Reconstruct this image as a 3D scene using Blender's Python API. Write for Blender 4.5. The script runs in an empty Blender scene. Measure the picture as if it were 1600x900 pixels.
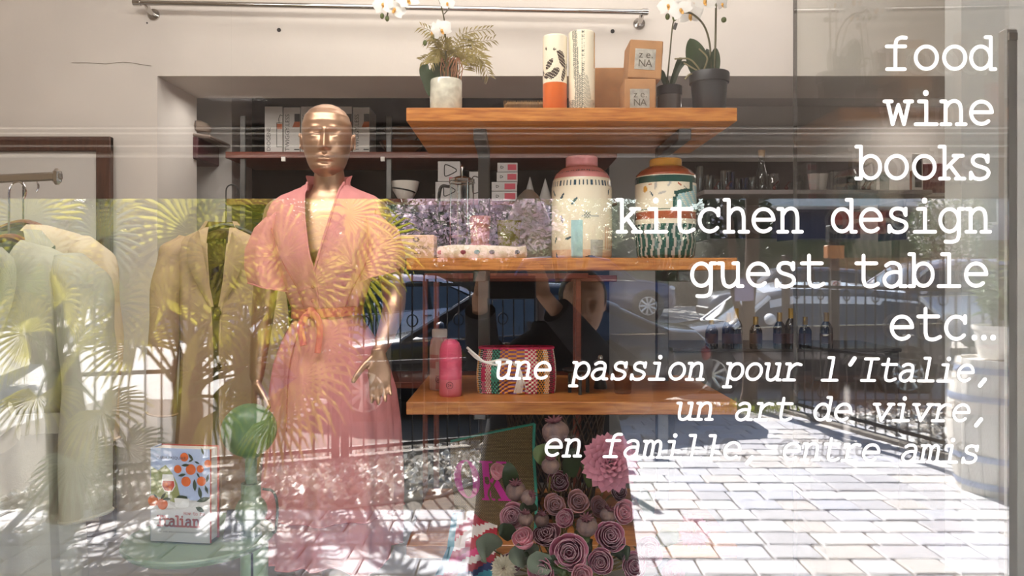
import bpy, bmesh, math, random
from mathutils import Vector, Matrix, Euler, noise as mnoise
random.seed(7)
SC = bpy.context.scene
COL = SC.collection
PI = math.pi
V = Vector

# ------------------------------------------------------------------ camera
F = 1155.0           # focal length in pixels of the 1600 px wide frame
HY = 430.0           # horizon row
DC = 1.15            # lens to shop window (m)
H = 1.5              # lens height above the street
cam = bpy.data.cameras.new('camera')
cam.sensor_width = 36.0
cam.lens = 36.0 * F / 1600.0
cam.shift_y = (HY - 450.0) / 1600.0
cam.clip_start = 0.02
cam.clip_end = 300
co = bpy.data.objects.new('camera', cam)
COL.objects.link(co)
co.location = (0, -DC, H)
co.rotation_euler = (PI / 2, 0, 0)
SC.camera = co

# ------------------------------------------------------------------ sky, sun, exposure
SUN_EL = math.radians(38)
SUN_DIR = V((-0.35, -1.0, 0)).normalized() * math.cos(SUN_EL) + V((0, 0, math.sin(SUN_EL)))
W = bpy.data.worlds.new('sky')
SC.world = W
W.use_nodes = True
wn = W.node_tree.nodes
wn.clear()
sky = wn.new('ShaderNodeTexSky')
sky.sky_type = 'NISHITA'
sky.sun_disc = False
sky.sun_elevation = SUN_EL
sky.sun_rotation = math.atan2(SUN_DIR.x, SUN_DIR.y)
bg = wn.new('ShaderNodeBackground')
bg.inputs['Strength'].default_value = 0.75
wo = wn.new('ShaderNodeOutputWorld')
W.node_tree.links.new(sky.outputs[0], bg.inputs[0])
W.node_tree.links.new(bg.outputs[0], wo.inputs[0])
sl = bpy.data.lights.new('sun', 'SUN')
sl.energy = 46.0
sl.angle = 0.009
sl.color = (1.0, 0.975, 0.95)
so = bpy.data.objects.new('sun', sl)
COL.objects.link(so)
so.rotation_euler = SUN_DIR.to_track_quat('Z', 'Y').to_euler()
so.location = (0, -10, 12)

def area_light(name, loc, sx, sy, power, color=(1, .9, .8), rot=(0, 0, 0)):
    l = bpy.data.lights.new(name, 'AREA')
    l.shape = 'RECTANGLE'
    l.size = sx
    l.size_y = sy
    l.energy = power
    l.color = color
    o = bpy.data.objects.new(name, l)
    COL.objects.link(o)
    o.location = loc
    o.rotation_euler = rot
    return o
# unseen fill lights added to brighten the interior: display, shop, niche and back room
area_light('window_fill', (-.75, .2, 3.2), 2.4, .5, 74, (1, .965, .93), (math.radians(32), 0, 0))  # added strip that lights the fronts of the display
area_light('shop_fill', (.2, 1.9, 3.25), 2.6, .4, 22, (1, .95, .9))
area_light('back_room_fill', (.9, 4.1, 2.55), 1.2, .3, 1.2, (1, .92, .82))
area_light('niche_left_fill', (-1.45, 2.72, 2.43), .3, .12, 2.2, (1, .95, .9))  # added to lift the jamb, cushion and cartons; no fitting there
area_light('back_room_wall_fill', (2.6, 3.4, 2.55), .5, .4, 7, (1, .9, .84))  # added in place of the sunlight on the far right wall
SC.view_settings.view_transform = 'Standard'
SC.view_settings.look = 'None'
SC.view_settings.gamma = 1.0
SC.view_settings.use_curve_mapping = False
SC.view_settings.exposure = 0.0

# ------------------------------------------------------------------ helpers
def P(px, py, d):      # a point inside the shop at distance d from the lens
    return V(((px - 800) / F * d, d - DC, H + (HY - py) / F * d))
def Rf(px, py, d):     # a point of the street, d = way of the light over the pane
    return V(((px - 800) / F * d, -(d - DC), H + (HY - py) / F * d))

def lin(h):
    h = h.lstrip('#')
    c = [int(h[i:i + 2], 16) / 255 for i in (0, 2, 4)]
    return tuple(x / 12.92 if x <= .04045 else ((x + .055) / 1.055) ** 2.4 for x in c)

MATS = {}
def M(name, col, rough=.5, metal=0., var=0., scale=12., bump=0., bscale=60., coat=0., trl=0., spec=.5, stretch=(1, 1, 1), col2=None, emit=0.):
    if name in MATS:
        return MATS[name]
    m = bpy.data.materials.new(name)
    m.use_nodes = True
    nt = m.node_tree
    b = nt.nodes['Principled BSDF']
    out = nt.nodes['Material Output']
    c = lin(col) if isinstance(col, str) else col
    b.inputs['Base Color'].default_value = (*c, 1)
    b.inputs['Roughness'].default_value = rough
    b.inputs['Metallic'].default_value = metal
    b.inputs['Coat Weight'].default_value = coat
    b.inputs['Specular IOR Level'].default_value = spec
    if emit:
        b.inputs['Emission Color'].default_value = (*c, 1)
        b.inputs['Emission Strength'].default_value = emit
    tc = nt.nodes.new('ShaderNodeTexCoord')
    mp = nt.nodes.new('ShaderNodeMapping')
    mp.inputs['Scale'].default_value = stretch
    nt.links.new(tc.outputs['Object'], mp.inputs[0])
    if var or col2:
        n = nt.nodes.new('ShaderNodeTexNoise')
        n.inputs['Scale'].default_value = scale
        n.inputs['Detail'].default_value = 5
        nt.links.new(mp.outputs[0], n.inputs['Vector'])
        r = nt.nodes.new('ShaderNodeValToRGB')
        c2 = lin(col2) if col2 else None
        lo = tuple(x * (1 - var) for x in c)
        hi = c2 if c2 else tuple(min(1, x * (1 + var)) for x in c)
        r.color_ramp.elements[0].position = .3
        r.color_ramp.elements[1].position = .7
        r.color_ramp.elements[0].color = (*lo, 1)
        r.color_ramp.elements[1].color = (*hi, 1)
        nt.links.new(n.outputs['Fac'], r.inputs[0])
        nt.links.new(r.outputs[0], b.inputs['Base Color'])
    if bump:
        n2 = nt.nodes.new('ShaderNodeTexNoise')
        n2.inputs['Scale'].default_value = bscale
        n2.inputs['Detail'].default_value = 4
        nt.links.new(mp.outputs[0], n2.inputs['Vector'])
        bu = nt.nodes.new('ShaderNodeBump')
        bu.inputs['Strength'].default_value = bump
        bu.inputs['Distance'].default_value = .01
        nt.links.new(n2.outputs['Fac'], bu.inputs['Height'])
        nt.links.new(bu.outputs[0], b.inputs['Normal'])
    if trl:
        t = nt.nodes.new('ShaderNodeBsdfTranslucent')
        t.inputs[0].default_value = (*c, 1)
        mx = nt.nodes.new('ShaderNodeMixShader')
        mx.inputs[0].default_value = trl
        nt.links.new(b.outputs[0], mx.inputs[1])
        nt.links.new(t.outputs[0], mx.inputs[2])
        nt.links.new(mx.outputs[0], out.inputs[0])
    MATS[name] = m
    return m

def glass_mat(name, tint=(1, 1, 1), f0=.05, rough=0.):
    """thin glass: clear transmission plus a Schlick reflection"""
    if name in MATS:
        return MATS[name]
    m = bpy.data.materials.new(name)
    m.use_nodes = True
    nt = m.node_tree
    nt.nodes.clear()
    N = nt.nodes.new
    L = nt.links.new
    g = N('ShaderNodeNewGeometry')
    dt = N('ShaderNodeVectorMath'); dt.operation = 'DOT_PRODUCT'
    L(g.outputs['Incoming'], dt.inputs[0]); L(g.outputs['Normal'], dt.inputs[1])
    ab = N('ShaderNodeMath'); ab.operation = 'ABSOLUTE'; L(dt.outputs['Value'], ab.inputs[0])
    s1 = N('ShaderNodeMath'); s1.operation = 'SUBTRACT'; s1.inputs[0].default_value = 1; L(ab.outputs[0], s1.inputs[1])
    pw = N('ShaderNodeMath'); pw.operation = 'POWER'; L(s1.outputs[0], pw.inputs[0]); pw.inputs[1].default_value = 5
    ma = N('ShaderNodeMath'); ma.operation = 'MULTIPLY_ADD'; L(pw.outputs[0], ma.inputs[0])
    ma.inputs[1].default_value = 1 - f0; ma.inputs[2].default_value = f0
    t = N('ShaderNodeBsdfTransparent'); t.inputs[0].default_value = (*tint, 1)
    gl = N('ShaderNodeBsdfGlossy'); gl.inputs['Roughness'].default_value = rough
    mx = N('ShaderNodeMixShader')
    L(ma.outputs[0], mx.inputs[0]); L(t.outputs[0], mx.inputs[1]); L(gl.outputs[0], mx.inputs[2])
    o = N('ShaderNodeOutputMaterial'); L(mx.outputs[0], o.inputs[0])
    MATS[name] = m
    return m

class MB:
    def __init__(s):
        s.v = []; s.f = []; s.m = []; s.mi = 0
    def add(s, vs, fs, mi=None):
        o = len(s.v)
        s.v.extend([tuple(p) for p in vs])
        k = s.mi if mi is None else mi
        for f in fs:
            s.f.append([i + o for i in f]); s.m.append(k)
        return s
    def box(s, c, size, rot=None):
        hx, hy, hz = (q / 2 for q in size)
        vs = [V((x, y, z)) for x in (-hx, hx) for y in (-hy, hy) for z in (-hz, hz)]
        if rot is not None:
            if not isinstance(rot, Matrix):
                rot = Euler(rot).to_matrix()
            vs = [rot @ p for p in vs]
        c = V(c)
        return s.add([p + c for p in vs], [(0, 1, 3, 2), (4, 6, 7, 5), (0, 4, 5, 1), (2, 3, 7, 6), (0, 2, 6, 4), (1, 5, 7, 3)])
    def bev(s, c, size, b=.004, rot=None):      # box with chamfered edges
        hx, hy, hz = (q / 2 for q in size)
        b = min(b, hx * .9, hy * .9, hz * .9)
        vs = []; idx = {}
        for sx in (-1, 1):
            for sy in (-1, 1):
                for sz in (-1, 1):
                    for a in range(3):
                        q = [sx * (hx - b), sy * (hy - b), sz * (hz - b)]
                        q[a] = (sx, sy, sz)[a] * (hx, hy, hz)[a]
                        idx[(sx, sy, sz, a)] = len(vs); vs.append(V(q))
        fs = []
        for a in range(3):
            o1, o2 = [k for k in range(3) if k != a]
            for sg in (-1, 1):
                q = []
                for (p1, p2) in ((-1, -1), (1, -1), (1, 1), (-1, 1)):
                    t = [0, 0, 0]; t[a] = sg; t[o1] = p1; t[o2] = p2
                    q.append(idx[(*t, a)])
                fs.append(q)
            for p1 in (-1, 1):          # edges along axis a
                for p2 in (-1, 1):
                    q = []
                    for e, ax in ((-1, o1), (1, o1), (1, o2), (-1, o2)):
                        t = [0, 0, 0]; t[a] = e; t[o1] = p1; t[o2] = p2
                        q.append(idx[(*t, ax)])
                    fs.append(q)
        for sx in (-1, 1):
            for sy in (-1, 1):
                for sz in (-1, 1):
                    fs.append([idx[(sx, sy, sz, a)] for a in range(3)])
        if rot is not None:
            if not isinstance(rot, Matrix):
                rot = Euler(rot).to_matrix()
            vs = [rot @ p for p in vs]
        c = V(c)
        return s.add([p + c for p in vs], fs)
    def loft(s, rings, close=True, cap=True, wrap=False):
        n = len(rings[0]); o = []
        vs = [p for r in rings for p in r]
        fs = []
        R = len(rings)
        for i in range(R - 1 + (1 if wrap else 0)):
            i2 = (i + 1) % R
            for j in range(n if close else n - 1):
                k = (j + 1) % n
                fs.append((i * n + j, i * n + k, i2 * n + k, i2 * n + j))
        if cap and close and not wrap:
            fs.append(tuple(range(n))[::-1])
            fs.append(tuple((R - 1) * n + j for j in range(n)))
        return s.add(vs, fs)
    def tube(s, pts, r, n=8, cap=True, flat=1.0, upv=None):
        pts = [V(p) for p in pts]
        if not isinstance(r, (list, tuple)):
            r = [r] * len(pts)
        rings = []
        t0 = (pts[1] - pts[0]).normalized()
        u = V((0, 0, 1)) if upv is None else V(upv)
        if abs(t0.dot(u)) > .95:
            u = V((0, 1, 0))
        u = (u - t0 * u.dot(t0)).normalized()
        for i, p in enumerate(pts):
            a = pts[max(0, i - 1)]; b = pts[min(len(pts) - 1, i + 1)]
            t = (b - a)
            t = t.normalized() if t.length > 1e-9 else t0
            u = (u - t * u.dot(t))
            u = u.normalized() if u.length > 1e-6 else t.orthogonal().normalized()
            w = t.cross(u)
            rings.append([p + u * (math.cos(2 * PI * k / n) * r[i] * flat) + w * (math.sin(2 * PI * k / n) * r[i]) for k in range(n)])
        return s.loft(rings, True, cap)
    def cyl(s, p0, p1, r0, r1=None, n=14):
        return s.tube([p0, p1], [r0, r0 if r1 is None else r1], n)
    def lathe(s, prof, c, n=32, cap=False, paint=None, sub=1, sx=1., rot=None):
        c = V(c)
        if sub > 1:
            q = []
            for a, b in zip(prof[:-1], prof[1:]):
                for k in range(sub):
                    t = k / sub
                    q.append((a[0] + (b[0] - a[0]) * t, a[1] + (b[1] - a[1]) * t))
            q.append(prof[-1]); prof = q
        vs = []
        for r, z in prof:
            for k in range(n):
                p = V((r * math.cos(2 * PI * k / n), r * math.sin(2 * PI * k / n) * sx, z))
                if rot is not None:
                    p = rot @ p
                vs.append(c + p)
        o = len(s.v); s.v.extend([tuple(p) for p in vs])
        for i in range(len(prof) - 1):
            for k in range(n):
                k2 = (k + 1) % n
                s.f.append([o + i * n + k, o + i * n + k2, o + (i + 1) * n + k2, o + (i + 1) * n + k])
                if paint:
                    s.m.append(paint((2 * PI * (k + .5) / n), (prof[i][1] + prof[i + 1][1]) / 2))
                else:
                    s.m.append(s.mi)
        if cap:
            s.f.append([o + k for k in range(n)][::-1]); s.m.append(s.mi)
            s.f.append([o + (len(prof) - 1) * n + k for k in range(n)]); s.m.append(s.mi)
        return s
    def ell(s, c, r, nu=16, nv=10, rot=None):
        c = V(c)
        vs = []; fs = []
        for i in range(nv + 1):
            th = PI * i / nv
            for j in range(nu):
                ph = 2 * PI * j / nu
                p = V((r[0] * math.sin(th) * math.cos(ph), r[1] * math.sin(th) * math.sin(ph), r[2] * math.cos(th)))
                if rot is not None:
                    p = rot @ p
                vs.append(c + p)
        for i in range(nv):
            for j in range(nu):
                k = (j + 1) % nu
                fs.append((i * nu + j, (i + 1) * nu + j, (i + 1) * nu + k, i * nu + k))
        return s.add(vs, fs)
    def grid(s, fn, nu, nv):
        vs = [fn(i / nu, j / nv) for j in range(nv + 1) for i in range(nu + 1)]
        fs = [(j * (nu + 1) + i, j * (nu + 1) + i + 1, (j + 1) * (nu + 1) + i + 1, (j + 1) * (nu + 1) + i) for j in range(nv) for i in range(nu)]
        return s.add(vs, fs)
    def prism(s, poly, fn, t0, t1):     # poly of (a,b); fn(a,b,t) -> point
        n = len(poly)
        vs = [fn(a, b, t0) for a, b in poly] + [fn(a, b, t1) for a, b in poly]
        fs = [tuple(range(n)), tuple(range(2 * n - 1, n - 1, -1))] + [(i, i + n, (i + 1) % n + n, (i + 1) % n) for i in range(n)]
        return s.add(vs, fs)
    def stroke(s, pts, w, fn, ends=True):     # flat ribbon with round joints; fn(a,b) -> point
        n = len(pts)
        for (a, b) in zip(pts[:-1], pts[1:]):
            dx, dy = b[0] - a[0], b[1] - a[1]
            l = math.hypot(dx, dy)
            if l < 1e-9:
                continue
            nx, ny = -dy / l * w / 2, dx / l * w / 2
            s.add([fn(a[0] + nx, a[1] + ny), fn(a[0] - nx, a[1] - ny), fn(b[0] - nx, b[1] - ny), fn(b[0] + nx, b[1] + ny)], [(0, 1, 2, 3)])
        for p in pts:
            s.add([fn(p[0] + w / 2 * math.cos(2 * PI * k / 10), p[1] + w / 2 * math.sin(2 * PI * k / 10)) for k in range(10)], [tuple(range(10))])
        return s
    def merge(s, o, mat=None):
        vs = [V(p) for p in o.v]
        if mat is not None:
            vs = [mat @ p for p in vs]
        off = len(s.v)
        s.v.extend([tuple(p) for p in vs])
        for f, k in zip(o.f, o.m):
            s.f.append([i + off for i in f]); s.m.append(k)
        return s
    def xform(s, mat):
        s.v = [tuple(mat @ V(p)) for p in s.v]
        return s
    def build(s, name, mats, parent=None, smooth=True, kind=None, label=None, angle=40):
        me = bpy.data.meshes.new(name)
        vs = s.v
        if parent is not None:
            inv = ROOTM[parent.name].inverted()
            vs = [tuple(inv @ V(p)) for p in vs]
        me.from_pydata(vs, [], s.f)
        if not isinstance(mats, (list, tuple)):
            mats = [mats]
        for m in mats:
            me.materials.append(m)
        me.polygons.foreach_set('material_index', s.m)
        me.update()
        if smooth:
            me.shade_smooth()
            try:
                me.set_sharp_from_angle(angle=math.radians(angle))
            except Exception:
                pass
        o = bpy.data.objects.new(name, me)
        COL.objects.link(o)
        if parent is not None:
            o.parent = parent
            ROOTM[o.name] = ROOTM[parent.name].copy()
        else:
            ROOTM[o.name] = Matrix.Identity(4)
        if kind:
            o['kind'] = kind
        if label:
            o['label'] = label
        return o

ROOTM = {}
def thing(name, label, cat, loc=(0, 0, 0), rz=0., group=None):
    o = bpy.data.objects.new(name, None)
    COL.objects.link(o)
    o.empty_display_size = .05
    o.location = loc
    o.rotation_euler = (0, 0, rz)
    ROOTM[o.name] = Matrix.Translation(V(loc)) @ Matrix.Rotation(rz, 4, 'Z')
    o['label'] = label
    o['category'] = cat
    if group:
        o['group'] = group
    return o
def tag(o, label, cat, group=None):
    o['label'] = label; o['category'] = cat
    if group:
        o['group'] = group
    return o
def struct(name, mb, mats, parent=None, smooth=False):
    return mb.build(name, mats, parent, smooth, None if parent else 'structure')
def setting(name, loc=(0, 0, 0)):
    o = bpy.data.objects.new(name, None)
    COL.objects.link(o); o.location = loc
    o.empty_display_size = .05
    ROOTM[o.name] = Matrix.Translation(V(loc))
    o['kind'] = 'structure'
    return o

def fuse(mb, voxel=.004, it=3):
    """one closed skin out of overlapping closed volumes"""
    me = bpy.data.meshes.new('tmp')
    me.from_pydata(mb.v, [], mb.f)
    bm = bmesh.new(); bm.from_mesh(me)
    bmesh.ops.recalc_face_normals(bm, faces=bm.faces)
    bm.to_mesh(me); bm.free()
    o = bpy.data.objects.new('tmp', me)
    COL.objects.link(o)
    r = o.modifiers.new('r', 'REMESH'); r.mode = 'VOXEL'; r.voxel_size = voxel
    if it:
        sm = o.modifiers.new('s', 'SMOOTH'); sm.iterations = it; sm.factor = .5
    dg = bpy.context.evaluated_depsgraph_get()
    e = bpy.data.meshes.new_from_object(o.evaluated_get(dg))
    out = MB()
    out.v = [tuple(v.co) for v in e.vertices]
    out.f = [list(p.vertices) for p in e.polygons]
    out.m = [0] * len(out.f)
    bpy.data.objects.remove(o); bpy.data.meshes.remove(me); bpy.data.meshes.remove(e)
    return out

def text_mb(body, size, fn, align='LEFT', bold=0.):
    """flat lettering; fn(a, b) maps the text plane to the scene"""
    cu = bpy.data.curves.new('t', 'FONT')
    cu.body = body; cu.size = size; cu.align_x = align; cu.offset = bold; cu.resolution_u = 3
    o = bpy.data.objects.new('t', cu)
    COL.objects.link(o)
    dg = bpy.context.evaluated_depsgraph_get()
    e = bpy.data.meshes.new_from_object(o.evaluated_get(dg))
    mb = MB()
    mb.add([fn(v.co.x, v.co.y) for v in e.vertices], [list(p.vertices) for p in e.polygons])
    bpy.data.objects.remove(o); bpy.data.curves.remove(cu); bpy.data.meshes.remove(e)
    return mb

def lerp(a, b, t):
    return a + (b - a) * t
def interp(tab, x):
    if x <= tab[0][0]:
        return tab[0][1]
    for (a, p), (b, q) in zip(tab[:-1], tab[1:]):
        if x <= b:
            t = (x - a) / (b - a)
            t = t * t * (3 - 2 * t) * .5 + t * .5
            return p + (q - p) * t
    return tab[-1][1]
def spline(pts, n=8):
    pts = [V(p) for p in pts]
    out = []
    q = [pts[0] * 2 - pts[1]] + pts + [pts[-1] * 2 - pts[-2]]
    for i in range(1, len(q) - 2):
        for k in range(n):
            t = k / n
            a, b, c, d = q[i - 1], q[i], q[i + 1], q[i + 2]
            out.append(.5 * ((2 * b) + (c - a) * t + (2 * a - 5 * b + 4 * c - d) * t * t + (3 * b - a - 3 * c + d) * t ** 3))
    out.append(pts[-1])
    return out
def frame(zdir, ref=(0, 0, 1)):
    z = V(zdir).normalized()
    x = V(ref).cross(z)
    if x.length < 1e-4:
        x = V((1, 0, 0)).cross(z)
        if x.length < 1e-4:
            x = V((0, 1, 0)).cross(z)
    x.normalize()
    y = z.cross(x)
    return Matrix((x, y, z)).transposed()
def g(x, s):
    return math.exp(-(x * x) / (2 * s * s))

def dup(root, loc, rz, label, group=None):
    r = root.copy(); COL.objects.link(r)
    r.location = loc; r.rotation_euler = (0, 0, rz); r['label'] = label
    if group:
        r['group'] = group
    for ch in list(root.children):
        c = ch.copy(); COL.objects.link(c); c.parent = r
        for gg in list(ch.children):
            d = gg.copy(); COL.objects.link(d); d.parent = c
    return r

# ------------------------------------------------------------------ shared materials
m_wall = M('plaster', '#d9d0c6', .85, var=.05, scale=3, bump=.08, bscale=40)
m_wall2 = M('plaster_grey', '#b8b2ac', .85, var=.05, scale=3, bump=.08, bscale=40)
m_teak = M('teak', '#b5652a', .38, var=.32, scale=9, stretch=(1.2, 14, 14), col2='#d08a45', coat=.15)
m_dwood = M('dark_wood', '#4a2a1c', .45, var=.35, scale=8, stretch=(10, 10, 1), bump=.1)
m_black = M('black_panel', '#1a1717', .7, var=.2)
m_steel = M('grey_steel', '#6b6a68', .42, metal=.7, var=.1)
m_chrome = M('chrome', '#c9c6c2', .12, metal=1)
m_white = M('white_ceramic', '#eae4da', .3, coat=.3)
m_card = M('cardboard', '#a97b50', .8, var=.12, scale=20)
m_ink = M('black_ink', '#1c1a19', .6)
m_iron = M('black_iron', '#211c1b', .5, metal=.3)
m_gold = M('champagne_gold', '#bd977b', .4, metal=.85, var=.03)
m_leafd = M('dark_leaf', '#2f3f22', .4, var=.3, scale=8, trl=.15)
m_leaf = M('leaf', '#5a6b3a', .42, var=.35, scale=8, trl=.2)
m_petw = M('white_petal', '#f1ede6', .5, trl=.25)
m_stem = M('stem', '#4f4a2a', .5, var=.2)
m_bplastic = M('black_plastic', '#262626', .45)
# ================================================================== STRUCTURE
ZF = .2      # shop floor, one step above the street
mb = MB(); mb.box((0, 1.95, ZF - .05), (8, 3.9, .1)); struct('floor', mb, M('shop_floor', '#8d8579', .5, var=.15, scale=4))
mb = MB(); mb.box((0, 1.4, 3.45), (8, 3.0, .1)); struct('ceiling', mb, m_wall)
XO = -1.727; ZO = 2.47
mb = MB()
mb.box(((-4 + XO) / 2, 2.675, 1.8), (XO + 4, .45, 3.2))
mb.box(((XO + 4) / 2, 2.675, (ZO + 3.4) / 2), (4 - XO, .45, 3.4 - ZO))
struct('wall_back', mb, m_wall)
# hairline crack and two wall plugs
mb = MB()
cr = [P(x, y, 3.598) for x, y in ((112, 98), (140, 98), (165, 100), (180, 98), (192, 97), (205, 98), (222, 101), (236, 103))]
mb.tube(cr, .0013, 5)
struct('wall_crack', mb, M('crack', '#8d8378', .9))
for (x, y) in ((436, 47), (957, 49), (230, 36)):
    mb = MB(); c = P(x, y, 3.6)
    r = .010 if x > 300 else .004
    mb.cyl(c + V((0, -.003, 0)), c, r, r, 12)
    struct('wall_plug', mb, M('plug', '#2c2826', .8), smooth=True)
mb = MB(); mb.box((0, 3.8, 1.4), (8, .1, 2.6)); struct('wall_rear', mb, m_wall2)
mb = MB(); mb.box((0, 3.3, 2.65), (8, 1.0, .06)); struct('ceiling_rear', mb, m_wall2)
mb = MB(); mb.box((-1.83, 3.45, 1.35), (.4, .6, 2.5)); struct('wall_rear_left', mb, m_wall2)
mb = MB(); mb.box((-3.2, 1.2, 1.8), (.1, 2.6, 3.2)); struct('wall_left', mb, m_wall)
mb = MB(); mb.box((3.6, 1.9, 1.8), (.1, 4, 3.2)); struct('wall_right', mb, m_wall)
mb = MB(); mb.box((2.0, 1.51, 1.8), (.826, .1, 3.2)); struct('column_right', mb, M('column_paint', '#cfcdca', .8, var=.04, scale=4))
# facade of the shop round the window
m_fac = M('facade', '#c9b9a2', .9, var=.08, bump=.1)
mb = MB()
mb.box((-3.2, 0, 1.7), (3.7, .16, 3.4)); mb.box((-.28, 0, 3.1), (2.14, .16, .6)); mb.box((-.28, 0, .17), (2.14, .16, .34))
mb.box((3.0, 0, 1.7), (1.6, .16, 3.4)); mb.box((1.53, 0, 3.05), (1.34, .16, .7))
struct('wall_front', mb, m_fac)
m_pane = glass_mat('window_glass', (.91, .915, .915), .1)
m_frame = M('window_frame_paint', '#4a2d25', .4, var=.15)
w1 = setting('window_1', (-.28, 0, .34))
mb = MB(); mb.box((-.28, 0, 1.57), (2.1, .01, 2.42)); mb.build('pane', m_pane, w1, False)
for nm, c, s in (('frame_stile', (.858, 0, 1.57), (.08, .07, 2.46)), ('frame_stile', (-1.31, 0, 1.57), (.08, .07, 2.46)), ('frame_rail', (-.24, 0, 2.76), (2.06, .07, .08)), ('frame_rail', (-.24, 0, .38), (2.06, .07, .08))):
    mb = MB(); mb.bev(c, s, .008); mb.build(nm, m_frame, w1, False)
d1 = setting('door_1', (1.4, 0, ZF))
mb = MB(); mb.box((1.56, 0, 1.45), (1.2, .01, 2.4)); mb.build('pane', m_pane, d1, False)
for nm, c, s in (('frame_stile', (2.17, 0, 1.45), (.07, .07, 2.5)), ('frame_rail', (1.5, 0, 2.66), (1.28, .07, .08)), ('frame_rail', (1.5, 0, .25), (1.28, .07, .1))):
    mb = MB(); mb.bev(c, s, .008); mb.build(nm, m_frame, d1, False)
# glass partition between window display and entrance
XP = .845
w2 = setting('window_2', (XP, .5, ZF))
mb = MB(); mb.box((XP, .555, 1.55), (.01, 1.0, 2.7)); mb.build('pane', glass_mat('partition_glass', (.93, .94, .93), .045), w2, False)
mb = MB(); mb.box((XP, 1.056, 1.55), (.011, .003, 2.7)); mb.build('glass_edge', M('glass_edge', '#4f4a44', .3), w2, False)
m_alu = M('aluminium', '#aaa7a2', .4, metal=.5, var=.04)
mb = MB(); mb.bev((XP - .0165, .085, 1.02), (.022, .02, 1.78), .003); mb.build('edge_profile', m_alu, w2, False)
mb = MB(); mb.box((XP - .0165, .073, 1.895), (.014, .004, .012)); mb.build('profile_catch', M('catch', '#7e7871', .4), w2, False)

# ------------------------------------------------------------------ street ground
def road_z(y):
    d = -y
    return -.03 if d < 8 else -.03 + min(1., (d - 8) / 12) * .42
mb = MB()
ys = [1, -7.6, -8, -10, -12, -14, -16, -18, -20, -30, -60, -120]
vs = []; fs = []
for y in ys:
    for x in (-60, 60):
        vs.append((x, y, road_z(y) if y < 0 else -.03))
for i in range(len(ys) - 1):
    fs.append((2 * i, 2 * i + 1, 2 * i + 3, 2 * i + 2))
mb.add(vs, fs)
struct('road', mb, M('road_asphalt', '#b9b3ab', .85, var=.16, scale=1.2, bump=.12, bscale=40))
pav = setting('pavement', (0, -4, 0))
mb = MB(); mb.box((.5, -3.95, -.028), (11, 7.9, .02)); mb.build('joint_bed', M('joint_sand', '#6f665c', .95, var=.2, scale=30), pav, False)
pcols = ['#d9d6d6', '#cdcacb', '#dfdcd9', '#c6c3c5', '#d6cfc9', '#d0cfd4']
pm = []
for i, c in enumerate(pcols):
    mt = M('paver_stone_%d' % i, c, .75, var=.09, scale=14, bump=.12, bscale=50)
    mb = MB()
    b = .035
    jit = [(random.uniform(-.012, .012), random.uniform(-.012, .012)) for _ in range(4)]
    base = [(-.5, -.5), (.5, -.5), (.5, .5), (-.5, .5)]
    lo = [(x + jx, y + jy) for (x, y), (jx, jy) in zip(base, jit)]
    vs = [(x, y, -.02) for x, y in lo] + [(x, y, -.008) for x, y in lo] + [(x * (1 - 2 * b), y * (1 - 2 * b), .0) for x, y in lo]
    fs = [(8, 9, 10, 11)] + [(k, (k + 1) % 4, 4 + (k + 1) % 4, 4 + k) for k in range(4)] + [(4 + k, 4 + (k + 1) % 4, 8 + (k + 1) % 4, 8 + k) for k in range(4)]
    mb.add(vs, fs)
    me = bpy.data.meshes.new('paver'); me.from_pydata(mb.v, [], mb.f); me.materials.append(mt); me.update()
    pm.append(me)
random.seed(11)
slots = []
y = -.2; pitch = .205
while y > -7.75:
    x = -3.4 + random.uniform(-.2, 0)
    while x < 5.6:
        w = random.uniform(.21, .33)
        d = DC - y
        left_bed = (x < -.12 and y < -3.55)
        if not left_bed and not (x > 3.9 and y < -5.4):
            slots.append((x + w / 2, y, w, d))
        x += w
    y -= pitch
vis = [s for s in slots if s[3] > 3.55 and abs(s[0]) < (s[3] * .74)]
vis.sort(key=lambda s: s[3] + abs(s[0] - 1.6) * .25 + (2.2 if -.45 < s[0] < .55 else 0))
own = set(vis[:300])
stuff = MB()
ivp = Matrix.Translation(V((0, 4, 0)))
proto = None
for s in slots:
    x, y, w, d = s
    k = random.randrange(len(pm))
    z = random.uniform(-.004, .004); rz = random.uniform(-.015, .015)
    if s in own:
        if proto is None:
            o = bpy.data.objects.new('paver', pm[k]); proto = o
        else:
            o = proto.copy(); o.data = pm[k]
        COL.objects.link(o); o.parent = pav
        o.location = (x, y + 4, z); o.rotation_euler = (0, 0, rz)
        o.scale = (w - .012, pitch - .013, 1)
    else:
        a, b = (w - .012) / 2, (pitch - .013) / 2
        stuff.add([(x + sx * a, y + sy * b, zz + z) for zz in (-.02, 0) for sx, sy in ((-1, -1), (1, -1), (1, 1), (-1, 1))], [(4, 5, 6, 7)] + [(i, (i + 1) % 4, 4 + (i + 1) % 4, 4 + i) for i in range(4)], k)
stuff.build('paving_field', [bpy.data.materials['paver_stone_%d' % i] for i in range(6)], pav, False, 'stuff')
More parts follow.
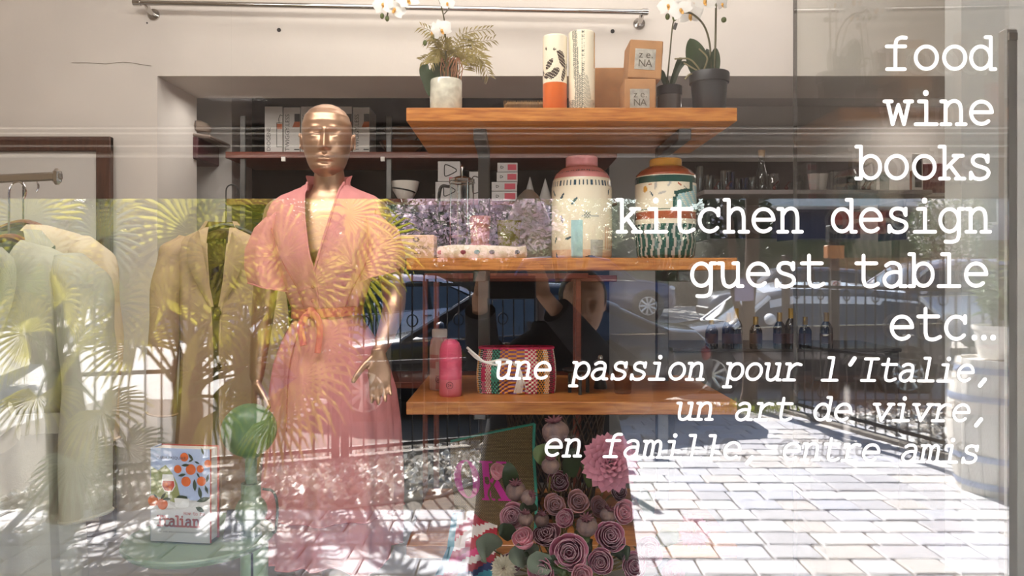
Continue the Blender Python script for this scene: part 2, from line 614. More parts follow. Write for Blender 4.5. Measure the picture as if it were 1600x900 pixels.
# gravel beds beside the gate
def gravel(name, poly, n, seed, label, cat='gravel'):
    random.seed(seed)
    xs = [p[0] for p in poly]; yy = [p[1] for p in poly]
    mb = MB()
    k = 0
    mb.prism(poly, lambda a, b, t: V((a, b, t)), -.03, .0)
    while k < n:
        x = random.uniform(min(xs), max(xs)); y = random.uniform(min(yy), max(yy))
        ins = False
        for i in range(len(poly)):
            (x1, y1), (x2, y2) = poly[i], poly[i - 1]
            if (y1 > y) != (y2 > y) and x < (x2 - x1) * (y - y1) / (y2 - y1) + x1:
                ins = not ins
        if not ins:
            continue
        r = random.uniform(.018, .05)
        c = V((x, y, random.uniform(0, .02)))
        rot = Euler((random.uniform(-.5, .5), random.uniform(-.5, .5), random.uniform(0, 6))).to_matrix()
        q = [V((r, 0, 0)), V((-r * .4, r * .8, 0)), V((-r * .5, -r * .75, 0)), V((0, 0, r * .7)), V((.1 * r, .1 * r, -r * .5))]
        mb.add([c + rot @ p for p in q], [(0, 1, 3), (1, 2, 3), (2, 0, 3), (1, 0, 4), (2, 1, 4), (0, 2, 4)], random.randrange(3))
        k += 1
    o = mb.build(name, [M('gravel_a', '#ece8e0', .8), M('gravel_b', '#9d958b', .85), M('gravel_c', '#cfc6ba', .85)], None, False, 'stuff')
    tag(o, label, cat)
gravel('gravel_bed', [(-3.4, -3.55), (-1.2, -3.62), (-.5, -3.9), (-.15, -4.4), (-.12, -5.5), (-3.4, -4.5)], 3000, 3, 'pale gravel bed with white stones below the iron fence, reflected at left')
gravel('gravel_strip', [(3.95, -3.9), (5.4, -3.9), (5.4, -7.2), (3.25, -7.2)], 1600, 5, 'pale gravel strip behind the open iron gate, reflected at right')

# ------------------------------------------------------------------ awning over the pavement
aw = thing('awning', 'beige fabric awning with a white front bar and straight valance over the pavement', 'awning', (0, -1.3, 1.9))
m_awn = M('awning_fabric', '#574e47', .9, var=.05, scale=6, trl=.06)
mb = MB(); mb.box((0, 0, 0), (9, 2.62, .006), None)
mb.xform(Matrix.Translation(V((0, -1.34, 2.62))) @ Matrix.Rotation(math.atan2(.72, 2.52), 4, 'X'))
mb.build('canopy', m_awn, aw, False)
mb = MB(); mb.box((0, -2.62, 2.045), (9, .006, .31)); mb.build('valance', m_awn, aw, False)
mb = MB(); mb.bev((0, -2.6, 2.22), (9, .05, .07), .012); mb.build('front_bar', M('awning_bar', '#5d5752', .5), aw, False)
for zz in (2.24, 2.214, 2.15):
    mb = MB(); mb.tube([(-4.4, -2.57, zz), (4.4, -2.57, zz)], .0045, 6); mb.build('trim_strip', M('awning_trim', '#f0eeea', .4), aw)
mb = MB(); mb.tube([(-4.4, -2.55, 2.1), (4.4, -2.55, 2.1)], .012, 8); mb.build('inner_tube', m_alu, aw)
for x in (-3.4, 3.4):
    mb = MB(); mb.tube([(x, -.08, 2.35), (x, -1.3, 2.42), (x, -2.58, 2.2)], .022, 8); mb.build('folding_arm', m_alu, aw)
for x in (-3.4, 3.4):
    mb = MB(); mb.bev((x, -.06, 2.95), (.09, .12, .14), .01); mb.build('wall_bracket', m_alu, aw, False)
# ================================================================== LETTERING ON THE GLASS
def earc(cx, cy, rx, ry, a0, a1, n=14):
    return [(cx + rx * math.cos(math.radians(a0 + (a1 - a0) * i / n)), cy + ry * math.sin(math.radians(a0 + (a1 - a0) * i / n))) for i in range(n + 1)]
def sm(pts, n=5):
    return [(p.x, p.y) for p in spline([(a, b, 0) for a, b in pts], n)]
XH = .95
GL = {
 'o': [earc(.61, .48, .46, .47, 0, 360, 22)],
 'f': [[(.5, 0), (.5, 1.02)] + sm([(.5, 1.02), (.56, 1.22), (.74, 1.32), (.95, 1.31)]), [(.12, XH), (.92, XH)], [(.14, 0), (.9, 0)]],
 'd': [earc(.51, .48, .42, .47, 0, 360, 22), [(.94, 0), (.94, 1.33), (.72, 1.33)], [(.94, 0), (1.14, 0)]],
 'w': [[(.14, XH), (.36, .0), (.61, .8), (.86, .0), (1.08, XH)], [(.0, XH), (.32, XH)], [(.9, XH), (1.22, XH)]],
 'i': [[(.3, XH), (.62, XH), (.62, 0)], [(.15, 0), (1.08, 0)], [(.6, 1.29), (.6, 1.31)]],
 'n': [[(.06, XH), (.25, XH), (.25, 0)], sm([(.25, .68), (.42, .9), (.66, .97), (.86, .86), (.93, .6)]) + [(.93, 0)], [(.06, 0), (.46, 0)], [(.74, 0), (1.13, 0)]],
 'e': [[(.15, .5), (1.07, .5)] + earc(.61, .48, .46, .47, 3, 312, 20)],
 'b': [earc(.69, .48, .42, .47, 0, 360, 22), [(.06, 1.33), (.26, 1.33), (.26, 0), (.06, 0)]],
 'k': [[(.06, 1.33), (.28, 1.33), (.28, 0)], [(.08, 0), (.47, 0)], [(.28, .36), (.9, XH)], [(.68, XH), (1.08, XH)], [(.5, .57), (.96, 0)], [(.78, 0), (1.15, 0)]],
 's': [sm([(.95, .72), (.86, .9), (.62, .97), (.38, .91), (.3, .73), (.42, .57), (.7, .48), (.92, .39), (1.0, .23), (.88, .05), (.6, -.02), (.36, .04), (.23, .22)]), [(.96, .96), (.96, .7)], [(.22, .0), (.22, .25)]],
 't': [[(.45, 1.27), (.45, .25)] + sm([(.45, .25), (.52, .06), (.7, -.01), (.9, .01), (1.1, .1)]), [(.13, XH), (1.02, XH)]],
 'c': [earc(.61, .48, .46, .47, 40, 318, 20), [(1.0, .96), (1.0, .68)]],
 'h': [[(.06, 1.33), (.25, 1.33), (.25, 0)], sm([(.25, .68), (.42, .9), (.66, .97), (.86, .86), (.93, .6)]) + [(.93, 0)], [(.06, 0), (.46, 0)], [(.74, 0), (1.13, 0)]],
 'g': [earc(.51, .48, .42, .47, 0, 360, 22), [(1.14, XH), (.94, XH), (.94, -.12)] + sm([(.94, -.12), (.86, -.34), (.62, -.42), (.33, -.41)])],
 'u': [[(.05, XH), (.25, XH), (.25, .35)] + sm([(.25, .35), (.33, .07), (.55, -.02), (.78, .08), (.93, .28)]), [(.72, XH), (.93, XH), (.93, 0), (1.13, 0)]],
 'a': [sm([(.24, .86), (.42, .96), (.64, .96), (.82, .86), (.88, .68)]) + [(.88, 0), (1.12, 0)], sm([(.88, .56), (.6, .59), (.3, .5), (.16, .28), (.25, .06), (.48, -.02), (.72, .06), (.88, .26)])],
 'l': [[(.3, 1.33), (.62, 1.33), (.62, 0)], [(.15, 0), (1.08, 0)]],
 'p': [earc(.69, .48, .42, .47, 0, 360, 22), [(.06, XH), (.26, XH), (.26, -.42)], [(.06, -.42), (.52, -.42)]],
 'm': [[(.0, XH), (.15, XH), (.15, 0)], sm([(.15, .75), (.28, .93), (.42, .96), (.55, .86), (.6, .68)]) + [(.6, 0)], sm([(.6, .75), (.74, .93), (.88, .96), (1.01, .86), (1.06, .68)]) + [(1.06, 0)], [(.0, 0), (.28, 0)], [(.5, 0), (.74, 0)], [(.95, 0), (1.22, 0)]],
 'r': [[(.14, XH), (.38, XH), (.38, 0)], [(.12, 0), (.82, 0)], sm([(.38, .6), (.56, .83), (.8, .95), (1.06, .9)])],
 'v': [[(.14, XH), (.61, .0), (1.08, XH)], [(.0, XH), (.34, XH)], [(.88, XH), (1.22, XH)]],
 'y': [[(.14, XH), (.61, .02)], [(1.08, XH), (.61, .02), (.4, -.42)], [(.0, XH), (.34, XH)], [(.88, XH), (1.22, XH)], [(.16, -.42), (.6, -.42)]],
 'I': [[(.61, 0), (.61, 1.27)], [(.2, 1.27), (1.02, 1.27)], [(.2, 0), (1.02, 0)]],
 'H': [[(.24, 0), (.24, 1.27)], [(.98, 0), (.98, 1.27)], [(.24, .65), (.98, .65)]],
 "'": [[(.72, 1.3), (.52, .93)]],
 ',': [[(.68, .1), (.44, -.26)]],
 '~': [[(.2, .06), (.2, .08)], [(.62, .06), (.62, .08)], [(1.04, .06), (1.04, .08)]],
}
m_vinyl = M('white_vinyl', '#fbfafa', .6)
DG = DC - .0065
def line_text(body, x0, base, adv, xh, label, ital=False, slope=0., wt=.155, lead=0):
    s = xh
    c = P(x0 + adv * len(body) / 2, base, DG)
    t = thing('lettering', label, 'lettering', c, 0, 'white words on the window')
    for i, ch in enumerate(body):
        if ch == ' ':
            continue
        mb = MB()
        gx = x0 + adv * i
        sx = adv / 1.22
        wd = wt * s
        def fn(a, b):
            px = gx + a; py = base - b + slope * (gx - x0)
            p = P(px, py, DG)
            return p
        for st in GL[ch]:
            w = wd * (1.45 if ch in "'," else 1.0)
            if ch == '~' or (ch == 'i' and len(st) == 2 and st[0][1] > 1.2):
                w = wd * 1.5
            pts = [fn(((a + (.2 * b if ital else 0)) - (.07 if ital else 0)) * sx, b * s) for a, b in st]
            r = w / 2 / F * DG
            for a, b in zip(pts[:-1], pts[1:]):
                mb.tube([a, b], r, 8, True, .12, (0, 1, 0))
            for k, p in enumerate(pts):
                if k in (0, len(pts) - 1) or (pts[k] - pts[k - 1]).angle(pts[k + 1] - pts[k], 1.) > .12:
                    mb.ell(p, (r, r * .12, r), 10, 6)
        # give the vinyl its thickness
        mb.build('letter', m_vinyl, t)
    return t
line_text('food', 1381, 108, 44.3, 37.5, 'white typewriter word food at the top right of the glass')
line_text('wine', 1382, 194, 43.3, 37.5, 'white typewriter word wine on the glass, second line from the top')
line_text('books', 1336, 279, 43.3, 37.5, 'white typewriter word books on the glass, third line from the top')
line_text('kitchen design', 962, 362, 42.0, 37.5, 'white typewriter words kitchen design across the two vases and to the right')
line_text('guest table', 1078, 447, 42.6, 37.5, 'white typewriter words guest table, fifth line on the glass')
line_text('etc~', 1388, 530, 42.5, 37.5, 'white typewriter word etc with three dots, last upright line')
line_text('une passion pour l\'Italie,', 772, 591, 30.05, 26.5, 'white italic line une passion pour l\'Italie on the glass', True, .006, .17)
line_text('un art de vivre,', 1055, 655, 30.8, 26.5, 'white italic line un art de vivre on the glass', True, .006, .17)
line_text('en famille, entre amis', 849, 712, 31.0, 26.5, 'white italic line en famille, entre amis, lowest on the glass', True, .016, .17)
# ================================================================== TEAK SHELF UNIT AND WHAT STANDS ON IT
DF, DB = 2.25, 2.85
ZS = [2.01, 1.553, 1.114, .678]       # tops of the four boards
XL, XR = -.322, .686
su = thing('shelf_unit', 'orange teak shelf unit with four thick boards on grey steel posts behind the glass', 'shelf', (.18, 1.4, ZF))
for z, th in zip(ZS, (.041, .037, .039, .04)):
    mb = MB(); mb.bev(((XL + XR) / 2, (DF + DB) / 2 - DC, z - th / 2), (XR - XL, DB - DF, th), .002); mb.build('shelf', m_teak, su, False)
for px in (756, 1036):
    x = (px - 800) / F * 2.7
    mb = MB(); mb.bev((x, 2.72 - DC, (ZF + 1.97) / 2), (.042, .042, 1.97 - ZF), .003); mb.build('post', m_steel, su, False)
    mb = MB(); mb.box((x, 2.72 - DC, ZF + .004), (.12, .12, .008)); mb.build('foot_plate', m_steel, su, False)
    for z, th in zip(ZS, (.041, .037, .039, .04)):
        mb = MB(); mb.bev((x, 2.53 - DC, z - th - .019), (.042, .34, .036), .003); mb.build('bracket', m_steel, su, False)

def top(py, d):
    return H + (HY - py) / F * d
def xx(px, d):
    return (px - 800) / F * d

def painted_vase(name, px, d, z0, prof, mats, paint, label, n=150, sub=10):
    c = V((xx(px, d), d - DC, z0))
    t = thing(name, label, 'vase', c)
    dense = [prof[0]]
    for a, b in zip(prof[:-1], prof[1:]):
        k = max(1, int(math.hypot(b[0] - a[0], b[1] - a[1]) / .0026))
        dense += [(a[0] + (b[0] - a[0]) * j / k, a[1] + (b[1] - a[1]) * j / k) for j in range(1, k + 1)]
    mb = MB(); mb.lathe(dense, c, n, paint=paint)
    ri = prof[-1][0] - .006; h = prof[-1][1]
    mb.lathe([(prof[-1][0], h), (ri, h), (ri, h - .02), (ri * .97, h * .4), (.001, h * .35)], c, 48)
    mb.lathe([(.001, .0), (prof[0][0], .0)], c, 48)
    mb.build('body', mats, t, angle=60)
    return t
m_cream = M('cream_glaze', '#efe3c8', .22, coat=.5, var=.03, scale=10)
m_pinkg = M('pink_glaze', '#dd9290', .25, coat=.5, var=.12, scale=25)
m_navy = M('navy_brush', '#2f4a58', .3, coat=.4)
m_teal = M('teal_glaze', '#a9cfd0', .25, coat=.5, var=.1, scale=30)
m_greyg = M('grey_glaze', '#b9b6ae', .25, coat=.5, var=.1, scale=30)
m_rust = M('rust_glaze', '#a8502e', .22, coat=.5, var=.18, scale=25)
m_amber = M('amber_glaze', '#d59a38', .22, coat=.5, var=.15, scale=30)
m_greeng = M('green_glaze', '#1f5047', .22, coat=.5, var=.12, scale=25)
m_orange = M('orange_glaze', '#cf6420', .3, coat=.4)
m_brownb = M('brown_brush', '#3a2a22', .35, coat=.3)
m_peach = M('peach_glaze', '#e9c3a4', .25, coat=.5)
def ang(t):    # signed angle from the side that faces the street
    a = (t + PI / 2 + PI) % (2 * PI) - PI
    return a
def fleck(u, z, cx, cz, l, w, a):
    dx, dz = u - cx, z - cz
    c, s = math.cos(a), math.sin(a)
    p, q = dx * c + dz * s, -dx * s + dz * c
    return (p / l) ** 2 + (q / w) ** 2 < 1
k7 = .2111 / 471
def paint1(t, z):
    a = ang(t); u = a * .1
    if z > .262:
        if z < .31 and abs(z - (.285 - .02 * abs(a) ** 2 * .3)) < .002 and (t * 60 / PI) % 2 < .7: return 2
        return 1
    if .234 < z < .253: return 2 if (t / (2 * PI) * 46) % 1 < .42 else 0
    for (x, y, l, w, r) in ((78, 340, .012, .004, -.9), (130, 368, .014, .004, .9), (215, 405, .016, .004, .9), (127, 530, .013, .004, -1.3), (88, 680, .013, .004, 1.0), (170, 672, .011, .004, .4), (90, 792, .01, .004, -1.2), (470, 330, .012, .004, 1.2), (330, 800, .02, .002, 0)):
        if fleck(u, z, math.asin(max(-1, min(1, (x - 287) / 225))) * .1, .337 - (y - 65) * 900 / 900 * k7 * 1.0, l, w, r): return 2
    xs = math.sin(a) * 225 + 287
    ys = 65 + (.337 - z) / k7
    if abs(a) < 1.5:
        if 188 < xs < 274 and ys > 540: return 3
        if 325 < xs < 420 and ys > 680: return 4
        if 435 < xs < 505 and 590 < ys < 745: return 5 if int(xs / 9) % 2 else 0
        if 262 < xs < 395 and 505 < ys < 520: return 4
        if 285 < xs < 325 and 485 < ys < 530 and (int(xs / 12) + int(ys / 12)) % 2: return 2
    if z < .03: return 5
    return 0
painted_vase('ceramic_vase', 909, 2.45, ZS[1], [(.093, 0), (.098, .008), (.1, .05), (.1, .235), (.096, .258), (.086, .28), (.068, .297), (.054, .304), (.053, .31), (.053, .334), (.05, .3376)], [m_cream, m_pinkg, m_navy, m_teal, m_greyg, m_peach], paint1, 'tall cream ceramic jar with pink shoulder and blue dashes on the middle shelf')
def paint2(t, z):
    a = ang(t); u = a * .1
    y = 95 + (.33 - z) / k7
    xs = math.sin(a) * 222 + 897
    if y < 158: return 7
    if y < 226: return 5
    if y < 234: return 0
    if y < 280: return 6
    if y < 475:
        if abs(a) < 1.5:
            cx = 1045 if y < 330 else (1045 - (y - 330) * 3 if y < 365 else (930 if y < 390 else 915))
            if y >= 330 and y < 372:
                if 915 < xs < 1058 and abs((y - 365) + (xs - 915) * .25) < 14: return 6
            if abs(xs - cx) < 11 and (y < 345 or y > 368): return 6
            if xs > cx + 11 and y > 300: return 3 if (y * 7 + xs) % 90 < 70 else 0
            for (x, yy, l, w, r, k) in ((722, 330, .008, .01, 0, 7), (785, 310, .012, .004, 1.4, 4), (880, 295, .012, .004, 1.2, 4), (830, 360, .014, .004, .3, 4), (762, 368, .01, .003, -1., 2), (955, 303, .008, .003, -.6, 5), (1000, 325, .01, .0015, -.5, 2), (750, 297, .006, .002, 0, 5), (1080, 380, .006, .004, .5, 5)):
                if fleck(u, z, math.asin(max(-1, min(1, (x - 897) / 222))) * .1, .33 - (yy - 95) * k7, l, w, r): return k
        return 0
    if y < 490: return 6 if y < 480 else 0
    if y < 542: return 5
    if y < 578: return 0
    return 6 if (t / (2 * PI) * 26 + .15 * math.sin(z * 90)) % 1 < .62 else 4
painted_vase('ceramic_vase', 1040, 2.45, ZS[1], [(.085, 0), (.094, .01), (.099, .06), (.1, .2), (.1, .262), (.097, .276), (.083, .291), (.062, .303), (.053, .306), (.053, .326), (.05, .33)], [m_cream, m_pinkg, m_navy, m_teal, m_greyg, m_rust, m_greeng, m_amber], paint2, 'cream ceramic jar with amber neck, rust shoulder and green bands, beside the pink one')
def paint3(t, z):
    a = ang(t); u = a * .04
    if z < .098: return 1
    for (x, zz, l, w, r) in ((-.022, .155, .02, .009, .9), (-.028, .12, .018, .01, .2), (-.005, .125, .022, .012, .8), (.024, .165, .024, .012, -1.1), (.018, .185, .016, .01, -.6), (.03, .125, .025, .008, 1.3), (-.004, .2, .005, .004, 0), (-.034, .205, .004, .006, 0), (.07, .16, .03, .014, .5), (-.07, .14, .03, .012, -.5), (.1, .19, .02, .012, 0)):
        if fleck(u, z, x, zz, l, w, r):
            return 2 if (z * 900 + u * 500) % 9 > 1.2 else 0
    return 0
h3 = top(58, 2.36) - ZS[0]
painted_vase('cylinder_vase', 867, 2.36, ZS[0], [(.037, 0), (.0388, .004), (.0388, h3 - .003), (.037, h3)], [m_cream, m_orange, m_brownb], paint3, 'slim cylinder vase with orange base and dark brown leaves on the top shelf', 110, 60)
h4 = top(52, 2.36) - ZS[0]
m_greyline = M('grey_brush', '#6a6a60', .35, coat=.3)
def paint4(t, z):
    a = ang(t); u = a / 1.1
    zr = z / h4
    if zr < .16 or abs(u) < .1 + .28 * max(0, .55 - zr) or (abs(u + .62 - .3 * (1 - zr)) < .2 and zr > .3) or (zr < .45 and abs(u) < .8 - zr):
        if abs(u) < .1 and zr > .6 and (z * 300) % 2 < .6: return 0
        return 1 if ((z * 150 + abs(u * 6) ** 1.3) % 1 < .42) or ((u * 14) % 1 < .16) else 0
    if u > .95 and zr > .55: return 2
    return 0
painted_vase('cylinder_vase', 909, 2.36, ZS[0], [(.04, 0), (.042, .004), (.042, h4 - .003), (.04, h4)], [m_cream, m_greyline, m_amber], paint4, 'taller cream cylinder vase with grey line drawing, beside the orange based one', 120, 80)

# cardboard boxes with the silver sticker
m_silver = M('silver_sticker', '#cfcabd', .3, metal=.6, var=.2, scale=60, bump=.25, bscale=120)
def sticker_box(px0, px1, py0, py1, d, depth, rz, label, zb, sticker=True):
    w = (px1 - px0) / F * d; h = (py1 - py0) / F * d
    c = V((xx((px0 + px1) / 2, d), d - DC + depth / 2, zb + h / 2))
    t = thing('gift_box', label, 'box', (c.x, c.y, zb), 0, 'small cardboard boxes')
    R = Matrix.Translation(c) @ Matrix.Rotation(rz, 4, 'Y')
    mb = MB(); mb.bev((0, 0, 0), (w, depth, h), .0025); mb.xform(R); mb.build('carton', m_card, t, False)
    mb = MB(); mb.box((0, -depth * .15, h / 2 + .0008), (w * .98, .003, .001)); mb.xform(R); mb.build('lid_seam', M('seam', '#7c5836', .8), t, False)
    if sticker:
        s = w * .62; oz = -.01 * h if rz else -.03
        mb = MB(); mb.box((-.02 * w, -depth / 2 - .0006, oz * .3), (s, .0012, s)); mb.xform(R); k = mb.build('sticker', m_silver, t, False)
        mi = M('sticker_ink', '#6d6558', .4, metal=.5)
        mb = MB()
        for body, ax, az in (('z', -.72, .12), ('e', .05, .12), ('.', .62, .12), ('N', -.75, -.72), ('A', .05, -.72)):
            mb.merge(text_mb(body, s * .5, lambda a, b: V((-.02 * w + ax * s / 2 * .9 + a, -depth / 2 - .0016, oz * .3 + az * s / 2 + b))))
        mb.xform(R); mb.build('sticker_text', mi, t, False)
    return t
hb = (168 - 114) / F * 2.33
sticker_box(976, 1025, 114, 168, 2.33, .12, 0, 'lower cardboard box with a silver zeNA sticker, standing on the top shelf', ZS[0] + .001)
sticker_box(983, 1035, 54, 114, 2.34, .12, math.radians(3.4), 'upper cardboard box with a silver zeNA sticker, stacked slightly askew', ZS[0] + hb + .004)
w = 54 / F * 2.5
t = thing('carton_box', 'plain brown cardboard box behind the stacked small boxes', 'box', (xx(957, 2.56), 2.56 - DC, ZS[0]))
mb = MB(); mb.bev((xx(957, 2.56), 2.56 - DC, ZS[0] + .095), (w + .02, .14, .19), .003); mb.build('carton', m_card, t, False)
mb = MB(); mb.box((xx(957, 2.56), 2.56 - DC, ZS[0] + .1908), (w - .01, .004, .0012)); mb.build('lid_seam', M('seam', '#7c5836', .8), t, False)
t = thing('place_mat', 'folded straw place mat with a fringed edge lying behind the vases', 'mat', (xx(820, 2.5), 2.5 - DC, ZS[0]))
m_straw = M('straw', '#8a6a3f', .8, var=.25, scale=40)
mb = MB(); mb.bev((xx(825, 2.5), 2.5 - DC, ZS[0] + .03), (.16, .16, .058), .01); mb.build('mat', m_straw, t, False)
mb = MB()
for i in range(34):
    x = xx(825, 2.42) - .078 + i * .0047
    mb.box((x, 2.42 - DC - .003, ZS[0] + .045), (.0016, .01, .03), (random.uniform(-.2, .2), random.uniform(-.1, .1), 0))
mb.build('fringe', m_straw, t, False)

# ---------------------------------------------------------------- orchids
def petal(mb, c, fr, ang_, l, w, cup=.15, z0=0.):
    """rounded petal leaving c in the plane of fr at the given angle"""
    ca, sa = math.cos(ang_), math.sin(ang_)
    def fn(u, v):
        r = v
        hw = w * math.sin(PI * min(1, (.12 + .88 * v) ** .8)) ** .7 if v < .999 else 0
        a = (u - .5) * 2 * hw
        y = r * l
        z = z0 + cup * l * (v * v * .5) - cup * (u - .5) ** 2 * w * 1.5
        return c + fr @ V((ca * y - sa * a, sa * y + ca * a, z))
    mb.grid(fn, 4, 6)
m_lip = M('orchid_lip', '#d9a24a', .5, var=.2, scale=60)
def orchid_flower(parent, c, face, s, roll=0.):
    fr = frame(face)
    mb = MB()
    for a in (90, 210, 330):
        petal(mb, c, fr, math.radians(a) + roll, s * .95, s * .32, .12)
    for a in (15, 165):
        petal(mb, c, fr, math.radians(a) + roll, s * 1.0, s * .58, .18, .002)
    o = mb.build('flower', m_petw, parent)
    mb = MB()
    mb.ell(c + fr @ V((0, -s * .12, s * .14)), (s * .13, s * .16, s * .14), 8, 6, fr)
    petal(mb, c + fr @ V((0, -s * .1, s * .1)), fr, math.radians(270) + roll, s * .42, s * .13, .6)
    k = mb.build('lip', m_lip, o)
def strap_leaf(parent, pts, w, mat, name='leaf', fold=.25, nrm=None):
    pts = spline(pts, 5)
    n = len(pts)
    mb = MB()
    side0 = None
    rows = []
    for i, p in enumerate(pts):
        t = (pts[min(n - 1, i + 1)] - pts[max(0, i - 1)]).normalized()
        sd = t.cross(V(nrm) if nrm else V((0, -1, 0)))
        sd = sd.normalized() if sd.length > .1 else (side0 or V((1, 0, 0)))
        side0 = sd
        up = sd.cross(t)
        q = i / (n - 1)
        hw = w * (math.sin(PI * (.12 + .88 * q ** .85)) ** .6 if q < 1 else .02)
        rows.append([p + sd * hw * k + up * (abs(k) * hw * fold) for k in (-1, -.5, 0, .5, 1)] )
    vs = [p for r in rows for p in r]
    fs = [(i * 5 + j, i * 5 + j + 1, i * 5 + j + 6, i * 5 + j + 5) for i in range(n - 1) for j in range(4)]
    mb.add(vs, fs)
    return mb.build(name, mat, parent)
def feather(mb, pts, l, nl, w=.0032, droop=.35, seed=0):
    rnd = random.Random(seed)
    pts = spline(pts, 6)
    n = len(pts)
    mb.tube(pts, [.0016 * (1 - .6 * i / n) for i in range(n)], 5)
    for k in range(nl):
        q = .35 + .65 * k / (nl - 1)
        i = min(n - 2, int(q * (n - 1)))
        p = pts[i].lerp(pts[i + 1], q * (n - 1) - i)
        t = (pts[i + 1] - pts[i]).normalized()
        for sg in (-1, 1):
            sd = t.cross(V((rnd.uniform(-.4, .4), -1, rnd.uniform(-.2, .5)))).normalized() * sg
            ll = l * (1 - .55 * q) * rnd.uniform(.8, 1.15)
            dr = (sd * .75 + t * .65).normalized()
            m_ = p + dr * ll * .5
            e = p + dr * ll + V((0, 0, -droop * ll))
            nn = dr.cross(V((0, -1, 0))).normalized() * w
            mb.add([p, m_ + nn, e, m_ - nn], [(0, 1, 2), (0, 2, 3)])
# pot with parlour palm and an orchid, left on the top shelf
D = 2.4
c = V((xx(697, D), D - DC, ZS[0]))
po = thing('potted_orchid', 'speckled white ceramic pot with dry feathery palm and a white orchid on the top shelf', 'plant', c)
hp = top(126, D) - ZS[0]
mb = MB(); mb.lathe([(.001, .001), (.047, 0), (.0515, .008), (.0525, hp * .5), (.0515, hp - .006), (.0495, hp), (.046, hp), (.045, hp - .02), (.001, hp - .022)], c, 40)
mb.build('pot', M('speckled_glaze', '#c9c6b4', .2, coat=.6, var=.2, scale=45), po)
m_dry = M('dry_palm', '#8a7a45', .55, var=.35, scale=12, trl=.15)
m_drystem = M('dry_stem', '#8b5c3c', .6, var=.2)
q = lambda px, py, dd=D: P(px, py, dd)
fr_ = [((702, 128), (700, 95), (690, 60), (660, 42)), ((704, 128), (708, 90), (722, 55), (765, 45)), ((706, 128), (714, 95), (735, 70), (770, 62)),
       ((706, 128), (715, 100), (740, 85), (757, 100)), ((708, 128), (722, 100), (728, 88), (750, 103)), ((698, 128), (690, 100), (680, 88), (660, 95)),
       ((700, 128), (697, 100), (686, 78), (672, 98)), ((712, 128), (722, 110), (748, 88), (764, 118)), ((704, 128), (706, 100), (703, 85), (715, 80)), ((702, 128), (698, 92), (694, 72), (700, 66)),
       ((706, 128), (716, 92), (730, 60), (752, 78)), ((702, 128), (697, 85), (684, 62), (668, 60))]
for i, f4 in enumerate(fr_):
    mb = MB()
    dd = [0, .01, .02 * ((i % 3) - 1), .045 * ((i % 3) - 1)]
    feather(mb, [q(a, b, D + e) for (a, b), e in zip(f4, dd)], .062, 15, .0023, .25, i)
    mb.build('palm_frond', m_dry, po, False)
for i in range(14):
    mb = MB(); x = 690 + i * 2.2
    mb.tube([q(x, 130, D + .01 * (i % 3 - 1)), q(x + random.uniform(-4, 6), 108, D), q(x + random.uniform(-4, 9), 90, D)], .0017, 5)
    mb.build('palm_stem', m_drystem, po)
strap_leaf(po, [q(676, 150), q(670, 125), q(664, 110), q(668, 100)], .022, m_leafd)
strap_leaf(po, [q(680, 150, D + .01), q(684, 122, D + .02), q(690, 100, D + .02), q(692, 85, D + .02)], .03, m_leafd)
strap_leaf(po, [q(690, 140, D + .03), q(704, 120, D + .03), q(708, 100, D + .03), q(706, 90, D + .02)], .02, m_leafd)
mb = MB(); sp = spline([q(697, 130), q(696, 60), q(692, 20), q(678, -10), q(640, -15), q(612, 5), q(604, 28)], 8)
mb.tube(sp, .0025, 6); mb.build('flower_spike', m_stem, po)
mb = MB(); mb.tube([q(694, 22), q(700, 15), q(704, 5)], .002, 6); mb.build('flower_spike', m_stem, po)
for (x, y, s, fx, fz, r) in ((600, 6, .042, -.4, 0, .2), (616, 14, .04, .3, .1, -.4), (638, 0, .04, .2, .2, .3), (698, 5, .03, .5, .3, 0), (690, 46, .036, .2, -.1, .4), (676, 50, .034, -.6, -.2, -.3)):
    orchid_flower(po, q(x, y, D - .03), (fx, -1, fz), s, r)
for (x, y) in ((597, 25), (605, 29), (664, 67), (680, 60)):
    mb = MB(); mb.ell(q(x, y, D - .02), (.007, .007, .010), 8, 6); mb.build('bud', M('bud_green', '#55602c', .5), po)
# grey glass pot with an orchid behind the boxes
D2 = 2.44
c = V((xx(1046, D2), D2 - DC, ZS[0]))
po = thing('potted_orchid', 'white orchid in a low grey pot squeezed behind the cardboard boxes', 'plant', c)
hp = top(136, D2) - ZS[0]
mb = MB(); mb.lathe([(.001, 0), (.036, 0), (.039, .006), (.039, hp - .028), (.001, hp - .028)], c, 32); mb.build('pot', M('smoke_glaze', '#5d5a58', .15, coat=.6), po)
mb = MB(); mb.lathe([(.039, hp - .03), (.041, hp - .028), (.041, hp), (.037, hp), (.036, hp - .012), (.001, hp - .012)], c, 32); mb.build('rim', m_bplastic, po)
q2 = lambda px, py, dd=D2: P(px, py, dd)
mb = MB(); mb.tube(spline([q2(1042, 132), q2(1047, 80), q2(1052, 35), q2(1062, 18), q2(1085, 12), q2(1110, -5)], 7), .0026, 6); mb.build('flower_spike', m_stem, po)
for pts in ([(1040, 134), (1034, 115), (1028, 110), (1036, 75)], [(1048, 134), (1056, 112), (1062, 94), (1066, 94)], [(1050, 134), (1058, 110), (1066, 100), (1074, 97)], [(1044, 134), (1038, 124), (1030, 118), (1026, 116)]):
    strap_leaf(po, [q2(a, b) for a, b in pts], .010, m_leafd)
for (x, y, s, fx, fz, r) in ((1045, 8, .04, -.6, .1, .2), (1078, 22, .046, .1, -.2, .1), (1086, 2, .042, .3, .2, -.3)):
    orchid_flower(po, q2(x, y, D2 - .04), (fx, -1, fz), s, r)
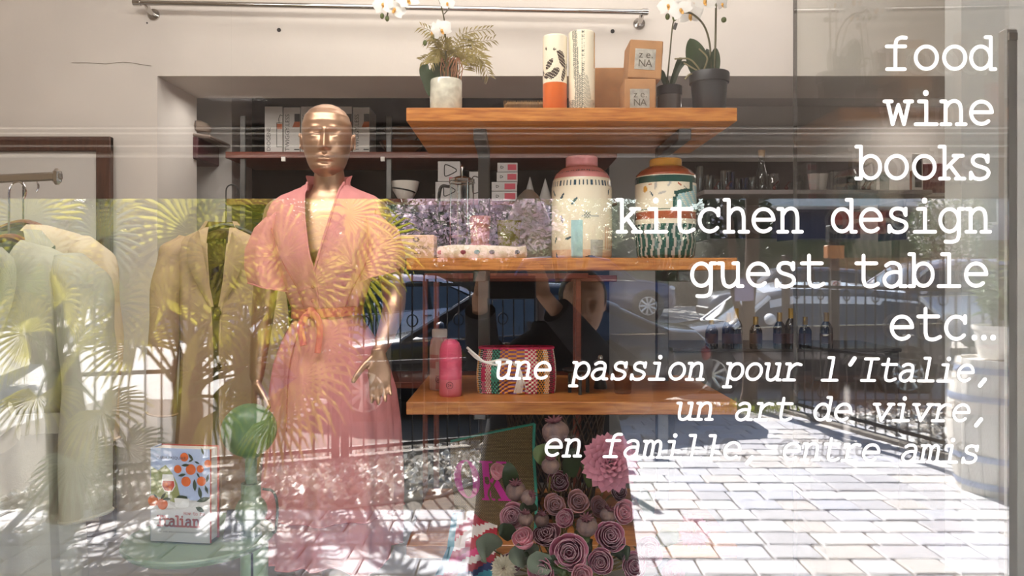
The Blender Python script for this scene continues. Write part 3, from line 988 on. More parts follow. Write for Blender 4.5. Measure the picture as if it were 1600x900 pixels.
for (x, y) in ((1054, 28), (1035, 16), (1043, 26)):
    mb = MB(); mb.ell(q2(x, y, D2 - .02), (.008, .008, .011), 8, 6); mb.build('bud', M('bud_green', '#55602c', .5), po)
mb = MB(); mb.box(q2(1055, 41, D2), (.011, .002, .022), (.2, .3, 0)); mb.build('plant_clip', M('clip', '#5a5550', .6), po)
# black plastic pot, right end
D3 = 2.38
c = V((xx(1108, D3), D3 - DC, ZS[0]))
po = thing('potted_orchid', 'white orchid with broad leaves in a black plastic pot at the right shelf end', 'plant', c)
hp = top(115, D3) - ZS[0]
mb = MB(); mb.lathe([(.001, 0), (.046, 0), (.049, .004), (.0575, hp - .034), (.0625, hp - .032), (.064, hp - .004), (.062, hp), (.058, hp), (.056, hp - .02), (.001, hp - .02)], c, 40); mb.build('pot', m_bplastic, po)
q3 = lambda px, py, dd=D3: P(px, py, dd)
strap_leaf(po, [q3(1095, 120), q3(1090, 100), q3(1084, 78), q3(1078, 60)], .036, m_leafd)
strap_leaf(po, [q3(1112, 120), q3(1115, 105), q3(1117, 88), q3(1118, 74)], .019, m_leafd)
strap_leaf(po, [q3(1100, 122, D3 - .01), q3(1105, 105, D3), q3(1108, 90, D3 + .02), q3(1104, 76, D3 + .03)], .02, m_leafd)
m_root = M('aerial_root', '#7c7354', .6, var=.2)
for pts in ([(1096, 114), (1088, 102), (1076, 92), (1054, 92)], [(1098, 114), (1104, 98), (1104, 88), (1092, 76)], [(1094, 113), (1082, 106), (1068, 98)], [(1090, 116), (1078, 116), (1070, 124)]):
    mb = MB(); mb.tube(spline([q3(a, b, D3 - .02) for a, b in pts], 6), .0028, 6); mb.build('aerial_root', m_root, po)
mb = MB(); mb.tube(spline([q3(1111, 116), q3(1109, 70), q3(1100, 40), q3(1082, 22), q3(1066, 18), q3(1055, 8)], 7), .0032, 6); mb.build('flower_spike', m_stem, po)
mb = MB(); mb.tube(spline([q3(1116, 116), q3(1118, 60), q3(1119, 0), q3(1121, -60)], 7), .0034, 6); mb.build('flower_spike', m_stem, po)
for (x, y, s, fx, fz, r) in ((1064, 14, .04, -.3, -.1, .5), (1100, 2, .045, .2, .3, 0), (1127, 6, .03, .7, .1, .3), (1070, -8, .045, 0, .2, 0)):
    orchid_flower(po, q3(x, y, D3 - .05), (fx, -1, fz), s, r)
mb = MB(); mb.ell(q3(1131, 31, D3 - .02), (.009, .009, .009), 8, 6); mb.build('bud', M('bud_green', '#55602c', .5), po)

# ---------------------------------------------------------------- middle shelf
m_box = M('pale_wood', '#d8b48a', .6, var=.1, scale=10, stretch=(2, 8, 8))
D = 2.36; z1 = ZS[1]
c = V((xx(652, D), D - DC + .05, z1))
t = thing('wooden_box', 'pale wooden box printed DE GUSTIBUS at the left end of the middle shelf', 'box', c)
hb = top(367, D) - z1; wb = 52 / F * D
mb = MB(); mb.bev((c.x, c.y, z1 + hb / 2), (wb, .1, hb), .002); mb.build('carton', m_box, t, False)
m_print = M('brown_print', '#6b4a34', .7)
mb = text_mb('DE GUSTIBUS', .0128, lambda a, b: V((c.x + a, c.y - .0505, z1 + hb * .42 + b)), 'CENTER'); mb.build('print', m_print, t, False)
mb = text_mb('selezione', .005, lambda a, b: V((c.x + a, c.y - .0505, z1 + hb * .18 + b)), 'CENTER')
mb = MB(); mb.box((c.x, c.y - .0506, z1 + hb * .22), (.022, .001, .002)); mb.build('print', m_print, t, False)
mb = MB()
for i in range(7):
    a = 2 * PI * i / 7
    mb.ell((c.x - .004 + .008 * math.cos(a), c.y - .0505, z1 + hb * .8 + .006 * math.sin(a)), (.004, .0006, .0025), 6, 4)
mb.build('print', m_print, t, False)
# long low dish
D = 2.33
c = V((xx(752, D), D - DC + .05, z1))
t = thing('oblong_dish', 'long low cream dish with small painted motifs at the front of the middle shelf', 'dish', c)
wd = 145 / F * D; hd = top(384, D) - z1
rings = []
for (k, z, yo) in ((.93, 0, 1), (.985, .006, 1), (1., hd * .5, 1), (.985, hd - .004, 1), (.965, hd, 1), (.95, hd - .004, 1), (.9, .014, 1), (.5, .012, .5)):
    rings.append([c + V((math.copysign(abs(math.cos(a)) ** .6, math.cos(a)) * wd / 2 * k, math.copysign(abs(math.sin(a)) ** .8, math.sin(a)) * .055 * k, z + .003 * math.sin(a * 3 + 1) * (z > .02))) for a in [2 * PI * i / 56 for i in range(56)]])
mb = MB(); mb.loft(rings); mb.build('dish', m_cream, t, angle=60)
for (px, nm, col) in ((722, 'motif', '#9a4a58'), (744, 'motif', '#5f8f80'), (768, 'motif', '#4a4a30'), (808, 'motif', '#3c4438'), (684, 'motif', '#c06050')):
    x = xx(px, D - .055); xo = (x - c.x) / (wd / 2)
    yy = c.y - .055 * (max(0, 1 - abs(xo) ** (2 / .6))) ** .4 - .0012
    mb = MB(); mb.ell((x, yy, z1 + hd * .5), (.009, .0012, .007), 10, 6); mb.build(nm, M('motif_' + col[1:], col, .3, coat=.4), t)
# tumblers
def tumbler(name, px, d, z0, r0, r1, h, mat, label, cat='glass', group=None, ring=True):
    c = V((xx(px, d), d - DC, z0))
    t = thing(name, label, cat, c, 0, group)
    mb = MB(); mb.lathe([(.001, .001), (r0 * .92, 0), (r0, .004), (r1, h), (r1 - .002, h), (r0 - .002, .012), (.001, .010)], c, 32)
    mb.build('bowl', mat, t)
    return t, c
gp = M('pink_glass', '#d98a7a', .12, coat=.6, trl=.5)
gg = M('green_glass', '#8a8428', .12, coat=.6, trl=.5)
gs = glass_mat('smoke_glass', (.75, .75, .74), .07)
gc = glass_mat('clear_glass', (.93, .95, .94), .07)
gf = M('frosted_glass', '#c9c9be', .35, trl=.35, coat=.3)
hg = top(338, 2.47) - z1 - .0
t, c = tumbler('glass_tumbler', 750, 2.47, z1, .027, .036, hg, gp, 'pink glass tumbler with a beaded lower band on the middle shelf')
mb = MB()
for j in range(4):
    for i in range(22):
        a = 2 * PI * i / 22
        mb.ell((c.x + .0335 * math.cos(a), c.y + .0335 * math.sin(a), z1 + .02 + j * .009), (.0032, .0032, .0032), 6, 4)
mb.build('beading', gp, t)
t, c = tumbler('glass_tumbler', 795, 2.46, z1, .03, .042, top(345, 2.46) - z1, gg, 'olive green glass tumbler in front of the frosted bowl')
# large frosted glass bowl standing upright behind
c = V((xx(826, 2.62), 2.62 - DC, z1))
t = thing('glass_bowl', 'big upturned frosted glass bowl with wavy rim behind the tumblers', 'bowl', c)
hB = top(297, 2.62) - z1
mb = MB()
rings = []
for i in range(15):
    q_ = i / 14
    r = .098 * math.cos(q_ * PI / 2 * .98) ** .55
    rings.append([c + V((r * (1 + .025 * math.sin(9 * a) * q_) * math.cos(a), r * math.sin(a), hB * q_)) for a in [2 * PI * k / 48 for k in range(48)]])
mb.loft(rings, True, False); mb.build('bowl', gf, t, angle=70)
# cafetiere
c = V((xx(722, 2.6), 2.6 - DC, z1))
t = thing('coffee_press', 'glass coffee press with a chrome frame behind the pink tumbler', 'coffee press', c)
hC = top(283, 2.6) - z1
mb = MB(); mb.lathe([(.001, .012), (.04, .012), (.042, .02), (.042, hC - .01), (.045, hC)], c, 32); mb.build('beaker', gc, t)
mb = MB()
for a in (.5, 2., 3.6, 5.2):
    mb.tube([c + V((.044 * math.cos(a), .044 * math.sin(a), z)) for z in (0, hC * .5, hC - .004)], .0025, 6)
for z in (.006, hC * .3, hC - .006):
    mb.tube([c + V((.044 * math.cos(a), .044 * math.sin(a), z)) for a in [2 * PI * k / 28 for k in range(29)]], .0025, 6, False)
mb.build('cage', m_chrome, t)
mb = MB(); mb.tube(spline([c + V((-.043, -.01, hC - .02)), c + V((-.075, -.02, hC - .03)), c + V((-.078, -.02, hC * .5)), c + V((-.045, -.012, hC * .3))], 6), .006, 8); mb.build('handle', m_bplastic, t)
mb = MB(); mb.lathe([(.044, hC), (.044, hC + .006), (.02, hC + .016), (.003, hC + .018), (.003, hC + .04), (.008, hC + .05), (.001, hC + .056)], c, 28); mb.build('lid', m_chrome, t)

# ---------------------------------------------------------------- lower shelf
z2 = ZS[2]
D = 2.42
def water_bottle(px, d, r, ytop, cap, m1, m2, label, rounded):
    c = V((xx(px, d), d - DC, z2)); h = top(ytop, d) - z2
    t = thing('water_bottle', label, 'bottle', c, 0, 'insulated bottles')
    mb = MB()
    if rounded:
        prof = [(.001, 0), (r * .94, 0), (r, .006), (r, h * .35), (r, h * .7), (r * .96, h * .82), (r * .8, h * .92), (r * .5, h * .985), (.001, h)]
    else:
        prof = [(.001, 0), (r * .94, 0), (r, .006), (r, h * .7), (r * .86, h * .82), (r * .72, h * .86), (r * .7, h * .88), (.001, h * .88)]
    def pt(a, z):
        if rounded:
            return 1 if z < h * .3 else 0
        u = ang(a)
        return 1 if math.sin(u * 2.3 + z * 30) + math.sin(z * 60 - u * 3) > .5 else 0
    mb.lathe(prof, c, 40, paint=pt, sub=6); mb.build('body', [m1, m2], t)
    if not rounded:
        mb = MB(); mb.lathe([(r * .74, h * .87), (r * .76, h * .88), (r * .76, h * .985), (r * .7, h), (.001, h)], c, 32); mb.build('cap', cap, t)
    else:
        mb = MB()
        for k in range(10):
            z = h * (.36 + .055 * k)
            rr = interp([(0, r), (h * .7, r), (h * .82, r * .96), (h * .92, r * .8)], z) + .0004
            mb.tube([c + V((rr * math.cos(a), rr * math.sin(a), z + .002 * math.sin(a * 12))) for a in [2 * PI * j / 40 for j in range(41)]], .0006, 4, False)
        mb.build('ribbing', m1, t)
    # round badge with the number
    fy = c.y - r - .0008
    bz = z2 + .038
    mb = MB(); mb.tube([V((c.x + .0105 * math.cos(a), fy + r * (1 - math.sqrt(max(0, 1 - (.0105 * math.cos(a) / r) ** 2))), bz + .0105 * math.sin(a))) for a in [2 * PI * j / 24 for j in range(25)]], .0007, 4, False)
    mb.merge(text_mb('24', .0125, lambda a, b: V((c.x + a, fy, bz - .0045 + b)), 'CENTER'))
    mb.build('badge', m_ink, t, False)
m_bp = M('bottle_pink', '#d4506e', .4, var=.08, scale=30)
m_bo = M('bottle_peach', '#d9707a', .4, var=.1)
m_bl = M('bottle_blush', '#d9b7ac', .4)
m_bc = M('bottle_coral', '#c9837c', .4)
water_bottle(687, 2.5, .034, 514, m_white, m_bl, m_bc, 'blush and coral patterned steel bottle with a cream cap on the lower shelf', False)
water_bottle(704, 2.37, .036, 529, None, m_bp, m_bo, 'hot pink rounded steel bottle standing in front of the blush one', True)
# woven pouch
D = 2.4
c = V((xx(807, D), D - DC + .04, z2 + .001))
t = thing('woven_basket', 'colourful woven basket pouch with a white tassel cord on the lower shelf', 'basket', c)
wb = 128 / F * D; hb = top(546, D) - z2
bc = ['#c8325a', '#e59a3e', '#39443e', '#e6dcc6', '#8a5f8a', '#4fa088', '#e0708a']
bm_ = [M('weave_%d' % i, k, .8, var=.1, scale=60) for i, k in enumerate(bc)]
mb = MB()
nu, nv = 132, 22
def bpt(i, j):
    a = 2 * PI * i / nu; v = j / nv
    k = 1.0 - .06 * (1 - v) ** 3 - .10 * v ** 2
    r = .0022 * (1 if (i + j) % 2 else -1)
    x = math.copysign(abs(math.cos(a)) ** .5, math.cos(a)) * (wb / 2 * k + r)
    y = math.copysign(abs(math.sin(a)) ** .6, math.sin(a)) * (.045 * k + r)
    return c + V((x, y, hb * v))
vs = [bpt(i, j) for j in range(nv + 1) for i in range(nu)]
o = len(mb.v); mb.v.extend([tuple(p) for p in vs])
for j in range(nv):
    for i in range(nu):
        k = (i + 1) % nu
        mb.f.append([j * nu + i, j * nu + k, (j + 1) * nu + k, (j + 1) * nu + i])
        st = (i // 5) % 12
        col = [0, 3, 1, 2, 6, 3, 5, 4, 0, 1, 3, 2][st]
        if (i + j) % 2: col = [2, 2, 3, 3, 2, 0, 2, 1, 3, 2, 1, 0][st]
        if 5 < j < 13 and st in (4, 6): col = 0 if st == 4 else 5
        mb.m.append(col)
mb.loft([[c + V((math.copysign(abs(math.cos(2 * PI * i / nu)) ** .5, math.cos(2 * PI * i / nu)) * wb / 2 * kk, math.copysign(abs(math.sin(2 * PI * i / nu)) ** .6, math.sin(2 * PI * i / nu)) * .045 * kk, z)) for i in range(nu)] for kk, z in ((.9, .002), (.1, .002))], True, True)
mb.build('basket', bm_, t, False)
mb = MB(); mb.tube([bpt(i % nu, nv) + V((0, 0, .002)) for i in range(nu + 1)], .004, 6, False); mb.build('rim', bm_[0], t)
mb = MB()
tp = P(735, 547, D - .02)
mb.tube(spline([P(730, 543, D - .01), P(745, 556, D - .03), P(760, 566, D - .03), P(790, 562, D - .03), P(812, 575, D - .02)], 6), .0042, 7)
mb.tube(spline([P(732, 548, D - .012), P(748, 562, D - .03), P(775, 570, D - .035), P(800, 566, D - .03)], 6), .0036, 7)
for i in range(22):
    x = 812 + random.uniform(-5, 7)
    mb.tube(spline([P(812, 574, D - .022), P(x, 595, D - .028), P(x + random.uniform(-7, 7), 614, D - .02)], 4), .0016, 5)
mb.build('tassel', M('white_cotton', '#e9e4dc', .9), t)
# black tripod dish and tumblers right of it
c = V((xx(905, 2.42), 2.42 - DC, z2))
t = thing('tripod_dish', 'small black footed stand beside the woven basket', 'stand', c)
mb = MB(); mb.lathe([(.001, .068), (.05, .07), (.056, .078), (.054, .08), (.001, .074)], c, 32); mb.build('dish', m_bplastic, t)
for a in (-PI / 2, -PI / 2 + 2.1, -PI / 2 + 4.2):
    mb = MB(); mb.tube([c + V((.034 * math.cos(a), .034 * math.sin(a), z)) for z in (0, .072)], .006, 8); mb.build('leg', m_bplastic, t)
tumbler('glass_tumbler', 973, 2.42, z2, .028, .034, .088, glass_mat('amber_glass', (.85, .66, .5), .06), 'amber tinted glass tumbler at the right on the lower shelf')
c = V((xx(938, 2.52), 2.52 - DC, z2))
t = thing('pepper_mill', 'small black turned mill behind the footed stand', 'mill', c)
mb = MB(); mb.lathe([(.001, 0), (.022, 0), (.023, .006), (.017, .03), (.016, .06), (.021, .078), (.022, .09), (.012, .098), (.001, .1)], c, 28); mb.build('body', m_bplastic, t)
mb = MB(); mb.lathe([(.001, .1), (.008, .1), (.009, .107), (.006, .113), (.001, .114)], c, 20); mb.build('knob', m_chrome, t)
# ================================================================== BACK SHELVES SEEN THROUGH THE NICHE
m_shelfd = M('dark_red_wood', '#6a2f1b', .5, var=.25, scale=8, stretch=(1.5, 10, 10))
bs = thing('back_shelving', 'dark wall shelving with red-brown boards behind the niche opening', 'shelf', (-.4, 3.3, ZF))
mb = MB(); mb.box((-.51, 3.5, 1.42), (2.24, .03, 2.44)); mb.build('back_panel', m_black, bs, False)
for z, py in ((2.193, 0), (1.93, 1), (1.5, 2), (.9, 3)):
    mb = MB(); mb.bev((-.51, 3.24, z - .018), (2.2, .48, .036), .003); mb.build('shelf', m_shelfd, bs, False)
for px in (607, 372):
    x = xx(px + (6 if px < 400 else 0), 4.16)
    mb = MB(); mb.bev((x, 3.03, 1.3), (.03, .02, 2.2), .003); mb.build('upright', m_steel, bs, False)
for px in (443, 598):
    mb = MB(); mb.box((xx(px, 4.14), 2.99, 2.15), (.022, .012, .025)); mb.build('shelf_clip', m_white, bs, False)
m_lbox = M('lamp_carton', '#b9b4ae', .7, var=.03)
m_lamp_o = M('lamp_orange', '#a8572f', .6)
zt = 2.194
for i, (p0, p1, txt) in enumerate(((413.5, 441.5, 'DIOGENE'), (443, 469, 'TWIGGY.LESS'), (470, 496, 'TWIGGY.LESS'), (497, 523, 'TWIGGY.LESS'), (524, 550, 'TWIGGY.LESS'), (551.5, 577.5, 'TWIGGY.LESS'))):
    d = 4.17; x0, x1 = xx(p0, d), xx(p1, d); w = x1 - x0; h = .258 - (.004 if i % 2 else 0)
    lab = ['pale lamp carton printed DIOGENE at the left end of the upper back shelf', 'pale carton printed TWIGGY.LESS, second in the row beside the mannequin head',
           'lamp carton half hidden behind the left of the mannequin head', 'lamp carton right behind the mannequin head', 'lamp carton peeking out beside the mannequin right ear', 'pale carton printed TWIGGY.LESS at the right end of the row'][i]
    t = thing('lamp_carton', lab, 'box', (x0 + w / 2, d - DC, zt), 0, 'lamp cartons on the back shelf')
    mb = MB(); mb.bev((x0 + w / 2, d - DC + .1, zt + h / 2), (w, .2, h), .002); mb.build('carton', m_lbox, t, False)
    yf = d - DC - .0012
    mb = text_mb(txt, .034 if i else .031, lambda a, b: V((x0 + .027 - b + .006, yf, zt + .006 + a)))
    mb.build('print', M('grey_print', '#3b3735', .7), t, False)
    mb = MB()
    if i == 0:
        for p in ([(.068, .03), (.068, .165), (.098, .165)], [(.068, .03), (.098, .03)], [(.082, .165), (.08, .19), (.088, .21), (.1, .205)]):
            mb.stroke(p, .003, lambda a, b: V((x0 + a, yf, zt + b)))
        mb.mi = 1; mb.add([V((x0 + a, yf - .0003, zt + b)) for a, b in ((.07, .13), (.099, .13), (.099, .16), (.07, .16))], [(0, 1, 2, 3)])
    else:
        mb.add([V((x0 + a, yf, zt + b)) for a, b in ((.062, .172), (.092, .172), (.092, .216), (.062, .216))], [(0, 1, 2, 3)])
        mb.add([V((x0 + a, yf, zt + b)) for a, b in ((.06, .012), (.09, .012), (.09, .018), (.06, .018))], [(0, 1, 2, 3)])
        mb.mi = 1; mb.add([V((x0 + a, yf - .0003, zt + b)) for a, b in ((.05, .14), (.092, .14), (.092, .172), (.062, .172))], [(0, 1, 2, 3)])
    mb.build('illustration', [m_ink, m_lamp_o], t, False)
# wooden bowls on the same shelf, and more below
def bowl(px, d, z, r, h, mat, label, name='bowl', foot=.5):
    c = V((xx(px, d), d - DC, z))
    t = thing(name, label, 'bowl', c)
    mb = MB(); mb.lathe([(.001, 0), (r * foot, 0), (r * (foot + .05), .006), (r * .85, h * .5), (r, h), (r - .004, h + .002), (r * .8, h * .5), (r * .4, .012), (.001, .010)], c, 40); mb.build('bowl', mat, t)
    return t, c
m_brownbowl = M('brown_lacquer', '#5a3420', .25, coat=.5, var=.2)
bowl(628, 4.3, zt, .13, .075, m_brownbowl, 'wide brown lacquer bowl on the upper back shelf, lower of two')
t, c = bowl(632, 4.3, zt + .078, .12, .07, m_brownbowl, 'brown lacquer bowl stacked on a wider one on the upper back shelf')
t, c = bowl(633, 4.25, 1.931, .082, .105, m_white, 'white ceramic bowl with a dark curved line on the middle back shelf', foot=.45)
mb = MB()
pts = [(a, .068 - .028 * (i / 16.) ** 1.2) for i, a in enumerate([-2.7 + 2.3 * i / 16 for i in range(17)])]
mb.tube([c + V((lerp(.052, .08, min(1, z / .1)) * 1.06 * math.cos(a), lerp(.052, .08, min(1, z / .1)) * 1.06 * math.sin(a), z)) for a, z in pts], .004, 6)
mb.build('painted_line', m_ink, t)
m_gbox = M('grey_carton', '#c3bebb', .7)
m_plabel = M('pink_label', '#c24a5a', .6)
def small_box(p0, p1, y0, y1, d, label, lab=True, icon=True):
    x0, x1 = xx(p0, d), xx(p1, d); z0, z1_ = top(y1, d), top(y0, d)
    c = V(((x0 + x1) / 2, d - DC, z0))
    t = thing('carton_box', label, 'box', c, 0, 'white cartons on the back shelf')
    mb = MB(); mb.bev((c.x, c.y + .08, (z0 + z1_) / 2), (x1 - x0 - .001, .16, z1_ - z0 - .001), .002); mb.build('carton', m_gbox, t, False)
    w, h = x1 - x0, z1_ - z0
    if lab:
        mb = MB(); mb.box((x0 + w * .72, c.y - .0006, z0 + h * (.5 if h < .1 else .1)), (w * .42, .0012, h * (.62 if h < .1 else .2))); mb.build('label', m_plabel, t, False)
    if icon:
        r = h * .3 if h > .1 else h * .14
        cx_, cz = (x0 + w * .5, z0 + h * .55) if h > .1 else (x0 + w * .22, z0 + h * .5)
        mb = MB(); mb.tube([V((cx_ + r * (math.cos(a) + .25 * math.cos(2 * a)), c.y - .001, cz + r * .9 * (math.sin(a) - .2 * math.sin(2 * a)))) for a in [2 * PI * k / 24 for k in range(25)]], .0028 if h > .1 else .0015, 5, False)
        mb.build('icon', m_ink, t, False)
ZB = 310
small_box(680, 720, 284, 314.2, 4.14, 'white carton with small ring icon under the carton with the big ring icon', False)
small_box(684, 719, 252, 283.5, 4.14, 'white carton with big ring icon and pink label, topmost of the left stack')
small_box(733, 764, 268, 314.2, 4.2, 'white carton half hidden behind the left steel post')
for i, (a, b, c_, d_) in enumerate(((768, 808, 299, 314.2), (768, 808, 284, 298.5), (776, 809, 269, 283.5), (777, 809, 254, 268.5))):
    small_box(a, b, c_, d_, 4.14, ['lowest flat white carton with pink label right of the steel post', 'second flat white carton from the bottom right of the steel post', 'second flat white carton from the top right of the steel post', 'topmost flat white carton with pink label right of the steel post'][i])
# two folded paper cones right of the cartons
for px, hh in ((828, .14), (852, .13)):
    c = V((xx(px, 4.3), 4.3 - DC, 1.931))
    t = thing('paper_cone', 'grey paper cone on the back shelf, %s of the two' % ('left' if px < 840 else 'right'), 'cone', c)
    mb = MB(); mb.cyl(c, c + V((0, 0, hh)), .04, .002, 20); mb.build('cone', m_lbox, t)
# right hand back shelf with glassware
gsx0, gsx1 = xx(1083, 4.25), xx(1420, 4.25)
ZG = top(304, 4.25)
gl = thing('glass_shelf', 'thin grey shelf with glassware right of the teak unit', 'shelf', ((gsx0 + gsx1) / 2, 3.3, ZG))
mb = MB(); mb.bev(((gsx0 + gsx1) / 2, 3.19, ZG - .012), (gsx1 - gsx0, .66, .024), .003); mb.build('shelf', M('grey_board', '#8b8380', .5), gl, False)
for px in (1100, 1235, 1400):
    mb = MB(); mb.bev((xx(px, 4.4), 3.3, ZG - .14), (.02, .3, .23), .003); mb.build('bracket', m_steel, gl, False)
mb = MB(); mb.box(((gsx0 + gsx1) / 2 + .0, 3.72, ZG + .03), (gsx1 - gsx0, .06, .5)); mb.build('back_panel', M('brown_panel', '#4a4240', .7, var=.1), gl, False)
gd = glass_mat('shelf_glass', (.86, .88, .88), .09)
gb = glass_mat('blue_glass', (.35, .42, .62), .09)
gi = 0
for px, r, h, d, m_, nm in ((1093, .022, .155, 4.2, gd, 'tall clear'), (1108, .028, .1, 4.18, gd, 'clear'), (1122, .026, .09, 4.25, gd, 'small clear'), (1134, .03, .13, 4.2, gd, 'wide tall clear'), (1142, .024, .11, 4.12, gb, 'tall blue'), (1155, .028, .085, 4.2, gd, 'low clear'), (1163, .024, .075, 4.12, gb, 'small blue'), (1174, .03, .09, 4.18, gd, 'wide clear'), (1244, .03, .06, 4.15, gd, 'squat clear'), (1258, .028, .1, 4.2, gd, 'clear straight'), (1302, .026, .12, 4.15, gd, 'slim clear'), (1332, .03, .1, 4.2, gd, 'broad clear'), (1360, .032, .09, 4.15, gd, 'low broad clear'), (1382, .026, .12, 4.2, gd, 'tall slim clear')):
    tumbler('drinking_glass', px, d, ZG, r * .9, r, h, m_, '%s drinking glass on the grey back shelf, %s' % (nm, ['leftmost of the row', 'second from left', 'third from left', 'fourth from left', 'left of the carafe by two places', 'third left of the carafe', 'just left of the carafe, in front', 'touching the carafe', 'right of the pitcher', 'before the white cups', 'right of the white cups', 'under the word books', 'right of the big pitcher', 'rightmost of the row'][gi]), 'glass', 'glasses on the back shelf')
    gi += 1
c = V((xx(1190, 4.2), 3.05, ZG))
t = thing('carafe', 'tall clear glass carafe with a cork stopper on the grey back shelf', 'carafe', c)
mb = MB(); mb.lathe([(.001, .002), (.03, 0), (.034, .006), (.034, .09), (.026, .13), (.017, .16), (.016, .2), (.02, .21)], c, 28); mb.build('bottle', gd, t)
mb = MB(); mb.cyl(c + V((0, 0, .205)), c + V((0, 0, .245)), .016, .02, 16); mb.build('cork', M('cork', '#b99b7c', .8, var=.15, scale=60), t)
for px, nm, s in ((1208, 'clear glass pitcher with a curled handle right of the corked carafe', 1.), (1338, 'large clear glass pitcher with round handle below the word books', 1.5)):
    c = V((xx(px, 4.15), 3.0, ZG))
    t = thing('pitcher', nm, 'pitcher', c)
    mb = MB(); mb.lathe([(.001, .002), (.026 * s, 0), (.036 * s, .03 * s), (.036 * s, .06 * s), (.026 * s, .09 * s), (.03 * s, .105 * s)], c, 28); mb.build('body', gd, t)
    sg = -1 if s < 1.2 else 1
    mb = MB(); mb.tube(spline([c + V((sg * .028 * s, 0, .095 * s)), c + V((sg * .06 * s, 0, .11 * s)), c + V((sg * .064 * s, 0, .06 * s)), c + V((sg * .036 * s, 0, .03 * s))], 7), .0045, 8); mb.build('handle', gd, t)
for i, px in enumerate((1272, 1284)):
    t, c = tumbler('paper_cup', px, 4.12, ZG, .022, .034, .1, M('paper_white', '#cfc6bf', .7), 'pointed white paper cup on the grey back shelf, %s' % ('left' if i == 0 else 'right'), 'cup')
for i, px in enumerate((1118, 1137, 1210, 1229, 1322, 1349, 1358)):
    c = V((xx(px, 4.05), 4.05 - DC, ZG))
    t = thing('glass_ornament', 'tiny dark red glass ornament at the shelf front, number %s from the left' % ['one', 'two', 'three', 'four', 'five', 'six', 'seven'][i], 'ornament', c)
    mb = MB(); mb.ell(c + V((0, 0, .014)), (.012, .01, .014), 10, 8); mb.build('body', M('garnet', '#4a1a14', .2, coat=.5), t)
    mb = MB(); mb.tube([c + V((0, 0, .026)), c + V((.012, 0, .045)), c + V((.022, 0, .05))], .0035, 6); mb.build('stem', M('garnet', '#4a1a14', .2), t)
# far room behind the entrance: bright panel, picture, books
t = thing('red_cabinet', 'dark red lacquer board standing in the far corner at right', 'cabinet', (xx(1466, 4.6), 3.5, 1.9))
mb = MB(); mb.bev((xx(1466, 4.6), 3.5, 2.1), (.2, .05, .2), .004); mb.build('panel', M('red_lacquer', '#5a1f1c', .35, coat=.3, var=.2), t, False)
mb = MB(); mb.bev((xx(1436, 4.55), 3.44, 2.08), (.05, .05, .14), .004); mb.build('side_block', M('orange_lacquer', '#b0602a', .4), t, False)
mb = MB(); mb.bev((xx(1450, 4.55), 3.5, 1.1), (.3, .1, 1.78), .004); mb.build('stand', m_wall2, t, False)
t = thing('picture_frame', 'small white framed picture under the word books', 'picture', (xx(1432, 4.3), 3.14, ZG))
mb = MB(); mb.bev((xx(1432, 4.3), 3.14, ZG + .12), (.07, .015, .24), .003, (0, 0, .3)); mb.build('frame', m_white, t, False)
mb = MB(); mb.box((xx(1432, 4.3), 3.13, ZG + .13), (.045, .004, .17), (0, 0, .3)); mb.build('print', m_ink, t, False)
mb = MB(); mb.box((xx(1445, 4.3), 3.16, ZG - .01), (.2, .3, .02)); mb.build('ledge', m_wall2, t, False)
# wine counter
ZC = top(549, 4.05)
ct = thing('counter', 'grey counter behind the right end of the teak shelves carrying bottles', 'counter', (xx(1220, 4.1), 3.1, ZF))
x0, x1 = xx(1060, 4.0), xx(1420, 4.0)
mb = MB(); mb.bev(((x0 + x1) / 2, 3.2, (ZF + ZC) / 2), (x1 - x0, .5, ZC - ZF), .004); mb.build('body', M('counter_grey', '#6f6a69', .6, var=.05), ct, False)
mb = MB(); mb.bev(((x0 + x1) / 2, 3.2, ZC + .002), (x1 - x0 + .02, .52, .02), .003); mb.build('top', M('counter_top', '#4d4746', .4), ct, False)
gw = M('wine_glass_dark', '#16120c', .12, coat=.6)
mg = M('gold_foil', '#c9a24a', .3, metal=.8)
wl = M('wine_label', '#3a1f18', .6)
words = ['first', 'second', 'third', 'fourth', 'fifth', 'sixth', 'seventh', 'eighth']
for i, px in enumerate((1112, 1138, 1150, 1181, 1218, 1236, 1258, 1291)):
    c = V((xx(px, 4.08), 4.08 - DC, ZC + .012))
    t = thing('wine_bottle', 'dark wine bottle with gold foil on the grey counter, %s from the left' % words[i], 'bottle', c, 0, 'bottles on the grey counter')
    s = .62 + .08 * (i % 3)
    mb = MB(); mb.lathe([(.001, 0), (.032, 0), (.034, .006), (.034, .16 * s), (.026, .19 * s), (.014, .215 * s), (.013, .24 * s)], c, 24); mb.build('bottle', gw, t)
    mb = MB(); mb.lathe([(.0142, .215 * s), (.0142, .285 * s), (.001, .286 * s)], c, 20); mb.build('foil', mg, t)
    mb = MB(); mb.lathe([(.0346, .03), (.0346, .085)], c, 24); mb.build('label', wl, t)
# tall wooden table standing in the back
tb = thing('tall_table', 'tall dark wooden table with square legs standing behind the shelf unit', 'table', (.15, 3.3, ZF))
mb = MB(); mb.bev((.3, 2.2, 1.5), (1.5, .5, .03), .003)
zl = 1.2
for (px, d) in ((681, 4.2), (665, 4.9)):
    pass
legs = [(xx(682, 4.22), 3.06), (xx(666, 4.45), 3.35), (.55, 3.06), (.55, 3.35)]
# the shelving fills that depth, so the table is narrow and pulled forward under the niche edge
for (x, y) in ((xx(682, 3.9), 2.75), (xx(664, 4.05), 2.92), (.35, 2.75), (.35, 2.92)):
    mb = MB(); mb.bev((x, y, (ZF + 1.48) / 2), (.028, .028, 1.48 - ZF), .003); mb.build('leg', m_shelfd, tb, False)
mb = MB(); mb.bev((-.03, 2.835, 1.495), (.86, .24, .03), .003); mb.build('table_top', m_shelfd, tb, False)
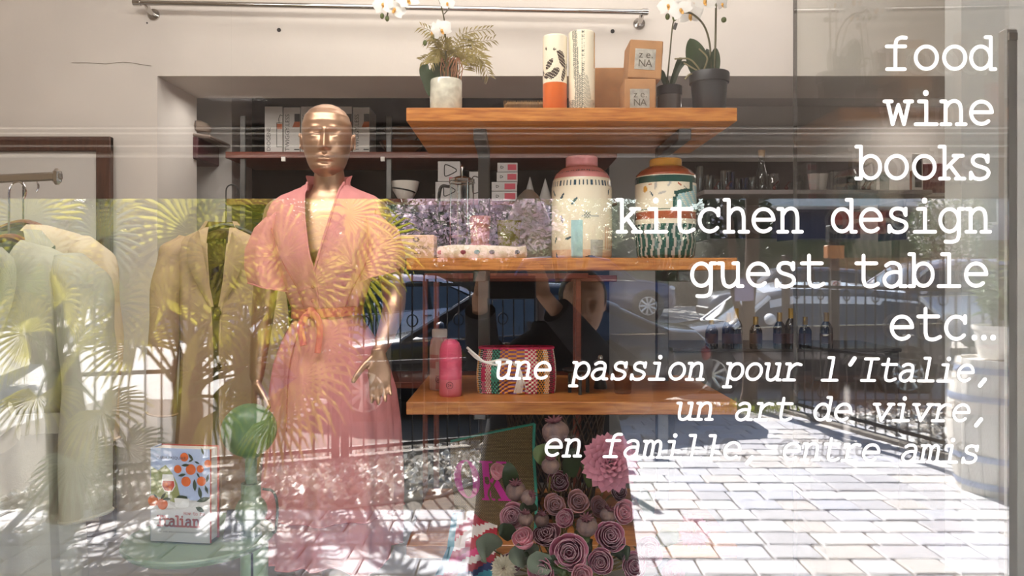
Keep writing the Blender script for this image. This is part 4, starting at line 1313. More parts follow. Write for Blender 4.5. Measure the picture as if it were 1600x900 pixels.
# curtain rail on the wall
t = thing('curtain_rail', 'long chrome rail fixed to the wall above the niche', 'rail', P(612, 13, 3.5))
a, b = P(210, 4, 3.52), P(1013, 19, 3.52)
mb = MB(); mb.cyl(a, b, .0125, .0125, 16); mb.build('rod', m_chrome, t)
for p, px in ((a, 228), (b, 1003)):
    e = a.lerp(b, (px - 210) / 803)
    mb = MB(); mb.cyl(p + (b - a).normalized() * (-.004), p + (b - a).normalized() * (.03 if p == a else -.03), .0165, .0165, 16); mb.build('end_cap', m_chrome, t)
    mb = MB(); mb.tube([e + V((0, .0, -.005)), e + V((0, .03, -.025)), e + V((0, .078, -.03))], .012, 10)
    mb.cyl(e + V((0, .072, -.03)), e + V((0, .0795, -.03)), .028, .03, 24); mb.build('wall_flange', m_chrome, t)

# cap display in the left corner of the niche
c = P(328, 262, 4.3)
t = thing('wall_block', 'dark red block shelf on the white wall inside the niche at left', 'shelf', c)
mb = MB(); mb.bev((c.x - .02, 3.0, c.z + .065), (.15, .3, .12), .006); mb.build('block', M('burgundy', '#4a2226', .5, var=.1), t, False)
mb = MB(); mb.bev((c.x + .02, 3.0, c.z + .137), (.21, .3, .02), .008, (0, .12, 0)); mb.build('ledge', M('taupe_board', '#7a6a60', .6), t, False)
t = thing('cushion', 'taupe quilted cushion on the dark red wall block', 'cushion', (c.x, 2.95, c.z + .15))
mb = MB(); mb.lathe([(.001, 0), (.05, .002), (.09, .015), (.1, .036), (.088, .062), (.05, .078), (.001, .082)], V((c.x - .015, 2.95, c.z + .152)), 36); mb.build('cover', M('taupe_cloth', '#8d7c6e', .9, var=.1), t)
mb = MB()
for a in (-2.2, -1.8, -1.4, -1.):
    mb.tube([V((c.x - .015, 2.95, c.z + .152)) + V((r * 1.01 * math.cos(a), r * 1.01 * math.sin(a), z)) for r, z in ((.05, .079), (.089, .063), (.101, .036), (.091, .015))], .0015, 5)
mb.build('piping', m_bplastic, t)

# wooden frames leaning on the wall at left
def wood_frame(px0, px1, y0, y1, d, label, bw=.07):
    x0, x1 = xx(px0, d), xx(px1, d); zt_, zb = top(y0, d), top(y1, d)
    t = thing('framed_panel', label, 'panel', ((x0 + x1) / 2, d - DC, zb))
    y = d - DC
    for nm, cc, ss in (('rail', ((x0 + x1) / 2, y, zt_ - bw / 2), (x1 - x0, .03, bw)), ('rail', ((x0 + x1) / 2, y, zb + bw / 2), (x1 - x0, .03, bw)), ('stile', (x0 + bw / 2, y, (zb + zt_) / 2), (bw, .032, zt_ - zb)), ('stile', (x1 - bw / 2, y, (zb + zt_) / 2), (bw, .032, zt_ - zb))):
        mb = MB(); mb.bev(cc, ss, .004); mb.build(nm, m_dwood, t, False)
    mb = MB(); mb.box(((x0 + x1) / 2, y + .008, (zb + zt_) / 2), (x1 - x0 - .02, .006, zt_ - zb - .02)); mb.build('panel', M('frame_panel', '#cfc9c2', .5), t, False)
    return t
wood_frame(-60, 175, 214, 527, 3.55, 'upper dark wooden framed panel on the wall behind the sage coat')
wood_frame(-60, 180, 541, 838, 3.55, 'lower dark wooden framed panel on the wall behind the sage coat')
# chrome garment arm
t = thing('garment_rail', 'short chrome garment rail with rounded end plate at the left edge', 'rail', P(40, 278, 1.9))
mb = MB(); a_ = P(97, 275, 1.9); b_ = V((-3.15, a_.y, a_.z - .09)); mb.bev((a_ + b_) / 2, ((b_ - a_).length, .012, .022), .004, (0, -math.atan2(.09, (a_ - b_).x), 0)); mb.build('bar', m_chrome, t, False)
mb = MB(); mb.bev(P(89, 276, 1.9), (.024, .018, .042), .008); mb.build('end_plate', m_chrome, t, False)
mb = MB(); mb.bev(b_ + V((.006, 0, 0)), (.012, .06, .06), .004); mb.build('wall_plate', m_chrome, t, False)

# ================================================================== SIDE TABLE, LAMP, BOOK
m_sage = M('sage_paint', '#74896a', .38, var=.04)
m_sage2 = M('sage_paint_light', '#9fb890', .42)
D = 1.85
ctab = V((xx(312, D), D - DC, 0))
ZT = top(838, D)
t = thing('side_table', 'round sage green side table with a thick cylindrical leg', 'table', (ctab.x, ctab.y, ZF))
rt = .178
mb = MB(); mb.lathe([(.001, ZT - .016), (rt - .01, ZT - .016), (rt, ZT - .006), (rt, ZT), (rt - .004, ZT + .003), (rt - .012, ZT), (.001, ZT)], V((ctab.x, ctab.y, 0)), 72); mb.build('table_top', m_sage, t)
lx = xx(391, D); ly = ctab.y + .03
mb = MB(); mb.cyl((lx, ly, ZF + .02), (lx, ly, ZT - .016), .034, .034, 32); mb.build('leg', m_sage2, t)
mb = MB(); mb.lathe([(.001, ZF), (.15, ZF), (.15, ZF + .012), (.14, ZF + .02), (.001, ZF + .02)], V((ctab.x + .04, ctab.y, 0)), 48); mb.build('base', m_sage, t)
mb = MB(); mb.bev((lx + .006, ly - .0345, ZT - .12), (.006, .003, .16), .001); mb.build('cable_slot', m_bplastic, t, False)
# lamp
lx = xx(389, D); ly = ctab.y + .015
t = thing('table_lamp', 'green mushroom table lamp with a ball shaped shade and stacked stem', 'lamp', (lx, ly, ZT))
c = V((lx, ly, 0))
z = lambda py: top(py, D)
mb = MB(); mb.lathe([(.001, ZT + .001), (.024, ZT + .001)] + [(.0395 * math.sin(a) , z(801) - .0395 * math.cos(a)) for a in [PI * k / 14 for k in range(3, 13)]] + [(.022, z(780))], c, 40); mb.build('base_ball', m_sage, t)
mb = MB(); mb.lathe([(.022, z(784)), (.024, z(783)), (.024, z(757)), (.001, z(757))], c, 32); mb.build('stem_lower', m_sage, t)
mb = MB(); mb.lathe([(.0145, z(757)), (.0145, z(712)), (.001, z(711))], c, 28); mb.build('stem_upper', m_sage, t)
cs = V((xx(386, D), ly, z(674)))
mb = MB(); mb.ell(cs, (.0675, .0675, .0665), 40, 24); mb.build('shade', M('lamp_green', '#54754c', .45, coat=.1), t)
mb = MB(); mb.cyl((lx, ly, z(716)), (lx, ly, z(706)), .02, .028, 24); mb.build('collar', m_sage, t)
mb = MB(); mb.tube(spline([V((lx + .022, ly + .02, z(770))), V((lx + .05, ly + .02, z(775))), V((lx + .062, ly + .015, z(800))), V((lx + .058, ly + .01, z(835))), V((lx + .05, ly + .01, ZT + .006))], 6), .0035, 7); mb.build('cable', M('cable_grey', '#5c6157', .6), t)
# book
D = 1.80
bx0, bx1 = 233, 331
w = xx(bx1, D) - xx(bx0, D)
zb = ZT + .004
hb = (848 - 702) / F * D
c = V((xx((bx0 + bx1) / 2, D), D - DC, zb))
rz = math.radians(-7)
t = thing('book', 'thick cookery book titled Italian standing on the green side table', 'book', c, rz)
RT = ROOTM[t.name]
th = .044
def BK(a, b, y=-.0005):      # cover plane, a from the left edge, b from the foot
    return RT @ V((a - w / 2, y, b))
m_bsky = M('book_sky', '#b4c4e6', .4); m_bgrey = M('book_grey', '#d9d6d4', .4); m_bhill = M('book_olive', '#9aa06a', .4)
m_bred = M('book_red', '#c2453a', .4); m_borg = M('book_orange', '#d9652a', .4, var=.15, scale=80); m_blf = M('book_leaf', '#27402e', .4); m_bwhite = M('book_white', '#efeeec', .4); m_btxt = M('book_ink', '#3d4450', .5)
m_pages = M('pages', '#cfc8bf', .8, var=.06, scale=150, stretch=(1, 40, 1))
mb = MB(); mb.add([RT @ V(p) for p in ((-w / 2, 0, 0), (w / 2, 0, 0), (w / 2, .003, 0), (-w / 2, .003, 0), (-w / 2, 0, hb), (w / 2, 0, hb), (w / 2, .003, hb), (-w / 2, .003, hb))], [(0, 1, 5, 4), (1, 2, 6, 5), (2, 3, 7, 6), (3, 0, 4, 7), (4, 5, 6, 7), (3, 2, 1, 0)]); mb.build('front_cover', m_bgrey, t, False)
mb = MB()
def lbox(x0, x1, y0, y1, z0, z1):
    mb.add([RT @ V((x, y, zz)) for zz in (z0, z1) for x, y in ((x0, y0), (x1, y0), (x1, y1), (x0, y1))], [(0, 1, 2, 3)[::-1], (4, 5, 6, 7), (0, 1, 5, 4), (1, 2, 6, 5), (2, 3, 7, 6), (3, 0, 4, 7)])
lbox(-w / 2 + .003, w / 2 - .004, .003, th - .003, .003, hb - .003); mb.build('pages', m_pages, t, False)
mb = MB(); lbox(-w / 2, w / 2, th - .003, th, 0, hb); mb.build('back_cover', m_bred, t, False)
mb = MB(); lbox(w / 2 - .0025, w / 2 + .0015, .0, .004, 0, hb); mb.build('red_edge', m_bred, t, False)
mb = MB(); lbox(-w / 2 - .0015, -w / 2 + .001, 0, th, 0, hb); mb.build('spine', m_bsky, t, False)
art = MB()
def flat(poly, mi, y):
    art.add([BK(a * w, b * hb, y) for a, b in poly], [tuple(range(len(poly)))], mi)
def disc(a, b, r, mi, y, ry=None):
    flat([(a + r * math.cos(2 * PI * k / 20), b + (ry or r) * w / hb * math.sin(2 * PI * k / 20)) for k in range(20)], mi, y)
def leafp(a, b, l, an, mi, y, wd=.32):
    pts = []
    for k in range(9):
        q_ = k / 8; pts.append((q_ * l, math.sin(PI * q_) * l * wd / 2))
    for k in range(7, 0, -1):
        q_ = k / 8; pts.append((q_ * l, -math.sin(PI * q_) * l * wd / 2))
    ca, sa = math.cos(an), math.sin(an)
    flat([(a + (x * ca - y_ * sa), b + (x * sa + y_ * ca) * w / hb) for x, y_ in pts], mi, y)
flat([(.0, .45), (1, .45), (1, 1), (.0, 1)], 0, -.0006)
flat([(.0, .42), (.52, .42), (.45, .62), (.36, .74), (.25, .82), (.12, .76), (.0, .8)], 1, -.0009)
flat([(.0, .0), (1, .0), (1, .5), (.8, .44), (.4, .42), (.0, .5)], 2, -.0012)
for (a, b, r) in ((.57, .91, .07), (.46, .78, .065), (.68, .78, .085), (.84, .79, .06), (.6, .65, .08), (.86, .66, .075), (.97, .85, .06)):
    disc(a, b, r, 3, -.0016)
for (a, b, l, an) in ((.64, .95, .14, -.9), (.52, .82, .14, .1), (.6, .73, .14, 3.4), (.74, .68, .2, -1.5), (.82, .6, .2, -1.4), (.92, .62, .15, -1.2), (.74, .87, .1, -.4), (.9, .94, .12, 1.9), (.78, .75, .1, -1.0), (.98, .74, .14, -1.8), (.64, .86, .1, .5)):
    leafp(a, b, l, an, 4, -.0019)
# glass of spritz
flat([(.2, .72), (.38, .72), (.42, .6), (.37, .54), (.31, .53), (.23, .54), (.18, .6)], 5, -.0016)
flat([(.205, .65), (.395, .65), (.405, .6), (.36, .55), (.31, .54), (.24, .55), (.195, .6)], 6, -.0019)
disc(.26, .61, .035, 3, -.0022); disc(.33, .58, .03, 3, -.0022)
flat([(.3, .54), (.32, .54), (.32, .4), (.42, .37), (.42, .36), (.2, .36), (.2, .37), (.3, .4)], 5, -.0016)
# bowl of olives, oranges, loose leaves
flat([(.4, .47), (.66, .47), (.64, .38), (.6, .37), (.46, .37), (.42, .38)], 5, -.0016)
flat([(.43, .475), (.48, .5), (.55, .5), (.62, .49), (.63, .465)], 4, -.0019)
disc(.04, .43, .09, 3, -.0016); disc(.2, .4, .09, 3, -.0018)
leafp(.17, .45, .14, .9, 4, -.002); leafp(.2, .45, .16, .1, 4, -.002); leafp(.12, .46, .1, 2.4, 4, -.002)
leafp(.78, .44, .24, .3, 4, -.0016); leafp(.76, .38, .16, -.4, 4, -.0016, .5)
art.build('cover_art', [m_bsky, m_bhill, m_bgrey, m_borg, m_blf, m_bwhite, m_bred], t, False)
mb = MB()
def cover_line(body, a0, b0, adv, xh, wt, st=1.):
    for i, ch in enumerate(body):
        if ch == ' ': continue
        for s_ in GL[ch]:
            mb.stroke([((a0 + (i + x / 1.22) * adv) * w, b0 * hb + y_ * xh * w) for x, y_ in s_], wt * xh * w, lambda a, b: BK(a, b, -.0022))
for i, (ch, a) in enumerate(zip('Italian', (.10, .195, .305, .40, .475, .585, .715))):
    cover_line(ch, a, .17, .125, .118, .27)
cover_line('How to be', .56, .295, .04, .036, .2)
mb.build('cover_title', m_bred, t, False)
mb = text_mb('MARIA PASQUALE', .0095, lambda a, b: BK(.1 * w + a, .885 * hb + b, -.0022))
mb.merge(text_mb('Eat, drink, dress, travel and love la dolce vita', .0058, lambda a, b: BK(.14 * w + a, .1 * hb + b, -.0022)))
mb.build('cover_text', m_btxt, t, False)
# dark card lying on the table
cc = P(362, 824, D + .02); 
t = thing('swing_tag', 'dark grey card tag with a printed script leaning beside the book', 'tag', (cc.x, cc.y, ZT + .004))
RR = Matrix.Translation(V((cc.x, ly - .05, ZT + .006))) @ Euler((math.radians(38), 0, math.radians(14))).to_matrix().to_4x4()
mb = MB(); mb.bev((0, .042, 0), (.036, .085, .002), .0008); mb.xform(RR); mb.build('card', M('charcoal_card', '#47423f', .7), t, False)
mb = text_mb('accessories', .011, lambda a, b: RR @ V((.004 - b, .014 + a, .0016))); mb.build('print', m_bgrey, t, False)
# ================================================================== MANNEQUIN IN THE PINK DRESS
def hand(mb, wrist, fdir, side, s=1., curl=.35, thumb=1.):
    """palm and five bent fingers; fdir = pointing direction, side = towards the thumb"""
    f = V(fdir).normalized(); sd = V(side); sd = (sd - f * sd.dot(f)).normalized(); n = sd.cross(f)    # fingers curl towards n
    w = V(wrist)
    rings = []
    for (l, hw, ht) in ((-.012, .021, .017), (.01, .024, .015), (.035, .033, .0135), (.065, .038, .0125), (.085, .037, .011), (.09, .033, .008)):
        rings.append([w + (f * l + sd * hw * math.cos(a) + n * ht * math.sin(a)) * s for a in [2 * PI * k / 12 for k in range(12)]])
    mb.loft(rings)
    for off, L, r, c in ((.027, .072, .0085, .9), (.009, .08, .0088, 1.), (-.01, .074, .0084, 1.1), (-.027, .058, .0076, 1.25)):
        p = w + (f * .078 + sd * off * .95) * s
        pts = [p - f * .012 * s]; ang_ = 0.
        d = (f + sd * off * 2.2).normalized()
        for k, q in enumerate((.45, .32, .26)):
            pts.append(p); ang_ += curl * c * (.7 if k == 0 else 1.)
            dd = d * math.cos(ang_) + n * math.sin(ang_)
            p = p + dd * L * q * s
        pts.append(p)
        mb.tube(pts, [r * s, r * s, r * .95 * s, r * .88 * s, r * .7 * s], 9)
        mb.ell(p, (r * .72 * s,) * 3, 8, 6)
    p = w + (f * .018 + sd * .022) * s
    pts = [p - sd * .008 * s]
    d = (f * .62 + sd * .75 * thumb + n * .25).normalized()
    for k, q in enumerate((.036, .03, .024)):
        pts.append(p); p = p + d * q * s
        d = (d + f * .22 + n * curl * .35).normalized()
    pts.append(p)
    mb.tube(pts, [.012 * s, .0125 * s, .0105 * s, .0095 * s, .0072 * s], 9)
    mb.ell(p, (.0074 * s,) * 3, 8, 6)

def head_mb(c, Hh, yaw=0., roll=0., gold=True, ns=128, nr=110):
    """c = under the chin on the head axis; face towards -y"""
    wt = [(-.06, .10), (0, .15), (.04, .2), (.1, .245), (.17, .275), (.3, .315), (.42, .335), (.55, .345), (.68, .345), (.8, .315), (.88, .262), (.94, .19), (.98, .105), (1., .012)]
    ft = [(-.06, .17), (-.02, .31), (.03, .385), (.08, .40), (.17, .405), (.3, .415), (.45, .415), (.58, .43), (.7, .425), (.8, .385), (.88, .315), (.94, .225), (.98, .12), (1., .012)]
    bt = [(-.06, .14), (0, .15), (.1, .2), (.2, .27), (.32, .36), (.45, .42), (.6, .455), (.72, .44), (.82, .375), (.9, .28), (.95, .19), (.98, .11), (1., .012)]
    mb = MB()
    R = Matrix.Translation(V(c)) @ Matrix.Rotation(yaw, 4, 'Z') @ Matrix.Rotation(roll, 4, 'Y')
    rings = []
    for i in range(nr + 1):
        t = -.06 + 1.06 * (i / nr)
        w, fr, bk = interp(wt, t), interp(ft, t), interp(bt, t)
        ring = []
        for k in range(ns):
            s = -PI + 2 * PI * k / ns
            th = s - .5 * math.sin(s)
            sx, cx = math.sin(th), math.cos(th)
            x = w * math.copysign(abs(sx) ** .9, sx)
            if cx > 0:
                y = -fr * cx ** .85
                m = min(1, cx * 2.2)
                ax = abs(x)
                d = 0
                # nose: narrow bridge widening to the tip
                nz = 0
                if .275 < t < .6:
                    q = (.6 - t) / .325
                    nz = .024 + .092 * q ** 1.15
                    if t < .33:
                        nz *= max(0, (t - .275) / .055) ** .6
                    if t > .54: nz *= max(0, (.6 - t) / .06) ** .8
                d += nz * math.exp(-(ax / (.034 + .026 * max(0, min(1, (.5 - t) / .2)))) ** 2 * 1.3)
                d += .022 * g(t - .318, .02) * g(ax - .062, .02)
                # brow ridge and sockets
                d += .022 * g(t - (.595 - .22 * (ax - .13) ** 2 * 4), .022) * g(ax - .14, .075)
                d -= .052 * g(t - .525, .04) * g(ax - .115, .06)
                d -= .02 * g(t - .5, .05) * g(ax - .07, .03)
                # closed-looking eyeball with lid line
                d += .036 * g(t - .505, .028) * g(ax - .15, .052)
                lid = .497 - .5 * (ax - .15) ** 2 * 2
                d -= .014 * g(t - lid, .0075) * g(ax - .15, .05)
                d += .008 * g(t - lid - .014, .008) * g(ax - .15, .055)
                d -= .008 * g(t - lid - .042, .009) * g(ax - .15, .06)
                # cheeks, lips, chin
                d += .018 * g(t - .38, .07) * g(ax - .2, .06)
                d -= .014 * g(t - .24, .06) * g(ax - .17, .045)
                cup = .012 * g(ax - .035, .022) - .008 * g(ax, .015)
                d += .034 * g(t - .205 - cup, .017) * math.exp(-(ax / .125) ** 4)
                d += .04 * g(t - .16, .021) * math.exp(-(ax / .11) ** 4)
                d -= .028 * g(t - .184 + .1 * ax * ax, .0075) * math.exp(-(ax / .13) ** 4)
                d -= .012 * g(t - .245, .02) * g(ax, .012)
                d -= .024 * g(t - .118, .02) * g(ax, .08)
                d += .03 * g(t - .055, .04) * g(ax, .085)
                y -= d * m
            else:
                y = bk * (-cx) ** .9
            ring.append(R @ (V((x, y + .02, t)) * Hh))
        rings.append(ring)
    mb.loft(rings)
    # ears
    for sg in (-1, 1):
        pts = []
        er = []
        for (ex, ey, ez, sx_, sz_) in ((.315, .0, .44, .03, .1), (.345, .03, .45, .032, .115), (.372, .06, .465, .022, .12), (.378, .065, .465, .012, .1)):
            er.append([R @ (V((sg * (ex + .012 * math.sin(a)), ey + .085 * math.cos(a) * (sz_ / .12), ez + sz_ * math.sin(a) + .012)) * Hh) for a in [2 * PI * k / 16 for k in range(16)]])
        mb.loft(er)
        mb.tube([R @ (V((sg * .384, .06 + .066 * math.cos(a), .478 + .1 * math.sin(a))) * Hh) for a in [2.6 - 4.2 * k / 12 for k in range(13)]], .012 * Hh, 6)
    return mb

MD = 2.3
def Z(py, d=MD): return top(py, d)
MX = xx(513, MD); MY = MD - DC
mq = thing('mannequin', 'champagne gold bald mannequin in a pink belted shirt dress', 'mannequin', (MX, MY, ZF))
mb = MB()
rings = []
def ering(cx, cy, z, rx, ry, n=28, p=1.):
    return [V((cx + rx * math.copysign(abs(math.cos(a)) ** p, math.cos(a)), cy + ry * math.copysign(abs(math.sin(a)) ** p, math.sin(a)), z)) for a in [2 * PI * k / n for k in range(n)]]
for py, rx, ry, oy in ((255, .040, .044, .012), (272, .046, .05, .014), (290, .049, .052, .016), (300, .06, .056, .016), (308, .1, .062, .015), (316, .145, .07, .012), (332, .165, .082, .005), (360, .165, .095, -.004), (395, .15, .112, -.014), (430, .128, .098, -.006), (485, .092, .08, .0), (530, .115, .095, 0), (590, .14, .11, .005), (635, .125, .1, .005), (650, .08, .08, .005)):
    rings.append(ering(MX, MY + oy, Z(py), rx, ry))
mb.loft(rings)
def limb(pts, rs):
    p = spline(pts, 6); n = len(p) - 1
    rr = []
    for i in range(n + 1):
        t = i / n * (len(rs) - 1); k = min(int(t), len(rs) - 2); rr.append(lerp(rs[k], rs[k + 1], t - k))
    mb.tube(p, rr, 16)
    mb.ell(p[0], (rr[0],) * 3, 14, 10); mb.ell(p[-1], (rr[-1],) * 3, 14, 10)
# left-of-picture arm hangs straight beside the skirt
limb([P(438, 335, MD), P(421, 400, MD), P(413, 470, MD - .01), P(406, 535, MD - .04), P(401, 588, MD - .06)], [.05, .042, .036, .029, .0215])
hand(mb, P(401, 592, MD - .06), (0, -.12, -1), (.55, -1, 0), 1.0, .16)
# the other arm bends and the hand rests on the hip of the skirt
limb([P(585, 335, MD), P(606, 400, MD), P(616, 470, MD - .03), P(604, 520, MD - .13), P(592, 548, MD - .19)], [.05, .042, .036, .028, .0205])
hand(mb, P(591, 551, MD - .2), (.08, -.1, -1), (-1, -.25, 0), .92, .22)
# legs
limb([P(485, 600, MD), P(484, 760, MD), P(484, 850, MD + .01), P(486, 920, MD + .02), P(488, 1030, MD + .03)], [.085, .06, .05, .052, .03])
limb([P(540, 600, MD), P(534, 760, MD), P(531, 850, MD), P(530, 920, MD), P(530, 1030, MD)], [.085, .06, .05, .052, .03])
for px in (488, 530):
    c = P(px, 1045, MD); c.z = ZF + .03
    f_ = []
    for yy, hw, ht, zz in ((.05, .028, .03, .03), (.0, .033, .036, .034), (-.07, .036, .028, .026), (-.13, .04, .02, .018), (-.18, .033, .014, .013), (-.2, .015, .008, .01)):
        f_.append([V((c.x + hw * math.cos(a), c.y + yy, ZF + zz + ht * math.sin(a) * .9)) for a in [2 * PI * k / 14 for k in range(14)]])
    mb.loft(f_)
    limb([P(px, 1020, MD + .02), c + V((0, .015, .02))], [.03, .032])
body = fuse(mb, .0042, 3)
hd = head_mb(P(511, 272.5, MD), 109.5 / F * MD, math.radians(9))
body.merge(hd)
body.build('body', m_gold, mq, angle=180)

m_dress = M('pink_linen', '#dd8f8c', .85, var=.05, scale=30, bump=.07, bscale=320, trl=.08)
m_seam = M('pink_seam', '#b86462', .9)
bodice = [(286, .060, .060, .012, .056), (292, .078, .064, .012, .054), (298, .105, .07, .012, .052), (306, .145, .08, .01, .05), (318, .175, .096, .006, .047), (335, .188, .112, .0, .042), (365, .182, .128, -.008, .03), (400, .160, .138, -.014, .014), (425, .143, .132, -.01, .001), (455, .122, .112, -.004, .001), (482, .104, .094, 0, .001), (492, .1, .09, 0, .001)]
mb = MB()
rows = []
NS = 72
for py, rx, ry, oy, wv in bodice:
    ph = math.asin(min(.9, wv / rx))
    r = []
    for k in range(NS + 1):
        a = ph + (2 * PI - 2 * ph) * k / NS
        fo = .004 * math.sin(a * 9 + py * .02) * (1 if py > 380 else .3) + .003 * math.sin(a * 17 + 1)
        r.append(V((MX - .004 + (rx + fo) * math.sin(a), MY + oy - (ry + fo) * math.cos(a), Z(py))))
    rows.append(r)
vs = [p for r in rows for p in r]
mb.add(vs, [(i * (NS + 1) + j, i * (NS + 1) + j + 1, (i + 1) * (NS + 1) + j + 1, (i + 1) * (NS + 1) + j) for i in range(len(rows) - 1) for j in range(NS)])
dr = mb.build('dress_bodice', m_dress, mq)
# rolled front edges, running into the placket
for sg in (0, -1):
    mb = MB()
    mb.tube(spline([r[sg] for r in rows], 4), .0035, 6)
    mb.build('front_facing', m_dress, dr)
# stand collar
mb = MB()
rw = []
for py, rx, ry, wv in ((300, .072, .068, .051), (292, .066, .064, .053), (283, .064, .064, .057), (275, .069, .066, .06), (272, .071, .068, .0615)):
    ph = math.asin(min(.97, wv / rx))
    rw.append([V((MX + (rx) * math.sin(ph + (2 * PI - 2 * ph) * k / 40), MY + .012 - ry * math.cos(ph + (2 * PI - 2 * ph) * k / 40), Z(py) - (.018 * (abs(k - 20) / 20) ** 6 if py < 290 else 0))) for k in range(41)])
mb.add([p for r in rw for p in r], [(i * 41 + j, i * 41 + j + 1, (i + 1) * 41 + j + 1, (i + 1) * 41 + j) for i in range(len(rw) - 1) for j in range(40)])
mb.build('collar', m_dress, dr)
# wide short sleeves
def sleeve(pts):    # centre, half width vector, half depth
    mb = MB(); rr = []
    for c, hw, dep in pts:
        rr.append([c + hw * math.cos(a) + V((0, dep, 0)) * math.sin(a) + V((.003 * math.sin(a * 5), .004 * math.cos(a * 6), 0)) for a in [2 * PI * k / 40 for k in range(40)]])
    rs = []
    for i in range(len(rr) - 1):
        for k in range(4):
            t = k / 4; t = t * t * (3 - 2 * t) * .4 + t * .6
            rs.append([a.lerp(b, t) for a, b in zip(rr[i], rr[i + 1])])
    rs.append(rr[-1])
    mb.loft(rs, True, False)
    e = rs[-1]
    mb.tube(e + [e[0]], .0025, 5, False)
    o = mb.build('sleeve', m_dress, dr)
    mb = MB()
    mb.tube([r[8] + V((0, -.002, 0)) for r in rs[2:]], .0016, 5); 
    return o
kx = MD / F
sleeve([(P(462, 318, MD), V((30 * kx, 0, 10 * kx)), .06), (P(436, 345, MD), V((34 * kx, 0, 14 * kx)), .085), (P(424, 385, MD), V((36 * kx, 0, 6 * kx)), .095), (P(424, 420, MD), V((37 * kx, 0, -4 * kx)), .1), (P(430, 449, MD), V((37 * kx, 0, -8 * kx)), .1)])
sleeve([(P(564, 318, MD), V((-30 * kx, 0, 10 * kx)), .06), (P(588, 345, MD), V((-33 * kx, 0, 14 * kx)), .085), (P(598, 385, MD), V((-33 * kx, 0, 8 * kx)), .095), (P(598, 412, MD), V((-34 * kx, 0, 4 * kx)), .1), (P(594, 432, MD), V((-34 * kx, 0, -10 * kx)), .1)])
# seams of the bodice
for pts in ([(427, 325), (440, 365), (460, 410), (480, 450), (487, 478)], [(592, 330), (588, 370), (580, 410), (560, 450), (548, 478)]):
    mb = MB()
    pp = []
    for (a, b) in pts:
        u = (xx(a, MD) - MX + .004)
        rx = interp([(p[0], p[1]) for p in bodice], b); ry = interp([(p[0], p[2]) for p in bodice], b); oy = interp([(p[0], p[3]) for p in bodice], b)
        q = max(0, 1 - (u / rx) ** 2) ** .5
        pp.append(V((xx(a, MD), MY + oy - ry * q - .004, Z(b))))
    mb.tube(spline(pp, 5), .0018, 5)
    mb.build('seam', m_seam, dr)
# skirt
sk = [(490, 513, .1, .092, 0), (500, 513, .106, .1, .1), (530, 514, .142, .122, .25), (565, 516, .172, .14, .4), (610, 519, .19, .152, .55), (660, 521, .197, .16, .7), (720, 520, .203, .168, .9), (770, 518, .208, .174, 1.), (792, 517, .208, .176, 1.), (800, 516, .206, .176, 1.15), (830, 515, .205, .18, 1.4), (858, 513, .203, .184, 1.6)]
rows = []
NK = 160
for py, cx, rx, ry, fo in sk:
    r = []
    for k in range(NK):
        a = 2 * PI * k / NK
        f_ = fo * (.011 * math.sin(a * 11 + .6) + .007 * math.sin(a * 7 + 2) + .004 * math.sin(a * 19 + 1))
        dz = 0
        if py > 795:
            dz = (py - 795) / 63 * (.016 * math.sin(a * 3 + 2.2) + .010 * math.sin(a * 5 + .5) - .006)
        r.append(V((xx(cx, MD) + (rx + f_) * math.sin(a), MY - (ry + f_) * math.cos(a), Z(py) + dz)))
    rows.append(r)
mb = MB(); mb.loft(rows, True, False)
skirt = mb.build('dress_skirt', m_dress, mq, angle=70)
mb = MB(); rr = [V((p.x, p.y, p.z)) for p in rows[8]]
mb.tube([p + (p - V((MX, MY, p.z))).normalized() * .002 for p in rr] + [rr[0]], .002, 5, False); mb.build('flounce_seam', m_seam, skirt)
mb = MB(); mb.tube([p for p in rows[-1]] + [rows[-1][0]], .0022, 5, False); mb.build('hem', m_dress, skirt)
mb = MB()
pl = [rows[i][NK - 14] for i in range(1, 6)]
mb.tube(spline([p + V((0, -.003, 0)) for p in pl], 5), .0018, 5); mb.build('placket_edge', m_seam, skirt)
mb = MB()
pl = [rows[i][NK - 34] for i in range(1, 6)]
mb.tube(spline([p + V((0, -.003, 0)) for p in pl], 5), .0016, 5); mb.build('pocket_seam', m_seam, skirt)
# belt
mb = MB()
br = []
for k in range(64):
    a = 2 * PI * k / 64
    br.append(V((MX - .002 + .107 * math.sin(a), MY - .098 * math.cos(a), Z(487) + .006 * math.sin(a))))
rings = []
for k in range(65):
    p = br[k % 64]; n = (p - V((MX, MY, p.z))).normalized()
    rings.append([p + n * dx + V((0, 0, dz)) for dx, dz in ((0, -.014), (.003, -.013), (.003, .013), (0, .014), (-.003, 0))])
mb.loft(rings, True, False)
m_belt = M('rose_belt', '#c9635f', .7, bump=.1)
belt = mb.build('belt', m_belt, mq)
mb = MB()
mb.ell(P(486, 487, MD - .1), (.016, .010, .014), 12, 8)
mb.build('knot', m_belt, belt)
for e in ([(486, 488), (476, 496), (470, 512), (474, 540)], [(488, 488), (497, 500), (500, 520), (496, 552)]):
    mb = MB(); mb.tube(spline([P(a, b, MD - .112 - .0006 * (b - 488)) for a, b in e], 5), .010, 8, flat=.25, upv=(0, 1, 0)); mb.build('belt_end', m_belt, belt)
for py in (448, 470):
    mb = MB(); c = P(489, py, MD - .125 + (py - 448) * .0006); mb.ell(c, (.006, .002, .006), 12, 6); mb.build('button', m_seam, dr)

